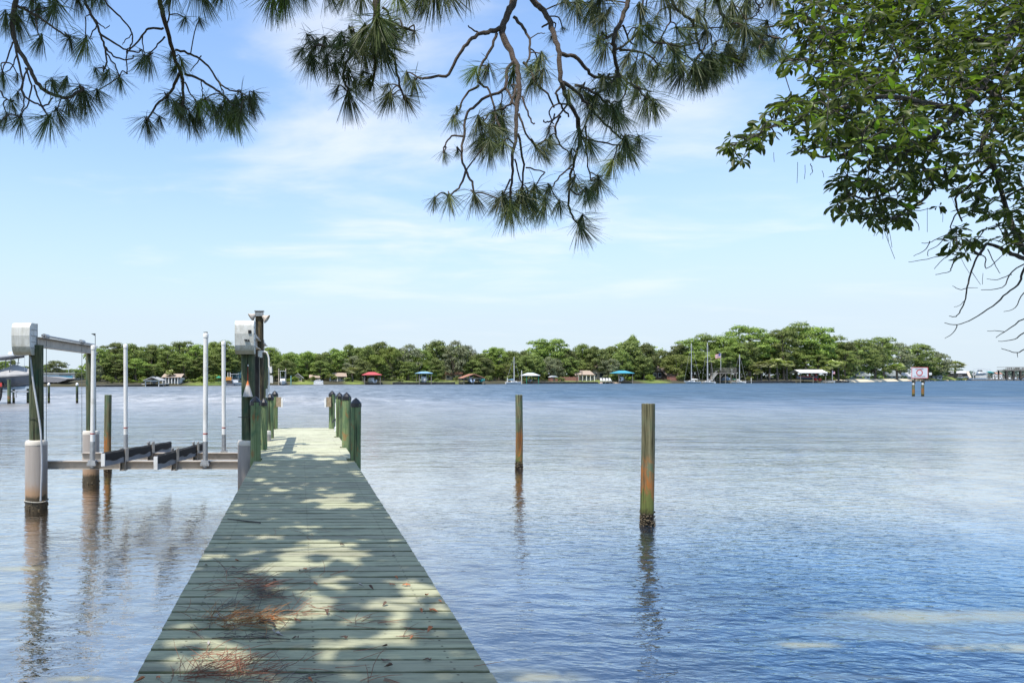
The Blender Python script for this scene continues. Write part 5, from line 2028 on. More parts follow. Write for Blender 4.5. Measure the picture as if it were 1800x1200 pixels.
def misc_far():
    # two tall posts of the lift
    Y = shore(497) - 1.5
    for px, lab in ((490, 'left tall pale post beside the sportfishing boat'), (502.3, 'right tall pale post beside the sportfishing boat')):
        mb = MB()
        mb.tube([(gx(px, Y), Y, -1), (gx(px, Y), Y, EYE + (CY - 647.5) * Y / FX)], [0.16, 0.13], 10)
        single('lift_post', mb, C_('tan_post', (0.50, 0.43, 0.34), rough=0.85), lab, 'post', (gx(px, Y), Y, 0), 'tall lift posts', smooth=True)
    mb = MB()
    mb.tube([(gx(511.5, Y), Y, -1), (gx(511.5, Y), Y, EYE + (CY - 660) * Y / FX)], 0.16, 10)
    single('channel_post', mb, C_('teal_post', (0.18, 0.36, 0.33), rough=0.7), 'short teal post right of the sportfishing boat', 'post', (gx(511.5, Y), Y, 0), smooth=True)
    mb = MB()
    x = gx(475.5, Y)
    mb.box(x - 0.7, x + 0.7, Y, Y + 0.9, 0.6, EYE + (CY - 662) * Y / FX)
    mb.box(x - 0.5, x + 0.5, Y + 0.003, Y + 0.9, EYE + (CY - 662) * Y / FX + 0.003, EYE + (CY - 659.5) * Y / FX)
    single('equipment_cabinet', mb, M_whitewall, 'white equipment cabinet on the far dock just right of the light post', 'cabinet', (x, Y, 0.6))
    # jet ski dock
    x = gx(560, Y)
    mb = MB()
    mb.box(x - 1.5, x + 1.5, shore(560) - 3, shore(560) - 1.2, 0.1, 0.5)
    single('floating_platform', mb, M_hull, 'small white floating platform in front of the tan house', 'platform', (x, shore(560) - 2, 0))
    vs, fs = boat_hull(2.9, 1.1, 0.5)
    rr = thing('jet_ski', 'white covered jet ski on the floating platform', 'jet ski', (x, shore(560) - 2.1, 0.6))
    part('hull', Loc((x, shore(560) - 2.1, 0.75)).mb(lambda m: m.add(vs, fs)), M_hull, rr, True)
    part('seat', Loc((x, shore(560) - 2.1, 0.75)).mb(lambda m: m.extrude([(-1.1, 0.5), (-0.9, 0.8), (0.1, 0.85), (0.4, 1.15), (0.8, 0.6)], -0.2, 0.2, 'y')), M_greycover, rr)
    # work boat with orange crane cab
    Yw = shore(402) - 2
    xw = gx(402.5, Yw)
    r = thing('work_boat', 'small barge with an orange machine and two white exhausts', 'work boat', (xw, Yw, 0))
    mb = MB()
    mb.extrude([(xw - 1.6, 0.6), (xw - 1.2, -0.2), (xw + 1.3, -0.2), (xw + 1.6, 0.6)], Yw - 1.2, Yw + 1.2, 'y')
    part('hull', mb, M_darkhull, r)
    mb = MB()
    mb.box(xw - 0.9, xw + 0.7, Yw - 0.6, Yw + 0.6, 1.5, 2.4)
    mb.bar((xw - 0.9, Yw, 1.6), (xw - 1.5, Yw, 2.6), 0.2, 0.2)
    part('machine', mb, M_orangepl, r)
    mb = MB()
    for k in (-0.3, 0.35):
        mb.tube([(xw + k, Yw, 2.4), (xw + k, Yw, 3.7)], 0.10, 7)
    part('exhaust', mb, M_whitewall, r)
    mb = MB()
    mb.box(xw - 0.6, xw + 0.9, Yw - 0.5, Yw + 0.5, 0.6, 1.48)
    part('base', mb, M_darkwood, r)
    # umbrella, kayak
    Yk = shore(848) - 1
    vs, fs = boat_hull(3.4, 1.0, 0.5, 0.5)
    single('kayak', Loc((gx(848, Yk), Yk, 1.0), 0.9).mb(lambda m: m.add(vs, fs)), M_aqua, 'turquoise kayak right of the orange boathouse', 'kayak', (gx(848, Yk), Yk, 1.0), smooth=True)
    Yk = shore(384) + 2
    x = gx(384.5, Yk)
    mb = MB()
    mb.lathe([(0.9, 0), (0.1, 0.5), (0.03, 0.6)], (x, Yk, 2.2), 8)
    mb.tube([(x, Yk, 0.8), (x, Yk, 2.2)], 0.04, 6)
    single('parasol', mb, M_greencan, 'small green parasol left of the shortest guide pole', 'parasol', (x, Yk, 0.8))
    # white chairs on the bank
    Yc = shore(1065) - 0.3
    xs = [1057.5, 1062.5, 1067.5, 1072.5]
    proto = None
    labs = ['leftmost of the four white deck chairs', 'second white deck chair from the left in the row of four', 'third white deck chair from the left in the row of four', 'rightmost of the four white deck chairs']
    x0 = gx(xs[0], Yc)
    r = thing('deck_chair', labs[0], 'chair', (x0, Yc, 0.75), 'white deck chairs by the water')
    mb = MB(); mb.box(x0 - 0.35, x0 + 0.35, Yc - 0.4, Yc + 0.25, 1.05, 1.13)
    part('seat', mb, M_hull, r)
    mb = MB(); mb.extrude([(Yc + 0.20, 1.05), (Yc + 0.60, 2.0), (Yc + 0.66, 2.0), (Yc + 0.28, 1.05)], x0 - 0.34, x0 + 0.34, 'x')
    part('backrest', mb, M_hull, r)
    for sx_ in (-1, 1):
        mb = MB(); mb.box(x0 + sx_ * 0.38 - 0.05, x0 + sx_ * 0.38 + 0.05, Yc - 0.4, Yc + 0.4, 1.35, 1.40)
        part('armrest', mb, M_hull, r)
        for yy in (-0.35, 0.3):
            mb = MB(); mb.box(x0 + sx_ * 0.38 - 0.04, x0 + sx_ * 0.38 + 0.04, Yc + yy - 0.04, Yc + yy + 0.04, 0.75, 1.345)
            part('leg', mb, M_hull, r)
    for k in (1, 2, 3):
        c = copy_tree(r, None, (gx(xs[k], Yc), Yc, 0.75))
        c['label'] = labs[k]
    mb = MB()
    mb.box(gx(1054, Yc), gx(1078, Yc), Yc - 1.2, Yc + 1.4, 0.55, 0.73)
    for px in (1055, 1062, 1070, 1077):
        mb.box(gx(px, Yc) - 0.1, gx(px, Yc) + 0.1, Yc - 1.1, Yc - 0.9, -1, 0.55)
    single('small_platform', mb, M_greywood, 'low wooden platform under the four white chairs', 'platform', (gx(1065, Yc), Yc, 0))
    # slim poles
    for px, top, lab in ((917, 651, 'slim pale pole left of the grey canopy'), (892, 664, 'short white dock post left of the lone sailboat'), (1014, 655, 'dark pole in front of the villa left corner'),
                         (1023, 652, 'thick dark pole in front of the villa columns'), (1320.5, 664, 'short white post right of the green-covered sloop')):
        Yp = shore(px) - 0.6
        mb = MB()
        mb.tube([(gx(px, Yp), Yp, -1), (gx(px, Yp), Yp, EYE + (CY - top) * Yp / FX)], 0.14, 8)
        single('pole', mb, M_darkwood if 'dark' in lab else M_whitewall, lab, 'pole', (gx(px, Yp), Yp, 0), smooth=True)


misc_far()


# seawalls: upright boards with a cap
def seawall(a, b, z, label, mat=M_seawall):
    r = None
    pa = shore(a)
    r = thing('seawall', label, 'seawall', (gx((a + b) / 2, shore((a + b) / 2)), shore((a + b) / 2) - 0.5, 0), 'seawalls on the far shore')
    cap, wall = MB(), MB()
    px = a
    while px < b:
        q = min(px + 1.6, b)
        Y0, Y1 = shore(px) - 0.45, shore(q) - 0.45
        A, B = Vector((gx(px, Y0), Y0, 0)), Vector((gx(q, Y1), Y1, 0))
        zz = z + random.uniform(-0.05, 0.05)
        off = random.uniform(-0.05, 0.05)
        wall.bar(A + Vector((0, off, zz / 2 - 0.5)), B.lerp(A, 0.08) + Vector((0, off, zz / 2 - 0.5)), 0.12, zz + 1)
        px = q
    px = a
    while px < b:
        q = min(px + 12, b)
        Y0, Y1 = shore(px) - 0.5, shore(q) - 0.5
        cap.bar((gx(px, Y0), Y0, z + 0.12), (gx(q, Y1), Y1, z + 0.12), 0.40, 0.12)
        px = q
    part('planks', wall, mat, r, kind='stuff')
    part('cap', cap, M_greywood, r)


seawall(160, 250, 0.35, 'low dark timber edge below the pines at the far left')
seawall(690, 800, 0.65, 'timber seawall between the red and light blue canopies')
seawall(936, 1052, 0.60, 'timber seawall in front of the red shed and villa')
seawall(1308, 1398, 0.70, 'long timber seawall below the palm clump')
seawall(1466, 1493, 0.75, 'short timber groyne at the left end of the beach')

# rocks along the point
for i in range(46):
    px = random.choice((random.uniform(1640, 1697), random.uniform(1055, 1092), random.uniform(1596, 1640)))
    zn = 'below the villa lawn by the white chairs' if px < 1100 else ('at the right end of the beach by the sign' if px < 1640 else 'along the tip of the point')
    Y = shore(px) - random.uniform(-0.5, 1.2)
    s = random.uniform(0.3, 0.8)
    mb = MB()
    n = 7
    vs = [(gx(px, Y) + s * math.cos(a) * random.uniform(0.8, 1.3), Y + s * math.sin(a), -0.1) for a in np.linspace(0, 2 * PI, n, endpoint=False)]
    vs += [(gx(px, Y) + s * 0.7 * math.cos(a) * random.uniform(0.7, 1.1), Y + s * 0.6 * math.sin(a), s * random.uniform(0.6, 1.0)) for a in np.linspace(0.3, 2 * PI + 0.3, n, endpoint=False)]
    mb.add(vs, [(k, (k + 1) % n, n + (k + 1) % n, n + k) for k in range(n)] + [tuple(n + k for k in range(n))])
    single('rock', mb, M_rock, 'pale brown boulder ' + zn, 'rock', (gx(px, Y), Y, 0), 'boulders ' + zn)


# ------------------------------------------------------------------ the pier at the far right
def right_pier():
    Y = 452
    s = Y / FX
    def zz(py): return EYE + (CY - py) * s
    r = thing('pier', 'long low wooden pier running off the right edge', 'pier', (gx(1745, Y), Y, 0))
    x0, x1 = gx(1676, Y), gx(1830, Y)
    mb = MB()
    mb.box(x0, x1, Y - 1.5, Y + 1.5, zz(667.0) - 0.55, zz(666.2))
    part('deck', mb, M_greywood, r)
    for i in range(34):
        x = x0 + (x1 - x0) * (i + 0.5) / 34
        mb = MB()
        mb.tube([(x, Y - 1.3, -1), (x, Y - 1.3, zz(666.9))], 0.22, 6)
        part('post', mb, M_darkwood, r, True)
    for i in range(9):
        x = gx(1736 + i * 8, Y)
        mb = MB()
        mb.tube([(x, Y - 1.6, -1), (x, Y - 1.6, zz(660 - (i % 3)))], 0.24, 7)
        part('tall_post', mb, M_greywood, r, True)
    # upper platform
    q = thing('raised_platform', 'raised grey platform with railing and stair at the right picture edge', 'platform', (gx(1790, Y), Y, 1))
    a, b = gx(1760, Y), gx(1830, Y)
    mb = MB()
    mb.box(a, b, Y - 3, Y + 3, zz(651.5), zz(650.0))
    part('upper_deck', mb, M_greywood, q)
    mb = MB()
    mb.box(a, b, Y - 3, Y - 2.85, zz(645.8), zz(645.0))
    mb.box(a, b, Y + 2.85, Y + 3, zz(645.8), zz(645.0))
    part('top_rail', mb, M_greywood, q)
    for i in range(22):
        x = a + 0.2 + (b - a - 0.4) * i / 21
        mb = MB()
        mb.box(x - 0.45 if i % 4 else x - 0.2, x + 0.45 if i % 4 else x + 0.2, Y - 2.98, Y - 2.9, zz(650) + 0.01, zz(645.9))
        part('railing_board', mb, M_greywood, q)
    for px in (1762.5, 1775, 1787, 1800, 1815):
        for yy in (-2.7, 2.7):
            mb = MB()
            mb.box(gx(px, Y) - 0.33, gx(px, Y) + 0.33, Y + yy - 0.3, Y + yy + 0.3, zz(666), zz(651.5))
            part('post', mb, M_darkwood, q)
    mb = MB()
    mb.bar((gx(1785, Y), Y - 3.4, zz(665)), (gx(1806, Y), Y - 3.4, zz(651)), 1.0, 0.7)
    part('stair', mb, M_darkwood, q)
    # boat on a lift with a pale hull
    motorboat(1723, 665, 0, 9.5, 0.12, 'big pale boat with tan waterline on a lift beside the pier', z=zz(659), top=None, Y=462, group='boats by the right pier')
    rr = thing('pier_boat_lift', 'lift with a flat frame over the big pale boat by the pier', 'boat lift', (gx(1723, 462), 462, 0))
    mb = MB()
    for px in (1711, 1735):
        for yy in (459, 465):
            mb.tube([(gx(px, yy), yy, -1), (gx(px, yy), yy, zz(648.5))], 0.2, 6)
    part('posts', mb, M_mast, rr)
    mb = MB()
    for px in (1716, 1721, 1726):
        mb.box(gx(px, 462) - 1.0, gx(px, 462) + 0.8, 461, 463, zz(647.6), zz(647.0))
    mb.box(gx(1711, 462), gx(1735, 462), 459, 459.4, zz(649.4), zz(648.8))
    part('frame', mb, M_mast, rr)
    # leaning board, shed, small boats, teal canopy
    mb = MB()
    a = Vector((gx(1705.5, 450), 450, zz(664))); b = Vector((gx(1704, 450), 451.4, zz(652.3)))
    mb.bar(a, b, 1.7, 0.2, up=(0, 1, 0))
    single('leaning_board', mb, C_('cream_panel', (0.72, 0.60, 0.48), rough=0.7), 'cream board leaning upright on the pier', 'board', tuple(a))
    house(1672, 1703, 655.5, 651.5, 12, 5, M_darkwood, M_greyroof, 'low dark open shed on the point beside the solitary palm', wins=0, gz=0.8, name='open_shed', cat='shed')
    motorboat(1688, 664, 0, 5.0, 0.1, 'small white skiff with console in front of the open shed', z=zz(664.5), Y=449.5, cabin=False, top=zz(659) - zz(664.5), group='boats by the right pier')
    motorboat(1699, 663, 0, 3.6, 0.1, 'tiny white boat left of the leaning cream board', z=zz(663), Y=449.5, cabin=False, group='boats by the right pier')
    canopy_t = thing('teal_awning', 'bright teal sloping awning beyond the pier', 'awning', (gx(1745, 520), 520, 0))
    mb = MB()
    Y2 = 520
    def z2(py): return EYE + (CY - py) * Y2 / FX
    mb.add([(gx(1741.5, Y2), Y2, z2(652.5)), (gx(1749.5, Y2), Y2 + 1, z2(655)), (gx(1749, Y2), Y2 + 4, z2(655)), (gx(1743, Y2), Y2 + 4, z2(652.3)),
            (gx(1741.5, Y2), Y2, z2(654.3)), (gx(1749.5, Y2), Y2 + 1, z2(655.6)), (gx(1749, Y2), Y2 + 4, z2(655.6)), (gx(1743, Y2), Y2 + 4, z2(654.1))],
           [(0, 1, 2, 3), (4, 7, 6, 5), (0, 4, 5, 1), (1, 5, 6, 2), (2, 6, 7, 3), (3, 7, 4, 0)])
    part('fabric', mb, M_aqua, canopy_t)
    mb = MB()
    for px in (1742, 1749):
        mb.tube([(gx(px, Y2), Y2 + 2, -1), (gx(px, Y2), Y2 + 2, z2(655))], 0.2, 6)
    part('posts', mb, M_greywood, canopy_t)
    labs = ['white moored boat between pier posts left of the raised platform', 'white boat seen under the raised platform, left', 'white boat seen under the raised platform, right', 'low white boat right of the teal awning']
    for px, l in zip((1757, 1772, 1783, 1750), labs):
        motorboat(px, 664, 0, 7.5, 0.2 if px % 2 else 2.8, l, Y=560, top=3.4, group='boats by the right pier')
    # houses across the bay, behind the pier
    for k, (pa, pb, e, rg, l) in enumerate(((1722, 1734, 657, 654.4, 'tiny pale house across the bay left of the teal awning'), (1690, 1699, 656.8, 654.2, 'tiny white house across the bay behind the palm'),
                                    (1752, 1762, 657, 654.5, 'tiny pinkish house across the bay beside the raised platform'))):
        Y3 = 1240
        x0, x1 = gx(pa, Y3), gx(pb, Y3)
        mb = MB()
        mb.box(x0, x1, Y3, Y3 + 8, 0, EYE + (CY - e) * Y3 / FX)
        hr = thing('distant_house', l, 'house', ((x0 + x1) / 2, Y3, 0), 'houses across the bay')
        part('wall', mb, M_whitewall, hr)
        mb = MB()
        roof_gable(mb, x0, x1, Y3, Y3 + 8, EYE + (CY - e) * Y3 / FX + 0.03, EYE + (CY - rg) * Y3 / FX, 'x')
        part('roof', mb, (M_greyroof, M_whiteroof, M_orangeroof)[k], hr)


right_pier()


# ------------------------------------------------------------------ warning sign on two pilings
def warning_sign():
    Y = 88.0
    r = thing('warning_sign', 'white sign board with red border and circle standing on two pilings', 'sign', (gx(1614, Y), Y, 0))
    for px, hh in ((1605.6, 0), (1621.9, 0.02)):
        mb = MB()
        x = gx(px, Y)
        mb.tube([(x, Y, -2), (x, Y, 2.05 + hh)], 0.155, 14, jit=0.02)
        p_ = part('piling', mb, M_loose, r, True)
        mb = MB()
        mb.tube([(x, Y, 1.48), (x, Y, 1.72)], 0.165, 14)
        part('white_band', mb, M_white, p_, True)
        mb = MB()
        mb.box(x - 0.05, x + 0.05, Y - 0.25, Y - 0.17, 1.6, 3.4)
        part('upright', mb, M_darkwood, r)
    p0, p1 = at(1602.3, 645.2, Y - 0.3), at(1631.4, 664.8, Y - 0.3)
    mb = MB()
    mb.box(p0.x, p1.x, Y - 0.30, Y - 0.26, p1.z, p0.z)
    bd = part('board', mb, C_('sign_white', (0.72, 0.74, 0.76), rough=0.5, var=0.03), r)
    fy = Y - 0.304
    M_org = C_('sign_red_orange', (0.62, 0.10, 0.10), rough=0.5, var=0.05)
    mb = MB()
    bw = 0.075
    mb.box(p0.x, p1.x, fy, Y - 0.3005, p0.z - bw, p0.z)
    mb.box(p0.x, p1.x, fy, Y - 0.3005, p1.z, p1.z + bw)
    mb.box(p0.x, p0.x + bw, fy, Y - 0.3005, p1.z + bw, p0.z - bw)
    mb.box(p1.x - bw, p1.x, fy, Y - 0.3005, p1.z + bw, p0.z - bw)
    part('border', mb, M_org, bd)
    mb = MB()
    c = at(1616.3, 654.8, Y - 0.3)
    n = 40
    vs = []
    for rr in (0.30, 0.43):
        vs += [(c.x + rr * math.cos(a), fy, c.z + rr * math.sin(a)) for a in np.linspace(0, 2 * PI, n, endpoint=False)]
    mb.add(vs, [(k, (k + 1) % n, n + (k + 1) % n, n + k) for k in range(n)])
    part('ring', mb, M_org, bd)
    for txt, py, sz in (('IDLE SPEED', 648.6, 0.21), ('NO WAKE ZONE', 661.6, 0.19)):
        cu = bpy.data.curves.new('lettering', 'FONT')
        cu.body = txt
        cu.size = sz
        cu.align_x = 'CENTER'
        cu.align_y = 'CENTER'
        cu.extrude = 0.002
        cu.materials.append(C_('sign_black', (0.03, 0.03, 0.035)))
        tmp = bpy.data.objects.new('lettering_curve', cu)
        COL.objects.link(tmp)
        me = bpy.data.meshes.new_from_object(tmp)
        bpy.data.objects.remove(tmp)
        o = bpy.data.objects.new('lettering', me)
        o.parent = bd
        o.location = Vector((c.x, fy - 0.002, at(0, py, Y - 0.3).z)) - ORG[bd.name]
        o.rotation_euler = (PI / 2, 0, 0)
        COL.objects.link(o)
    for px, py, h in ((1600.2, 646.4, 0.2), (1600.0, 657.3, 0.45), (1632.8, 656.8, 0.32)):
        q = at(px, py, Y)
        mb = MB()
        mb.box(q.x - 0.17, q.x + 0.17, Y - 0.24, Y - 0.2, q.z - h / 2, q.z + h / 2)
        part('side_plate', mb, M_white, r)


warning_sign()


# ------------------------------------------------------------------ left middle distance: covered boat on its lift, capped pilings, marina
def left_side():
    Y = 65.0
    s = Y / FX
    def P(px, py, y=Y): return at(px, py, y)
    caps = [(49, 674, 'white-capped piling partly hidden behind the near lift piling'), (85.8, 672.5, 'white-capped piling just right of the near lift piling'),
            (135.5, 672.5, 'white-capped piling left of the far lift piling'), (24, 674, 'white-capped piling with rusty foot beside the covered boat')]
    M_cp = wood_pile_mat('dark_footed_piling', (0.10, 0.12, 0.06), (0.17, 0.19, 0.11), (0.03, 0.03, 0.035), otop=1.05, sc=0.5)
    M_cp2 = wood_pile_mat('rust_footed_piling', (0.14, 0.17, 0.10), (0.20, 0.22, 0.13), (0.42, 0.17, 0.08), otop=0.7, sc=0.5)
    for px, top, lab in caps:
        p = P(px, top)
        r = thing('capped_piling', lab, 'piling', (p.x, Y, 0), 'white-capped pilings in the bay')
        mb = MB()
        mb.tube([(p.x, Y, -2), (p.x, Y, p.z - 0.22)], 0.115, 14, jit=0.02)
        part('post', mb, M_cp2 if px == 24 else M_cp, r, True)
        mb = MB()
        mb.lathe([(0.125, -0.26), (0.135, -0.20), (0.13, -0.12), (0.09, -0.04), (0.02, 0)], (p.x, Y, p.z), 14)
        part('cap', mb, M_white, r, True)
    p = P(16, 667)
    r = thing('thick_piling', 'thick green piling beside the outboard of the covered boat', 'piling', (p.x, 63.5, 0))
    mb = MB()
    mb.tube([(p.x * 63.5 / 65, 63.5, -2), (p.x * 63.5 / 65, 63.5, p.z)], 0.16, 14, jit=0.02)
    part('post', mb, M_cp2, r, True)
    # covered boat, bow to the right, stern at the picture edge
    bz = EYE + (CY - 678) * s
    r = thing('covered_boat', 'large grey-covered centre console boat raised on a lift at the left edge', 'boat', (P(35, 0).x, Y, bz))
    F = Loc((P(8, 0).x, Y, bz - 0.1))
    vs, fs = boat_hull(7.0, 2.3, 0.95, 0.35)
    part('hull', F.mb(lambda m: m.add(vs, fs)), M_darkhull, r, True)
    part('keel_band', F.mb(lambda m: m.extrude([(-3.4, -0.20), (3.0, 0.1), (2.6, -0.15), (-3.3, -0.42)], -0.5, 0.5, 'y')), M_bluehull, r)
    def cover(m):
        n = 14
        ridge = [(-3.3, 1.35), (-2.2, 1.5), (-1.0, 1.75), (-0.3, 1.6), (0.9, 2.15), (1.5, 2.0), (2.4, 1.7), (3.4, 1.35)]
        V, Fc = [], []
        for i, (x, z) in enumerate(ridge):
            f = (x + 3.5) / 7
            wd = 1.2 * (1 - max(0, (f - 0.45) / 0.55) ** 2.1) + 0.05
            zt = 0.95 * (1 + 0.35 * f * f) + 0.02
            V += [(x, -wd, zt - 0.12), (x, -wd * 0.97, zt + 0.03), (x, -wd * 0.4, (z + zt) / 2 + 0.1), (x, 0, z), (x, wd * 0.4, (z + zt) / 2 + 0.1), (x, wd * 0.97, zt + 0.03), (x, wd, zt - 0.12)]
        for i in range(len(ridge) - 1):
            for j in range(6):
                a = i * 7 + j
                Fc.append((a, a + 7, a + 8, a + 1))
        m.add(V, Fc)
    part('cover', F.mb(cover), M_greycover, r)
    part('hardtop', F.mb(lambda m: m.extrude([(-2.0, 2.65), (-2.0, 2.78), (1.4, 3.12), (1.85, 3.02), (1.4, 2.95)], -1.0, 1.0, 'y')), M_hull, r)
    part('rolled_curtain', F.mb(lambda m: [m.tube([(-1.9, y, 2.55), (0.1, y, 2.72), (1.5, y, 2.9)], [0.10, 0.14, 0.08], 6) for y in (-0.9, 0.9)]), M_darkhull, r, True)
    part('radar', F.mb(lambda m: m.lathe([(0.25, 0), (0.25, 0.18), (0.1, 0.25)], (0.6, 0, 3.08), 12)), M_hull, r)
    part('top_frame', F.mb(lambda m: [m.tube([(x, y, 1.2), (x + 0.2, y, 2.75)], 0.04, 6) for x in (-1.6, -0.4, 0.8) for y in (-0.8, 0.8)]), M_darkhull, r)
    part('antenna', F.mb(lambda m: [m.tube([(2.1, -0.5, 1.5), (2.15, -0.5, 3.9)], 0.02, 5), m.tube([(0.2, 0.6, 3.1), (0.1, 0.6, 3.5)], 0.02, 5)]), M_mast, r)
    ob = part('outboard', F.mb(lambda m: m.extrude([(x_ + 1.75, z_ - 0.55) for x_, z_ in ((-1.95, 0.55), (-2.05, 0.95), (-1.75, 1.15), (-1.35, 1.05), (-1.20, 0.7), (-1.35, 0.45), (-1.40, -0.3), (-1.55, -0.75), (-1.85, -0.8), (-1.75, -0.2))], -1.55, -1.25, 'y')), M_cap, r)
    part('cowl_mark', F.mb(lambda m: m.box(0.20, 0.47, -1.5605, -1.552, 0.05, 0.40)), M_redpl, ob)
    # lift frame under it
    r2 = thing('steel_boat_lift', 'low steel lift frame carrying the grey-covered boat', 'boat lift', (P(35, 0).x, Y, 0.9))
    mb = MB()
    for px in (12, 40, 60):
        q = P(px, 690)
        mb.box(q.x - 0.05, q.x + 0.05, Y - 1.5, Y + 1.5, 1.05, 1.16)
    mb.bar(P(5, 688, Y - 1.3), P(62, 688, Y - 1.3), 0.1, 0.14)
    mb.bar(P(5, 688, Y + 1.3), P(62, 688, Y + 1.3), 0.1, 0.14)
    part('frame', mb, M_galv, r2)
    mb = MB()
    for px in (36, 39):
        q = P(px, 693)
        mb.bar((q.x, Y - 1.3, 1.1), (q.x, Y - 1.3, 0.55), 0.06, 0.06)
    part('strut', mb, M_galv, r2)
    # marina: long white shed, blue pool-like tarpaulin, sloping quay
    Ym = 190.0
    sm = Ym / FX
    def zz(py, y=Ym): return EYE + (CY - py) * y / FX
    r = thing('marina_shed', 'long low white shed with blue lower panels beyond the lift', 'shed', (gx(100, Ym), Ym, 1.5))
    x0, x1 = gx(52, Ym), gx(131, Ym)
    mb = MB(); mb.box(x0, x1, Ym, Ym + 8, 1.2, zz(655.6))
    part('wall', mb, M_whitewall, r)
    mb = MB(); mb.box(x0 - 0.3, x1 + 0.3, Ym - 0.4, Ym + 8.4, zz(655.6) + 0.003, zz(655.0))
    part('roof', mb, M_whiteroof, r)
    for i in range(14):
        xa = gx(84 + i * 3.15, Ym)
        mb = MB(); mb.box(xa, xa + 0.42, Ym - 0.06, Ym - 0.003, zz(664), zz(660.2))
        part('blue_panel', mb, C_('sky_blue_panel', (0.16, 0.46, 0.60), rough=0.5), r)
    for i in range(9):
        xa = gx(104 + i * 2.4, Ym)
        mb = MB(); mb.box(xa, xa + 0.30, Ym - 0.06, Ym - 0.003, zz(659.2), zz(658.2))
        part('window', mb, M_dkglass, r)
    Yq = 172.0
    r = thing('quay', 'grey sloping concrete quay with dark arches below the white shed', 'quay', (gx(95, Yq), Yq, 0))
    def zq(py): return EYE + (CY - py) * Yq / FX
    mb = MB()
    mb.extrude([(gx(40, Yq), zq(660.5)), (gx(88, Yq), zq(661.6)), (gx(121, Yq), zq(665.5)), (gx(118, Yq), zq(668)), (gx(104, Yq), zq(672)), (gx(40, Yq), zq(670))], Yq - 1, Yq + 6, 'y')
    part('deck', mb, C_('grey_concrete', (0.26, 0.25, 0.25), rough=0.9, var=0.15), r)
    mb = MB()
    mb.extrude([(gx(40, Yq), zq(670.2)), (gx(104, Yq), zq(672.2)), (gx(104, Yq), -1), (gx(40, Yq), -1)], Yq + 2, Yq + 5, 'y')
    part('back_wall', mb, M_darkwood, r)
    for px in (62, 80, 96, 104):
        mb = MB()
        mb.box(gx(px, Yq) - 0.25, gx(px, Yq) + 0.25, Yq - 0.7, Yq, -1, zq(671))
        part('pier_column', mb, M_darkwood, r)
    mb = MB()
    mb.box(gx(105, Yq), gx(150, Yq), Yq - 0.3, Yq + 0.3, -1, zq(675.8))
    single('quay_bank', mb, M_brownwall, 'low reddish bank right of the sloping quay', 'bank', (gx(127, Yq), Yq, 0))
    for px, top, lab in ((120.5, 641.5, 'tall thin lamp mast on the skyline over the marina'), (32, 638.5, 'lamp mast on the skyline above the covered boat')):
        Yl = 300
        x = gx(px, Yl)
        zt = EYE + (CY - top) * Yl / FX
        r = thing('lamp_mast', lab, 'lamp mast', (x, Yl, 1.5), 'lamp masts by the marina')
        mb = MB(); mb.tube([(x, Yl, 1.5), (x, Yl, zt)], 0.10, 6)
        part('pole', mb, M_mast, r)
        mb = MB(); mb.box(x - 0.7, x + 0.7, Yl - 0.2, Yl + 0.2, zt, zt + 0.3)
        part('lamp_head', mb, M_darkhull, r)


left_side()

# ------------------------------------------------------------------ overhanging pine
M_pbark = simple('pine_branch_bark', (0.085, 0.062, 0.048), 0.9, var=0.45, scale=22, bump=0.9)
M_obark = simple('oak_branch_bark', (0.075, 0.065, 0.055), 0.9, var=0.4, scale=22, bump=0.9)
M_needle = leaf_mat('pine_needles', (0.045, 0.065, 0.022), (0.16, 0.19, 0.075), 0.22, 0.5, spread=0.6)
M_needle_bright = leaf_mat('young_pine_needles', (0.14, 0.19, 0.04), (0.25, 0.30, 0.08), 0.3, 0.5, spread=0.3)
M_deadneedle = leaf_mat('dead_pine_needles', (0.17, 0.070, 0.032), (0.40, 0.175, 0.085), 0.05, 0.6, spread=0.2)
M_oldneedle = leaf_mat('grey_dead_needles', (0.10, 0.085, 0.075), (0.24, 0.20, 0.17), 0.05, 0.8, spread=0.2)


def pdepth(px, py):
    """how far ahead the hanging pine boughs are: a gently folded sheet of branches"""
    return 5.45 + 0.55 * math.sin(px / 165.0) + 0.30 * math.cos(px / 71.0 + py / 90.0) + (py - 150) * 0.0006


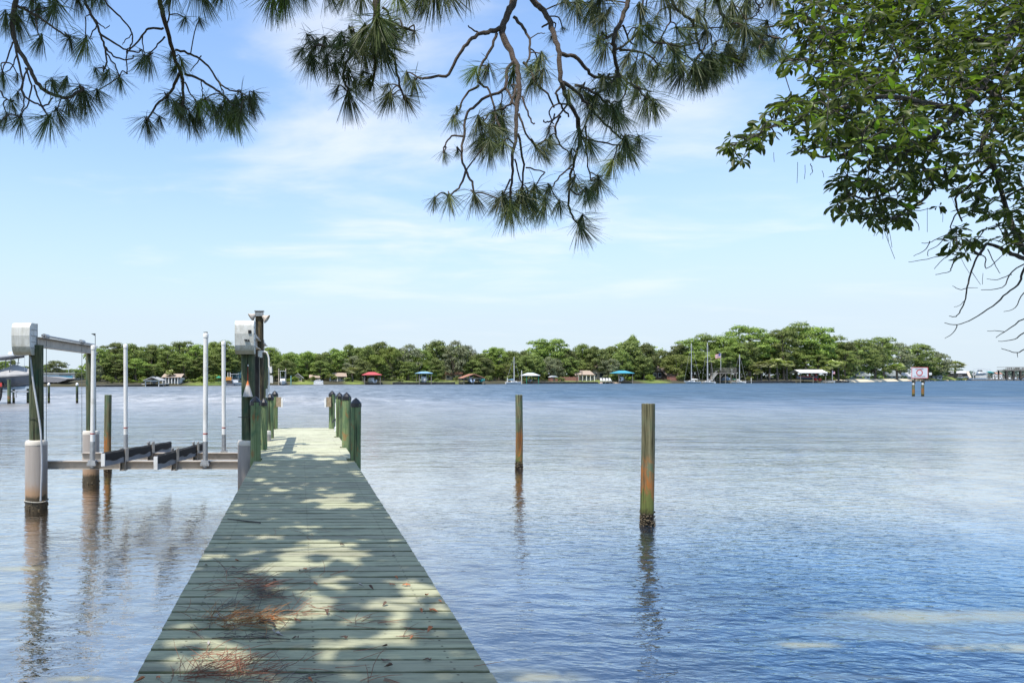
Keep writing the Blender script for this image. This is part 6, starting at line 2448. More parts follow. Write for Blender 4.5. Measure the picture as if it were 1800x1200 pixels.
PINE = {
 'left': [
  ([(26, -60), (28, -10), (22, 30), (22, 60), (35, 90), (50, 115), (65, 145), (80, 160), (105, 170), (125, 170), (148, 155)], 0.026, 0.010),
  ([(22, 60), (38, 130), (40, 165), (60, 180), (80, 185), (92, 172)], 0.010, 0.006),
  ([(45, 120), (55, 150), (50, 180), (36, 205)], 0.008, 0.005),
  ([(60, 150), (68, 175), (86, 205)], 0.008, 0.005),
  ([(22, 75), (10, 110), (2, 130)], 0.008, 0.004),
  ([(30, 95), (20, 120), (8, 128)], 0.006, 0.004),
  ([(50, 118), (38, 150), (42, 178), (36, 206)], 0.008, 0.005),
  ([(0, 160), (12, 175), (25, 178)], 0.007, 0.005),
  ([(28, 10), (60, 25), (75, 35), (95, 50), (118, 65)], 0.012, 0.007),
  ([(60, 25), (65, 50), (70, 68)], 0.008, 0.005)],
 'mid-left': [
  ([(148, -55), (150, 0), (160, 25), (175, 55), (183, 80), (188, 105), (185, 120), (182, 126)], 0.014, 0.006),
  ([(170, 45), (158, 66), (162, 68)], 0.006, 0.004),
  ([(175, 60), (200, 75), (222, 88), (245, 91), (246, 86)], 0.009, 0.005),
  ([(188, 95), (205, 120), (210, 135)], 0.007, 0.004),
  ([(183, 82), (200, 98), (218, 105), (234, 103), (234, 97)], 0.008, 0.005),
  ([(168, 35), (178, 46), (186, 50), (192, 44)], 0.006, 0.003),
  ([(160, 25), (150, 30)], 0.006, 0.003)],
 'thin': [
  ([(183, -55), (185, 0), (205, 25), (225, 45), (232, 65), (230, 80), (223, 90), (222, 110), (223, 130)], 0.008, 0.005),
  ([(231, 60), (220, 72), (216, 78)], 0.005, 0.003)],
 'big left': [
  ([(276, -60), (280, -5), (290, 40), (300, 75), (310, 110), (320, 135), (322, 165), (322, 190)], 0.024, 0.012),
  ([(287, 50), (265, 50), (252, 60), (238, 78), (225, 90), (224, 95)], 0.010, 0.006),
  ([(252, 60), (250, 75), (255, 98)], 0.007, 0.004),
  ([(290, 65), (278, 78), (262, 96)], 0.009, 0.005),
  ([(308, 88), (330, 93), (350, 103), (370, 122), (385, 145), (400, 158), (420, 162), (440, 172)], 0.011, 0.006),
  ([(354, 98), (345, 112), (335, 126)], 0.006, 0.004),
  ([(380, 138), (390, 155), (394, 175)], 0.007, 0.005),
  ([(325, 130), (350, 140), (375, 155), (395, 170), (412, 187)], 0.012, 0.008),
  ([(316, 128), (305, 150), (298, 165), (275, 185), (260, 210)], 0.016, 0.009),
  ([(325, 145), (335, 165), (348, 185)], 0.008, 0.005),
  ([(354, 143), (356, 160), (357, 176)], 0.006, 0.004),
  ([(297, -50), (296, 0), (298, 20), (294, 44)], 0.009, 0.006)],
 'centre-left': [
  ([(662, -60), (662, -5), (661, 40)], 0.030, 0.026),
  ([(661, 38), (690, 42), (712, 50), (728, 55)], 0.014, 0.006),
  ([(672, 14), (682, 22), (686, 38)], 0.009, 0.006),
  ([(661, 42), (655, 80), (660, 120), (650, 160)], 0.016, 0.009),
  ([(648, 50), (625, 70), (600, 82), (565, 80), (555, 74)], 0.014, 0.008),
  ([(630, 75), (612, 105), (603, 130), (608, 150), (613, 163)], 0.011, 0.007),
  ([(665, 60), (690, 100), (700, 140), (712, 176)], 0.012, 0.007)],
 'centre': [
  ([(912, -60), (905, -5), (895, 20), (885, 45), (885, 70), (900, 95), (910, 125), (912, 160), (908, 200), (907, 240), (902, 270), (900, 310), (897, 345)], 0.034, 0.007),
  ([(882, 50), (862, 55), (845, 60), (825, 72), (808, 95), (788, 130), (765, 135), (740, 140)], 0.019, 0.009),
  ([(845, 60), (832, 52), (822, 45)], 0.008, 0.004),
  ([(873, 60), (862, 90), (845, 115), (842, 145), (860, 160), (870, 200), (880, 225)], 0.012, 0.006),
  ([(842, 150), (820, 165), (808, 190), (798, 206)], 0.010, 0.006),
  ([(903, 108), (890, 125), (888, 155), (860, 168), (835, 185), (820, 205), (815, 240), (812, 270), (818, 300), (830, 320), (834, 340)], 0.013, 0.007),
  ([(820, 298), (810, 325), (790, 345)], 0.009, 0.006),
  ([(815, 240), (795, 240), (782, 255), (780, 270)], 0.008, 0.005),
  ([(903, 30), (920, 50), (930, 70), (930, 100), (925, 112)], 0.012, 0.007),
  ([(930, 70), (945, 60), (957, 59)], 0.005, 0.003),
  ([(920, 110), (935, 130), (945, 150), (962, 165), (975, 190)], 0.010, 0.006),
  ([(908, 150), (900, 180), (885, 190), (860, 200), (850, 215)], 0.010, 0.005),
  ([(918, 170), (925, 190), (935, 215), (941, 218)], 0.008, 0.004),
  ([(910, 235), (920, 290), (918, 335)], 0.009, 0.006),
  ([(897, 315), (885, 340)], 0.007, 0.005),
  ([(912, 200), (925, 235), (945, 262), (957, 260)], 0.008, 0.004),
  ([(888, 150), (900, 175), (910, 195)], 0.009, 0.006),
  ([(925, 295), (955, 302), (956, 306)], 0.006, 0.003),
  ([(905, 280), (915, 315), (925, 330)], 0.006, 0.004)],
 'centre right': [
  ([(930, -60), (935, -5), (950, 15), (965, 35), (975, 65), (983, 95), (985, 130), (988, 150), (1000, 180), (1015, 210), (1020, 240), (1014, 270), (1005, 300), (1000, 330), (1000, 360), (1008, 385), (1020, 395)], 0.024, 0.007),
  ([(985, 95), (1010, 100), (1030, 120), (1045, 135), (1090, 136)], 0.015, 0.010),
  ([(990, 145), (1020, 170), (1040, 195), (1070, 225), (1095, 245)], 0.014, 0.007),
  ([(988, 150), (978, 165), (985, 185), (1000, 205)], 0.010, 0.006),
  ([(1000, 180), (980, 205), (965, 215), (955, 212)], 0.008, 0.005),
  ([(1015, 205), (1022, 240), (1060, 250), (1090, 256)], 0.010, 0.006),
  ([(1005, 290), (985, 310), (970, 330)], 0.008, 0.005),
  ([(1012, 150), (1040, 160), (1060, 175), (1075, 190)], 0.011, 0.006),
  ([(975, 200), (960, 240), (950, 256)], 0.006, 0.004),
  ([(985, 205), (975, 225), (985, 255), (1000, 266)], 0.009, 0.005),
  ([(1000, 182), (975, 185), (966, 200), (972, 218)], 0.007, 0.004),
  ([(1000, 330), (1015, 342), (1030, 335)], 0.008, 0.005),
  ([(1030, 222), (1030, 260), (1035, 300), (1040, 318)], 0.008, 0.005),
  ([(1020, 240), (1030, 215), (1045, 190)], 0.007, 0.005),
  ([(968, 40), (955, 46), (954, 48)], 0.009, 0.006)],
 'right': [
  ([(1112, -60), (1105, -5), (1095, 30), (1080, 60), (1080, 90), (1085, 130), (1070, 150), (1045, 170)], 0.022, 0.010),
  ([(1095, 45), (1105, 70), (1120, 82)], 0.008, 0.005),
  ([(1082, 125), (1105, 145), (1125, 155), (1145, 162)], 0.010, 0.005),
  ([(1108, 150), (1122, 158), (1135, 172)], 0.007, 0.005),
  ([(1102, 138), (1098, 165), (1085, 186)], 0.008, 0.005),
  ([(1080, 92), (1100, 76), (1120, 58), (1127, 20), (1134, -20)], 0.010, 0.007),
  ([(1125, 45), (1135, 15), (1141, -20)], 0.006, 0.005),
  ([(1090, 88), (1120, 90), (1145, 100), (1157, 116)], 0.010, 0.006),
  ([(1128, 55), (1150, 75), (1170, 76), (1195, 82), (1225, 76)], 0.011, 0.007),
  ([(1080, 60), (1062, 70), (1050, 70)], 0.012, 0.006)],
 'far right': [
  ([(1165, -60), (1180, 0), (1200, 25), (1218, 40), (1227, 75), (1232, 90), (1250, 110)], 0.015, 0.008),
  ([(1165, -50), (1178, 30), (1170, 50), (1162, 70)], 0.009, 0.006),
  ([(1218, 35), (1240, 50), (1243, 75), (1232, 95), (1222, 107)], 0.010, 0.006),
  ([(1200, 48), (1240, 50), (1285, 47)], 0.007, 0.005),
  ([(1240, -60), (1240, 0), (1238, 30), (1243, 52)], 0.010, 0.007),
  ([(1255, -60), (1262, 0), (1275, 38), (1300, 50), (1330, 60), (1350, 64), (1372, 68)], 0.017, 0.008),
  ([(1330, 60), (1340, 50), (1370, 45), (1385, 40)], 0.010, 0.006),
  ([(1320, 55), (1340, 72), (1345, 78)], 0.009, 0.006),
  ([(1325, -30), (1328, 0), (1335, 15), (1325, 30), (1310, 35)], 0.008, 0.005),
  ([(1335, 15), (1341, 12), (1337, -5), (1340, -30)], 0.006, 0.005),
  ([(1285, 46), (1282, 62), (1278, 85)], 0.007, 0.005),
  ([(1375, 10), (1374, 30), (1376, 50)], 0.006, 0.004),
  ([(1248, 58), (1252, 75), (1250, 95)], 0.007, 0.004)]}

# tufts: (px, py, size in px, lean x)   the needles fan out and droop
TUFTS = """10,25,48 30,32,55 95,12,58 72,66,42 122,66,50 150,70,48 90,-12,60 60,-8,50 36,207,48 86,207,62 92,142,46 142,158,62 150,168,56 120,180,50
190,126,40 210,136,42 262,98,44 252,100,36 310,118,38 318,105,34 258,212,42 306,182,44 322,190,58 348,188,55 335,205,50 396,182,58 412,190,60 425,172,50
440,174,46 375,186,52 135,-8,52 180,-14,48 302,-14,48 350,-20,62 392,-22,60 325,32,34 20,178,40 5,130,40 0,215,34 160,-25,50 55,30,30 400,205,44
480,-14,62 500,-16,66 530,-24,60 556,74,52 546,100,52 575,100,50 600,62,46 640,50,56 662,44,68 655,62,74 640,84,62 672,84,62 690,60,50 612,124,52 590,112,48
613,164,60 650,140,48 685,165,48 728,142,50 712,172,50 622,70,54 760,-18,66 740,-12,58 785,-16,60 700,-10,56 570,70,44 610,-16,52 575,-18,50 635,-10,50 822,-20,46 728,58,34
842,210,54 862,222,60 798,206,34 780,268,28 790,346,42 834,342,44 858,118,40 836,122,36 902,122,44 946,110,50 955,125,46 935,140,46 880,226,54 862,255,50 885,250,46 850,240,50
942,256,40 955,262,36 885,345,56 897,360,62 918,338,58 940,330,56 958,355,50 930,350,52 1020,396,58 1030,334,46 1045,326,52 1010,312,36 1098,246,56 1102,258,50 1076,286,44
1078,192,56 1086,200,46 1030,165,52 1048,168,48 1090,182,42 1018,232,44 1035,252,46 1004,266,34 1138,172,58 1148,180,48 1064,82,46 1052,72,48 1084,56,42 1124,52,50 1138,44,46 1104,98,46
1157,116,46 1142,112,44 1176,82,46 1188,96,54 1162,70,44 1210,62,42 1240,112,66 1222,112,62 1252,108,56 1268,100,52 1200,122,56 1228,125,50 1290,98,48 1300,36,64 1286,10,58 1310,48,54
1326,72,44 1348,42,46 1362,70,46 1346,80,44 1040,10,60 1012,6,52 992,-8,50 1056,-10,60 1060,28,40 1196,0,50 1165,-10,56 1262,-14,60 1316,-12,56 1360,-14,54 1240,50,48 1225,20,44
1278,84,44 1310,90,42 972,60,26 1085,136,52 1062,140,50 1120,140,40 1040,190,44 1052,318,44 905,160,40 868,200,42 1000,160,36 968,240,30 1125,10,44 1376,92,36 1190,50,44""".split()


def needle_tuft(k, n=90, L=0.242, wd=0.0031, mat=None, droop=0.55, spread=1.25):
    rng = np.random.default_rng(500 + k)
    V, F = [], []
    for i in range(n):
        # around the axis -Z, fanned; a few point up
        th = rng.random() * 2 * PI
        el = abs(rng.normal(0, spread * 0.62))
        el = min(el, 2.3)
        d = np.array([math.sin(el) * math.cos(th), math.sin(el) * math.sin(th), -math.cos(el)])
        base = np.array([0, 0, 0.05 * rng.random()]) + d * 0.006
        l = L * (0.72 + 0.36 * rng.random())
        side = np.cross(d, rng.normal(size=3))
        side /= np.linalg.norm(side)
        sag = droop * l * 0.30 * (1 + d[2] * 0.8)
        for f in range(2):
            dd = d + (rng.normal(size=3) * 0.035)
            p0 = base
            p1 = base + dd * l * 0.5 + np.array([0, 0, -sag * 0.22])
            p2 = base + dd * l + np.array([0, 0, -sag])
            o = len(V)
            w2 = wd / 2
            V += [p0 - side * w2, p0 + side * w2, p1 + side * w2, p1 - side * w2, p2 + side * w2 * 0.35, p2 - side * w2 * 0.35]
            F += [(o, o + 1, o + 2, o + 3), (o + 3, o + 2, o + 4, o + 5)]
    return mesh_np('needle_tuft', np.array(V), np.array(F), mat or M_needle)


def build_pine():
    root = thing('pine_tree', 'large pine overhanging the dock, its long-needled boughs hanging into the top of the view', 'pine tree', (-3.6, -3.2, 0.6))
    O = ORG[root.name]
    rnd = random.Random(4)
    mb = MB()
    mb.tube(smooth_path([(-3.6, -3.2, -0.2), (-3.5, -3.1, 3), (-3.3, -2.8, 7), (-3.0, -2.4, 12), (-2.9, -2.4, 17)], 4), [0.30, 0.14], 14, jit=0.04)
    part('trunk', mb, M_pbark, root, True)
    nodes = []
    # main limbs run above the frame from the trunk and carry the hanging boughs
    tops = []
    for key, lines in PINE.items():
        mb = MB()
        for k, (pl, r0, r1) in enumerate(lines):
            pts = [at(x, y, pdepth(x, y)) for x, y in pl]
            pts = smooth_path(pts, 4)
            n = len(pts)
            w_ = [p + Vector((rnd.uniform(-1, 1), rnd.uniform(-1, 1), rnd.uniform(-1, 1))) * 0.006 for p in pts]
            w_[0] = pts[0]
            mb.tube(w_, [r0 + (r1 - r0) * (i / (n - 1)) ** 0.8 for i in range(n)], 7, jit=0.10)
            nodes += pts
            if k == 0:
                tops.append(pts[0])
            elif pl[0][1] < -15:
                # runs up to the limb like the others
                tops.append(pts[0])
        part('branch', mb, M_pbark, root, True)
    tops.sort(key=lambda p: p.x)
    mb = MB()
    limb = [Vector((-3.1, -2.6, 7.2)), Vector((-3.2, 0.5, 6.5))]
    limb += [Vector((p.x, p.y - 0.5, max(6.0, p.z + 0.9))) for p in tops[::2]]
    sm_ = smooth_path(limb, 5)
    mb.tube(sm_, [0.13 - 0.09 * i / len(sm_) for i in range(len(sm_))], 10, jit=0.04)
    for p in tops:
        q = min(sm_, key=lambda v: (v - p).length)
        mid = (p + q) / 2 + Vector((0, -0.12, 0.12))
        mb.tube(smooth_path([q, mid, p], 4), [0.034, 0.024], 7)
    part('limb', mb, M_pbark, root, True)
    # tufts
    normal = [needle_tuft(k) for k in range(6)]
    bright = [needle_tuft(20, mat=M_needle_bright), needle_tuft(21, mat=M_needle_bright)]
    spots = []
    for tk in TUFTS:
        x, y, sz = map(float, tk.split(','))
        spots.append((x, y, sz * 0.90))
        if y > 8 and len(spots) < 292 and rnd.random() < 0.55:
            a_ = rnd.uniform(-0.6, 3.7)
            spots.append((x + 26 * math.cos(a_), y - 20 * abs(math.sin(a_)) + 4, sz * rnd.uniform(0.50, 0.72)))
    for i, tk in enumerate(spots):
        x, y, sz = tk
        Y = pdepth(x, y) + rnd.uniform(-0.22, 0.22)
        p = at(x, y, Y)
        q = min(nodes, key=lambda v: (v - p).length)
        if y < 6 and (q - p).length > 0.12:
            q = at(x + rnd.uniform(-20, 20), y - 85, Y)      # hangs from the limb above the view
        if (q - p).length > 0.02:
            if (q - p).length < 1.2:
                mid = (p + q) / 2 + Vector((rnd.uniform(-.03, .03), rnd.uniform(-.03, .03), 0.03))
                twigs = MB()
                twigs.tube(smooth_path([q, mid, p], 3), [0.006, 0.0045], 5)
                part('twig', twigs, M_pbark, root, True)
        green = (x, y) in ((395, 182), (412, 190), (958, 355), (946, 110))
        me = (bright if (i % 19 == 7 or green and rnd.random() < 0.7) else normal)[rnd.randrange(2 if (i % 19 == 7) else len(bright if green else normal))] if not green else bright[rnd.randrange(2)]
        if green:
            me = normal[rnd.randrange(6)] if rnd.random() < 0.5 else bright[rnd.randrange(2)]
        for rep in range(2 if sz > 59 else 1):
            s = sz / 52.0 * Y / 5.4 * rnd.uniform(0.92, 1.12)
            o = obj('needle_tuft', me if rep == 0 else normal[rnd.randrange(6)], root, p - O + Vector((rnd.uniform(-.03, .03) * rep, rnd.uniform(-.05, .05) * rep, 0.03 * rep)),
                    (rnd.uniform(-0.45, 0.45), rnd.uniform(-0.5, 0.5), rnd.uniform(0, 6.28)), (s, s, s))
    return root


build_pine()


# ------------------------------------------------------------------ overhanging oak on the right
def odepth(x, y):
    return 3.9 + 0.35 * math.sin(x / 90.0 + 1) - 0.0005 * (x - 1500) + 0.25 * math.cos(y / 60.0)


M_oakleaf = leaf_mat('oak_leaf', (0.050, 0.095, 0.014), (0.25, 0.345, 0.065), 0.50, 0.42, spread=1.1)
OAK_BR = [
  ([(1840, -30), (1800, 12), (1765, 80), (1725, 150), (1690, 195), (1650, 230), (1600, 262), (1560, 300)], 0.030, 0.008),
  ([(1830, 60), (1790, 85), (1730, 240), (1745, 290), (1765, 350), (1785, 410), (1812, 460)], 0.014, 0.012),
  ([(1765, 80), (1690, 60), (1640, 20), (1600, 15), (1530, 40), (1470, 60), (1420, 30)], 0.018, 0.005),
  ([(1690, 195), (1620, 180), (1540, 170), (1480, 190), (1420, 205), (1380, 210), (1320, 245), (1292, 255)], 0.016, 0.004),
  ([(1540, 170), (1500, 120), (1450, 110), (1400, 105), (1375, 110)], 0.010, 0.004),
  ([(1600, 262), (1540, 260), (1490, 270), (1440, 275), (1400, 262)], 0.010, 0.004),
  ([(1650, 230), (1620, 290), (1570, 330), (1520, 350), (1470, 325)], 0.012, 0.004),
  ([(1620, 290), (1640, 330), (1600, 370), (1560, 385), (1520, 385)], 0.010, 0.004),
  ([(1745, 290), (1700, 330), (1680, 350), (1690, 390)], 0.010, 0.004),
  ([(1725, 150), (1800, 200), (1850, 240)], 0.012, 0.008),
  ([(1765, 350), (1800, 330), (1840, 320)], 0.008, 0.005),
  ([(1850, 480), (1800, 455), (1765, 440), (1735, 428), (1722, 446), (1710, 440)], 0.014, 0.006),
  ([(1640, 20), (1600, 60), (1570, 110), (1560, 150)], 0.010, 0.005)]
BARE = [
  ([(1698, 365), (1680, 377), (1672, 395), (1669, 409), (1650, 418), (1634, 426), (1620, 427)], 0.0045, 0.0018),
  ([(1634, 424), (1627, 438), (1606, 450)], 0.003, 0.0016),
  ([(1669, 409), (1650, 430), (1632, 440), (1632, 450)], 0.003, 0.0016),
  ([(1669, 405), (1685, 398), (1700, 392)], 0.003, 0.002),
  ([(1674, 445), (1630, 455), (1597, 461)], 0.003, 0.0015),
  ([(1672, 446), (1655, 458), (1642, 472)], 0.003, 0.0015),
  ([(1682, 450), (1672, 470), (1669, 477), (1645, 483)], 0.004, 0.0018),
  ([(1720, 448), (1708, 475), (1700, 505), (1697, 525), (1688, 546), (1680, 556), (1669, 556)], 0.0055, 0.0022),
  ([(1700, 506), (1688, 509), (1675, 502)], 0.003, 0.0015),
  ([(1700, 506), (1718, 506)], 0.002, 0.0012),
  ([(1694, 530), (1686, 537), (1678, 539)], 0.002, 0.0012),
  ([(1708, 478), (1724, 500)], 0.002, 0.001),
  ([(1720, 448), (1732, 452), (1733, 472), (1750, 460), (1762, 448)], 0.0035, 0.002),
  ([(1736, 438), (1748, 462), (1758, 481)], 0.003, 0.0015),
  ([(1808, 455), (1797, 480), (1790, 500), (1770, 515), (1745, 538), (1710, 560), (1683, 571), (1660, 567)], 0.007, 0.002),
  ([(1683, 571), (1675, 585), (1660, 595)], 0.003, 0.0015),
  ([(1812, 458), (1780, 477), (1762, 505), (1725, 510)], 0.005, 0.0018),
  ([(1778, 482), (1757, 490), (1745, 492), (1735, 490)], 0.003, 0.0015),
  ([(1830, 500), (1800, 515), (1785, 540), (1764, 548)], 0.004, 0.0015),
  ([(1830, 548), (1800, 560), (1770, 580), (1750, 593)], 0.005, 0.0018),
  ([(1765, 583), (1748, 581), (1735, 582)], 0.0025, 0.0015),
  ([(1830, 572), (1800, 585), (1783, 596), (1755, 600)], 0.005, 0.0018),
  ([(1830, 600), (1800, 614), (1788, 620), (1775, 617), (1760, 612)], 0.004, 0.002),
  ([(1788, 620), (1788, 628)], 0.002, 0.0012),
  ([(1596, 372), (1606, 385), (1615, 397), (1615, 405)], 0.003, 0.0015),
  ([(1750, 392), (1768, 420), (1770, 450)], 0.003, 0.0015),
  ([(1425, 288), (1428, 300), (1424, 308)], 0.0025, 0.0012),
  ([(1402, 142), (1415, 142), (1430, 144)], 0.003, 0.0015)]
HANG = [(1553, 395, 1552, 420), (1556, 398, 1562, 425), (1562, 400, 1568, 435), (1551, 396, 1573, 455), (1630, 365, 1630, 408), (1657, 372, 1657, 390), (1540, 400, 1536, 415),
        (1360, 268, 1361, 285), (1402, 285, 1401, 322), (1415, 290, 1414, 315), (1595, 375, 1600, 395), (1690, 455, 1704, 480), (1728, 480, 1727, 500), (1672, 345, 1680, 366), (1445, 300, 1448, 312)]
POLY = [(1372, -20), (1382, 45), (1400, 70), (1378, 95), (1360, 110), (1392, 132), (1418, 118), (1428, 140), (1438, 165), (1395, 168), (1350, 180), (1345, 205), (1310, 228), (1278, 245), (1276, 262),
        (1300, 295), (1315, 270), (1345, 245), (1372, 232), (1400, 235), (1392, 255), (1420, 285), (1446, 272), (1476, 268), (1486, 300), (1448, 318), (1488, 338), (1458, 352), (1475, 388), (1510, 398),
        (1545, 395), (1585, 402), (1592, 372), (1640, 368), (1662, 366), (1676, 342), (1702, 346), (1694, 385), (1668, 415), (1662, 440), (1690, 455), (1712, 440), (1740, 425), (1800, 440), (1850, 440), (1850, -20)]
HOLES = [(1590, 130, 20), (1705, 178, 16), (1790, 72, 14), (1440, 225, 12), (1520, 200, 13), (1475, 235, 12), (1655, 340, 24), (1505, 285, 14), (1750, 230, 10), (1560, 312, 8), (1770, 140, 10), (1455, 30, 9), (1480, 22, 10),
         (1710, 395, 22), (1640, 30, 10), (1635, 350, 16), (1400, 250, 10), (1552, 285, 8), (1722, 300, 14), (1782, 250, 9), (1745, 405, 14), (1400, 205, 6)]


def inside(x, y, poly):
    c = False
    n = len(poly)
    for i in range(n):
        x0, y0 = poly[i]
        x1, y1 = poly[(i + 1) % n]
        if (y0 > y) != (y1 > y) and x < (x1 - x0) * (y - y0) / (y1 - y0) + x0:
            c = not c
    return c


def leaf_geo(rng, fold=0.35, curl=0.25, wf=0.30):
    """spoon-shaped leaf along +X, 1 long: 16 triangles folded on the midrib"""
    xs = [0.0, 0.10, 0.35, 0.62, 0.86, 1.0]
    ws = [0.03, 0.06, 0.19, 0.30, 0.22, 0.03]
    V = []
    for x, w_ in zip(xs, ws):
        z = -curl * x * x
        w2 = w_ * wf / 0.30 * 1.0 * rng.uniform(0.93, 1.07)
        V += [(x, -w2 * 0.62, z + w2 * fold), (x, 0, z), (x, w2 * 0.62, z + w2 * fold)]
    F = []
    for i in range(len(xs) - 1):
        a = i * 3
        F += [(a, a + 3, a + 4, a + 1), (a + 1, a + 4, a + 5, a + 2)]
    return np.array(V), np.array(F)


def frame_from(d, up):
    d = d / np.linalg.norm(d)
    s = np.cross(up, d)
    s /= np.linalg.norm(s) + 1e-9
    u = np.cross(d, s)
    return np.stack([d, s, u], 1)


def build_oak():
    root = thing('oak_tree', 'leafy oak leaning in from the right with spoon-shaped leaves and bare drooping twigs', 'oak tree', (6.6, -0.8, 0.5))
    O = np.array(ORG[root.name])
    rnd = random.Random(8)
    rng = np.random.default_rng(8)
    mb = MB()
    mb.tube(smooth_path([(6.6, -0.8, 0.2), (6.4, -0.5, 2.5), (6.0, 0.4, 4.5), (5.3, 1.4, 6.6), (4.5, 1.8, 9)], 4), [0.30, 0.10], 14, jit=0.04)
    part('trunk', mb, M_obark, root, True)
    nodes = []
    for pl, r0, r1 in OAK_BR:
        mb = MB()
        pts = smooth_path([at(x, y, odepth(x, y)) for x, y in pl], 5)
        n = len(pts)
        mb.tube([p + Vector((rnd.uniform(-1, 1), rnd.uniform(-1, 1), rnd.uniform(-1, 1))) * 0.004 for p in pts], [r0 + (r1 - r0) * i / (n - 1) for i in range(n)], 7, jit=0.08)
        part('branch', mb, M_obark, root, True)
        nodes += pts
    # the branch ends beyond the frame run back to the trunk
    mb = MB()
    for x, y, r_0, tq in ((1840, -30, 0.045, (5.7, 0.9, 5.4)), (1830, 60, 0.030, (5.95, 0.5, 4.7)), (1850, 480, 0.026, (6.3, -0.3, 3.4)), (1850, 240, 0.02, (6.2, 0.0, 4.0))):
        p = at(x, y, odepth(x, y))
        q = Vector(tq)
        mb.tube(smooth_path([q, (p + q) / 2 + Vector((0, 0, 0.25)), p], 5), [r_0 * 1.6, r_0 * 0.8], 9, jit=0.05)
    part('limb', mb, M_obark, root, True)
    for pl, r0, r1 in BARE:
        mb = MB()
        pts = smooth_path([at(x, y, odepth(x, 380) + 0.05) for x, y in pl], 4)
        n = len(pts)
        mb.tube([p + Vector((rnd.uniform(-1, 1), rnd.uniform(-1, 1), rnd.uniform(-1, 1))) * 0.0022 for p in pts], [r0 + (r1 - r0) * i / (n - 1) for i in range(n)], 5, jit=0.10)
        part('bare_twig', mb, M_obark, root, True)
    for x0, y0, x1, y1 in HANG:
        Y = odepth(x0, y0)
        mb = MB()
        mb.tube([at(x0, y0, Y), at((x0 + x1) / 2 + rnd.uniform(-1, 1), (y0 + y1) / 2, Y), at(x1, y1, Y)], 0.0011, 4)
        part('hanging_needle', mb, M_obark, root)
    # leaf whorls on twigs
    geos = [leaf_geo(rng, rng.uniform(0.1, 0.6), rng.uniform(0.05, 0.45), rng.uniform(0.24, 0.34)) for _ in range(5)]
    meshes = [mesh_np('leaf', v, f, M_oakleaf) for v, f in geos]
    whorls = []
    tries = 0
    while len(whorls) < 1500 and tries < 60000:
        tries += 1
        x, y = rnd.uniform(1270, 1850), rnd.uniform(-25, 470)
        if not inside(x, y, POLY):
            continue
        if any((x - hx) ** 2 + ((y - hy) * 1.1) ** 2 < (hr * 0.95) ** 2 for hx, hy, hr in HOLES):
            continue
        # thinner towards the ragged lower and left edges
        core = 1.0
        if x < 1430: core = 0.75
        if y > 330: core = min(core, 0.55)
        if x > 1600 and y > 150: core = min(core, 0.66)
        if rnd.random() > core:
            continue
        Y = odepth(x, y) + rnd.gauss(0, 0.26)
        whorls.append((x, y, at(x, y, Y)))
    grown = list(nodes)
    twigs = MB()
    G = np.array([tuple(p) for p in grown])
    order = sorted(whorls, key=lambda w_: np.min(np.sum((G - np.array(w_[2])) ** 2, 1)))
    allV, allF, off = [], [], 0
    nleaf = 0
    singles = []
    for x, y, p in order:
        P = np.array(p)
        q = G[np.argmin(np.sum((G - P) ** 2, 1) + 0.0)]
        d = P - q
        L = np.linalg.norm(d)
        if L < 1e-3:
            d = rng.normal(size=3); L = 1
        if L > 0.03:
            mid = (P + q) / 2 + rng.normal(size=3) * 0.012
            twigs.tube([tuple(q), tuple(mid), tuple(P)], [0.0035, 0.0015], 4, cap=False)
            G = np.vstack([G, P[None], mid[None]])
        dn = d / (np.linalg.norm(d) + 1e-9)
        nl = rnd.randint(5, 7)
        for k in range(nl):
            a = k * 2.4 + rng.random()
            dirv = dn * rng.uniform(0.1, 0.8) + np.array([math.cos(a), math.sin(a) * 0.8, rng.uniform(-0.75, 0.45)])
            dirv /= np.linalg.norm(dirv)
            up = np.array([0, 0, 1.0]) + rng.normal(size=3) * 0.6
            M3 = frame_from(dirv, up)
            s = rng.choice([rng.uniform(0.030, 0.055), rng.uniform(0.045, 0.080)]) * (P[1] / 3.9) ** 0.5
            base = P + dirv * 0.006
            gi = rnd.randrange(5)
            nleaf += 1
            singles.append((P[1], base, M3, s, gi))
    # the 300 leaves that show largest are objects of their own; the rest are one mass
    inframe = lambda b: (b[0] / b[1] * FX + CX) < 1800 and (CY - (b[2] - EYE) / b[1] * FX) > 0
    singles.sort(key=lambda t: (0 if inframe(t[1]) else 1, t[1][1] / t[3]))
    for i, (_, base, M3, s, gi) in enumerate(singles):
        if i < 296:
            o = bpy.data.objects.new('leaf', meshes[gi])
            o.parent = root
            M4 = Matrix([[*(M3[r] * s), base[r] - O[r]] for r in range(3)] + [[0, 0, 0, 1]])
            o.matrix_basis = M4
            COL.objects.link(o)
        else:
            v, f = geos[gi]
            allV.append((v * s) @ M3.T + base - O)
            allF.append(f + off)
            off += len(v)
    lf = obj('leaves', mesh_np('leaves', np.concatenate(allV), np.concatenate(allF), M_oakleaf), root)
    lf['kind'] = 'stuff'
    part('twigs', twigs, M_obark, root, True, kind='stuff')
    return root


build_oak()


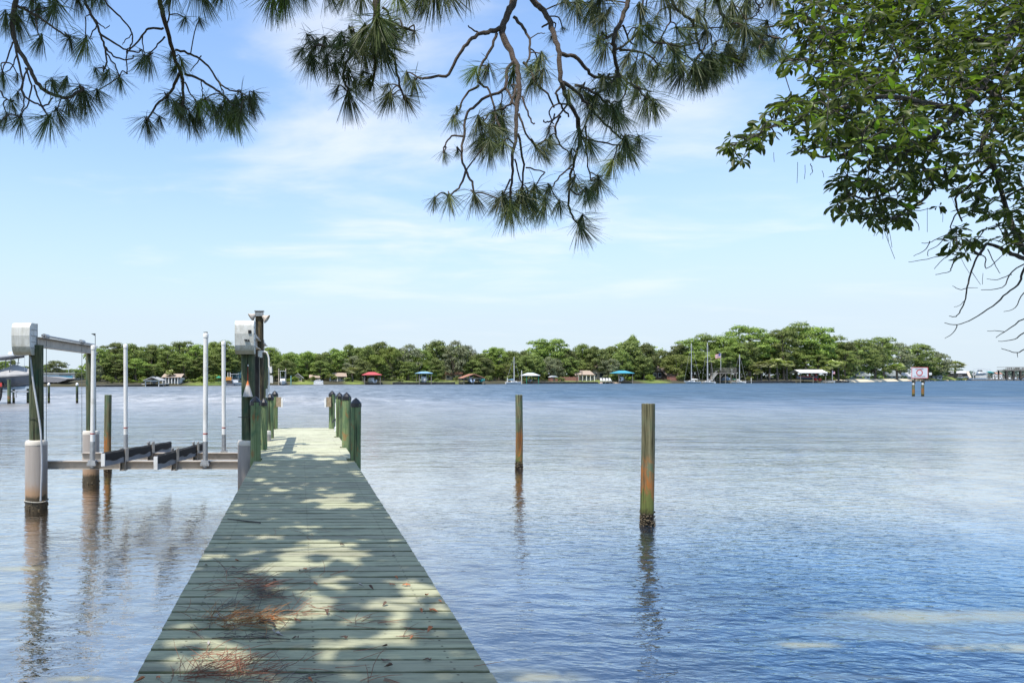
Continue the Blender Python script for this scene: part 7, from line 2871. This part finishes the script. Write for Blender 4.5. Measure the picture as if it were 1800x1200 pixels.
# ------------------------------------------------------------------ second oak: its crown spreads above the dock, out of view, and shades it
LIT = [  # sunlit patches on the deck, photo pixels: x, y, half width, half height, angle (deg)
    (525, 802, 20, 2.5, 0), (570, 806, 22, 2.5, 0), (600, 812, 18, 3, 0), (463, 816, 16, 2, 0), (456, 842, 13, 4.5, 0), (476, 849, 13, 3, 0), (536, 853, 13, 1.6, 0),
    (486, 860, 16, 3, 0), (515, 857, 10, 1.6, 0), (567, 859, 9, 1.6, 0), (594, 870, 30, 4.5, 0), (569, 880, 38, 4.5, 0), (607, 888, 52, 6, 0), (630, 834, 10, 2.5, 0), (622, 829, 10, 2, 0),
    (427, 886, 12, 2, 0), (421, 901, 16, 4, 0), (543, 928, 22, 4, 0), (508, 924, 15, 2.5, 0), (462, 943, 34, 6, 0), (492, 946, 18, 3.5, 0), (572, 955, 48, 7, 0),
    (562, 962, 52, 9, 0), (452, 966, 24, 4, 0), (510, 974, 55, 4, 0), (605, 976, 38, 9, 0), (384, 978, 20, 8, 0), (520, 992, 62, 7, 0), (490, 1000, 38, 5, 0),
    (570, 1018, 30, 9, 0), (600, 1028, 22, 10, 0), (720, 1026, 36, 10, 0), (750, 1040, 40, 12, 0), (700, 1055, 48, 9, 0), (640, 1062, 20, 8, 0), (735, 1068, 62, 9, 0), (640, 1088, 42, 8, 0), (700, 1086, 40, 7, 0),
    (560, 1048, 22, 14, 0), (540, 1072, 26, 14, 0), (500, 1035, 20, 5, 0), (450, 1088, 45, 5, 0), (330, 1098, 40, 7, 0), (510, 1095, 26, 7, 0), (780, 1108, 42, 5, 0), (720, 1119, 70, 7, 0), (660, 1128, 66, 6, 0), (610, 1138, 54, 8, 0),
    (560, 1155, 34, 9, 0), (600, 1162, 34, 9, 0), (580, 1172, 26, 7, 0), (370, 1130, 60, 8, 0), (290, 1128, 24, 7, 0), (430, 1150, 62, 8, 0), (330, 1165, 66, 9, 0), (440, 1172, 50, 8, 0),
    (290, 1190, 36, 10, 0), (400, 1192, 50, 6, 0), (650, 1186, 46, 6, 0), (300, 1058, 12, 4, 0), (690, 1193, 40, 4, 0), (810, 1122, 24, 5, 0)]


def lit(X, Y):
    if Y > 13.3:
        return True
    px = CX + X / Y * FX
    py = CY + 1.5 * FX / Y
    if Y > 12.9 and math.sin(X * 7.0) > -0.4:
        return True
    m = 0.5 * math.sin(px * 0.11) + 0.5 * math.sin(px * 0.047 + py * 0.2)
    for x, y, a, b, _ in LIT:
        if ((px - x) / (a * (1.02 + 0.12 * m))) ** 2 + ((py - y) / (b * 1.05)) ** 2 < 1:
            return True
    return False


def shade_oak():
    root = thing('oak_tree', 'tall oak on the bank behind the viewer whose crown spreads over the dock', 'oak tree', (-5.2, 1.0, 0.0))
    O = np.array(ORG[root.name])
    rng = np.random.default_rng(21)
    rnd = random.Random(21)
    sv = np.array(SUNV)
    quads, tips = [], []
    for Y in np.arange(1.6, 13.3, 0.125):
        for X in np.arange(-1.55, 1.35, 0.125):
            x = X + rnd.uniform(-0.04, 0.04) + (-(Y - 3.35) * TILT)
            y = Y + rnd.uniform(-0.04, 0.04)
            # keep clear of the lit patches by a little, so that their soft edges survive
            if lit(x, y):
                continue
            h0 = max(7.2, (0.6 * Y + 1.9) / 1.19 + 0.35)
            h = rnd.uniform(h0, h0 + 2.0)
            c = np.array([x, y, DECK]) + sv / sv[2] * h
            for k in range(7):
                d = rng.normal(size=3)
                d[2] = abs(d[2]) * 0.4
                d /= np.linalg.norm(d)
                nn = sv + rng.normal(size=3) * 0.45
                nn /= np.linalg.norm(nn)
                a = np.cross(nn, d); a /= np.linalg.norm(a)
                b = np.cross(nn, a)
                cc = c + rng.normal(size=3) * 0.035 + sv * rng.normal() * 0.2
                s = rnd.uniform(0.075, 0.10)
                quads.append(np.stack([cc - a * s, cc - b * s * 0.75, cc + a * s, cc + b * s * 0.75]))
            if rnd.random() < 0.06:
                tips.append(c)
    # the crown goes on around the part over the dock
    for i in range(1500):
        a = rng.random() * 2 * PI
        r = rng.random() ** 0.5 * 4.6
        c = np.array([-6.0 + math.cos(a) * r, -0.5 + math.sin(a) * r, 8.5 + rng.normal(0, 1.2)])
        # nothing here may shade the sunlit parts of the deck
        g = c - sv / sv[2] * (c[2] - DECK)
        if -1.6 < g[0] < 1.4 and g[1] > 1.2:
            continue
        for k in range(6):
            cc = c + rng.normal(size=3) * 0.25
            nn = rng.normal(size=3); nn[2] += 1; nn /= np.linalg.norm(nn)
            aa = np.cross(nn, rng.normal(size=3)); aa /= np.linalg.norm(aa)
            b = np.cross(nn, aa)
            s = rnd.uniform(0.05, 0.09)
            quads.append(np.stack([cc - aa * s, cc - b * s * 0.6, cc + aa * s, cc + b * s * 0.6]))
        if rnd.random() < 0.03:
            tips.append(c)
    me = crown_mesh('crown', np.array(quads) - O, M_oakleaf)
    o = obj('crown', me, root)
    o['kind'] = 'stuff'
    mb = MB()
    tr_ = smooth_path([(-5.2, 1.0, -0.4), (-5.0, 1.0, 2.5), (-4.9, 1.1, 5.0), (-4.6, 1.3, 6.6)], 4)
    mb.tube(tr_, [0.34, 0.20], 14, jit=0.04)
    part('trunk', mb, M_obark, root, True)
    G = [Vector(tr_[-1])]
    mb = MB()
    for t_ in sorted(tips, key=lambda v: (Vector(v) - G[0]).length):
        v = Vector(v_ for v_ in t_)
        q = min(G, key=lambda u: (u - v).length)
        mid = (q + v) / 2 + Vector((rnd.uniform(-.06, .06), rnd.uniform(-.06, .06), 0.08))
        mb.tube(smooth_path([q, mid, v], 3), [0.020, 0.009], 5)
        G += [mid, v]
    part('branch', mb, M_obark, root, True)


shade_oak()


# ------------------------------------------------------------------ litter on the deck
def deck_pt(px, py, h=0.0):
    Y = (EYE - DECK - h) * FX / (py - CY)
    return Vector(((px - CX) * Y / FX, Y, DECK + h))


def needle_pile(spots, label, n, mat, spread=0.16, flat=0.02, L=0.17):
    rng = np.random.default_rng(len(label) * 7 + n)
    V, F = [], []
    c0 = deck_pt(*spots[0][:2])
    for i in range(n):
        sx, sy, w_ = spots[int(rng.integers(len(spots)))]
        c = deck_pt(sx, sy)
        p = np.array(c) + np.array([rng.normal(0, w_), rng.normal(0, w_ * 0.45), 0])
        th = rng.normal(0.15, 0.75) if rng.random() < 0.75 else rng.random() * PI
        l = L * rng.uniform(0.6, 1.2)
        tilt = abs(rng.normal(0, 0.10)) if rng.random() < 0.78 else rng.uniform(0.2, 1.0)
        d = np.array([math.cos(th) * math.cos(tilt), math.sin(th) * math.cos(tilt), math.sin(tilt)])
        z0 = DECK + 0.0035 + abs(rng.normal(0, flat))
        b = rng.normal(0, 0.25)
        nrm = np.array([-math.sin(th), math.cos(th), 0])
        pts = []
        for k in range(4):
            u = k / 3
            q = p + d * l * u + nrm * b * l * u * u
            q[2] = z0 + d[2] * l * u * (1.0 - 0.35 * u)
            pts.append(q)
        w2 = 0.0016
        side = np.cross(d, [0, 0, 1.0]); side /= np.linalg.norm(side) + 1e-9
        o = len(V)
        for k, q in enumerate(pts):
            ww = w2 * (1 if k < 3 else 0.4)
            V += [q - side * ww, q + side * ww, q + np.array([0, 0, ww * 1.4])]
        for k in range(3):
            a = o + 3 * k
            F += [(a, a + 1, a + 4, a + 3), (a + 1, a + 2, a + 5, a + 4), (a + 2, a, a + 3, a + 5)]
    V = np.array(V)
    me = mesh_np('pine_needle_clump', V - np.array(c0), np.array(F), mat)
    o = obj('pine_needle_clump', me, None, c0)
    tag(o, label, 'pine needles', 'clumps of dead pine needles on the deck', 'stuff' if 'apart' in label or 'sparse' in label else None)
    return o


needle_pile([(405, 1178, 0.06), (398, 1192, 0.09), (425, 1192, 0.08), (375, 1160, 0.08), (450, 1184, 0.10), (345, 1190, 0.05)], 'bristling reddish clump of dead pine needles nearest the viewer on the deck', 120, M_deadneedle, L=0.18)
needle_pile([(420, 1101, 0.05), (400, 1104, 0.05), (445, 1097, 0.05), (462, 1094, 0.03), (385, 1090, 0.10), (430, 1085, 0.14)], 'dense orange-red clump of dead pine needles in the middle of the deck', 125, M_deadneedle, L=0.19)
needle_pile([(440, 1030, 0.06), (452, 1036, 0.04), (415, 1020, 0.10), (455, 1052, 0.13), (400, 1036, 0.10)], 'thin far clump of rusty pine needles on the deck', 75, M_deadneedle, L=0.20)
needle_pile([(452, 1040, 0.03), (456, 1048, 0.045)], 'grey tangle of old needles lying on the far rusty clump', 60, M_oldneedle, L=0.15)
needle_pile([(400, 1120, 0.11), (430, 1122, 0.12), (380, 1090, 0.10), (400, 1070, 0.08), (470, 1055, 0.10), (410, 1008, 0.10), (500, 1196, 0.10), (450, 1196, 0.10)], 'sparse grey needles scattered between the clumps on the left half of the deck', 130, M_oldneedle, flat=0.004, L=0.17)
needle_pile([(500, 1082, 0.05), (515, 1080, 0.07), (340, 1110, 0.05), (330, 1195, 0.06), (480, 1030, 0.09), (700, 1120, 0.03), (560, 1008, 0.10), (660, 1195, 0.08), (640, 1095, 0.06), (560, 940, 0.3), (600, 1150, 0.35), (520, 1060, 0.35)], 'few long loose pine needles lying apart on the deck', 95, M_deadneedle, flat=0.002, L=0.19)
mb = MB()
mb.tube(smooth_path([deck_pt(455, 1093, 0.02), deck_pt(470, 1090, 0.03), deck_pt(478, 1092, 0.035), deck_pt(484, 1101, 0.012)], 4), [0.007, 0.009, 0.006], 7, jit=0.15)
single('twig', mb, M_obark, 'short dark curved twig lying on the middle needle clump', 'twig', deck_pt(470, 1092), smooth=True)
mb = MB()
mb.tube(smooth_path([deck_pt(372, 1121, 0.006), deck_pt(400, 1119, 0.008), deck_pt(445, 1118, 0.006), deck_pt(510, 1123, 0.006)], 4), [0.003, 0.002], 5, jit=0.1)
single('twig', mb, M_obark, 'long thin dark twig lying across the deck below the middle clump', 'twig', deck_pt(430, 1120), smooth=True)
mb = MB()
mb.tube(smooth_path([deck_pt(400, 911, 0.006), deck_pt(430, 915, 0.008), deck_pt(458, 918, 0.01)], 4), [0.004, 0.008], 6, jit=0.15)
single('twig', mb, M_obark, 'dark reddish twig lying far along the shaded deck near its left edge', 'twig', deck_pt(430, 915), smooth=True)

LEAFS = [(537, 998, 0), (422, 985, 0), (417, 999, 1), (366, 993, 2), (443, 983, 2), (657, 1036, 1), (722, 1029, 0), (747, 1045, 0), (776, 1058, 0), (742, 1077, 0), (770, 1075, 0), (751, 1111, 0), (696, 1028, 0),
         (485, 1090, 0), (530, 1093, 0), (499, 1118, 2), (513, 1122, 1), (597, 1073, 2), (597, 1119, 1), (671, 1135, 1), (743, 1159, 1), (675, 1171, 1), (688, 1160, 1), (550, 1199, 0), (366, 1133, 2), (377, 1084, 2), (483, 1111, 2),
         (236, 1198, 0), (558, 1028, 0), (672, 1065, 1), (280, 1187, 0), (525, 1002, 2), (706, 1028, 0), (576, 1080, 1), (485, 1021, 1), (720, 1123, 0), (606, 958, 1), (700, 1017, 0), (690, 975, 1), (640, 1030, 2)]
DL = [simple('rust_brown_dead_leaf', (0.42, 0.15, 0.06), 0.7, var=0.3, scale=60), simple('dark_dead_leaf', (0.10, 0.055, 0.035), 0.7, var=0.3, scale=60), simple('bleached_dead_leaf', (0.42, 0.38, 0.34), 0.7, var=0.3, scale=60)]
rg = np.random.default_rng(17)
LN = ['rust-coloured', 'dark brown', 'pale bleached']
for k, (px, py, c) in enumerate(LEAFS):
    v, f = leaf_geo(rg, 0.7, -0.3 if k % 2 else 0.3, rg.uniform(0.3, 0.5))
    p = deck_pt(px, py, 0.006)
    s = rg.uniform(0.035, 0.06)
    a = rg.random() * 6.28
    v = v * s
    ca, sa = math.cos(a), math.sin(a)
    v = np.stack([v[:, 0] * ca - v[:, 1] * sa, v[:, 0] * sa + v[:, 1] * ca, np.abs(v[:, 2]) + 0.001], 1)
    o = obj('fallen_leaf', mesh_np('fallen_leaf', v, f, DL[c]), None, p)
    tag(o, 'small ' + LN[c] + ' curled leaf lying on the green deck boards', 'fallen leaf', LN[c] + ' fallen leaves on the deck')
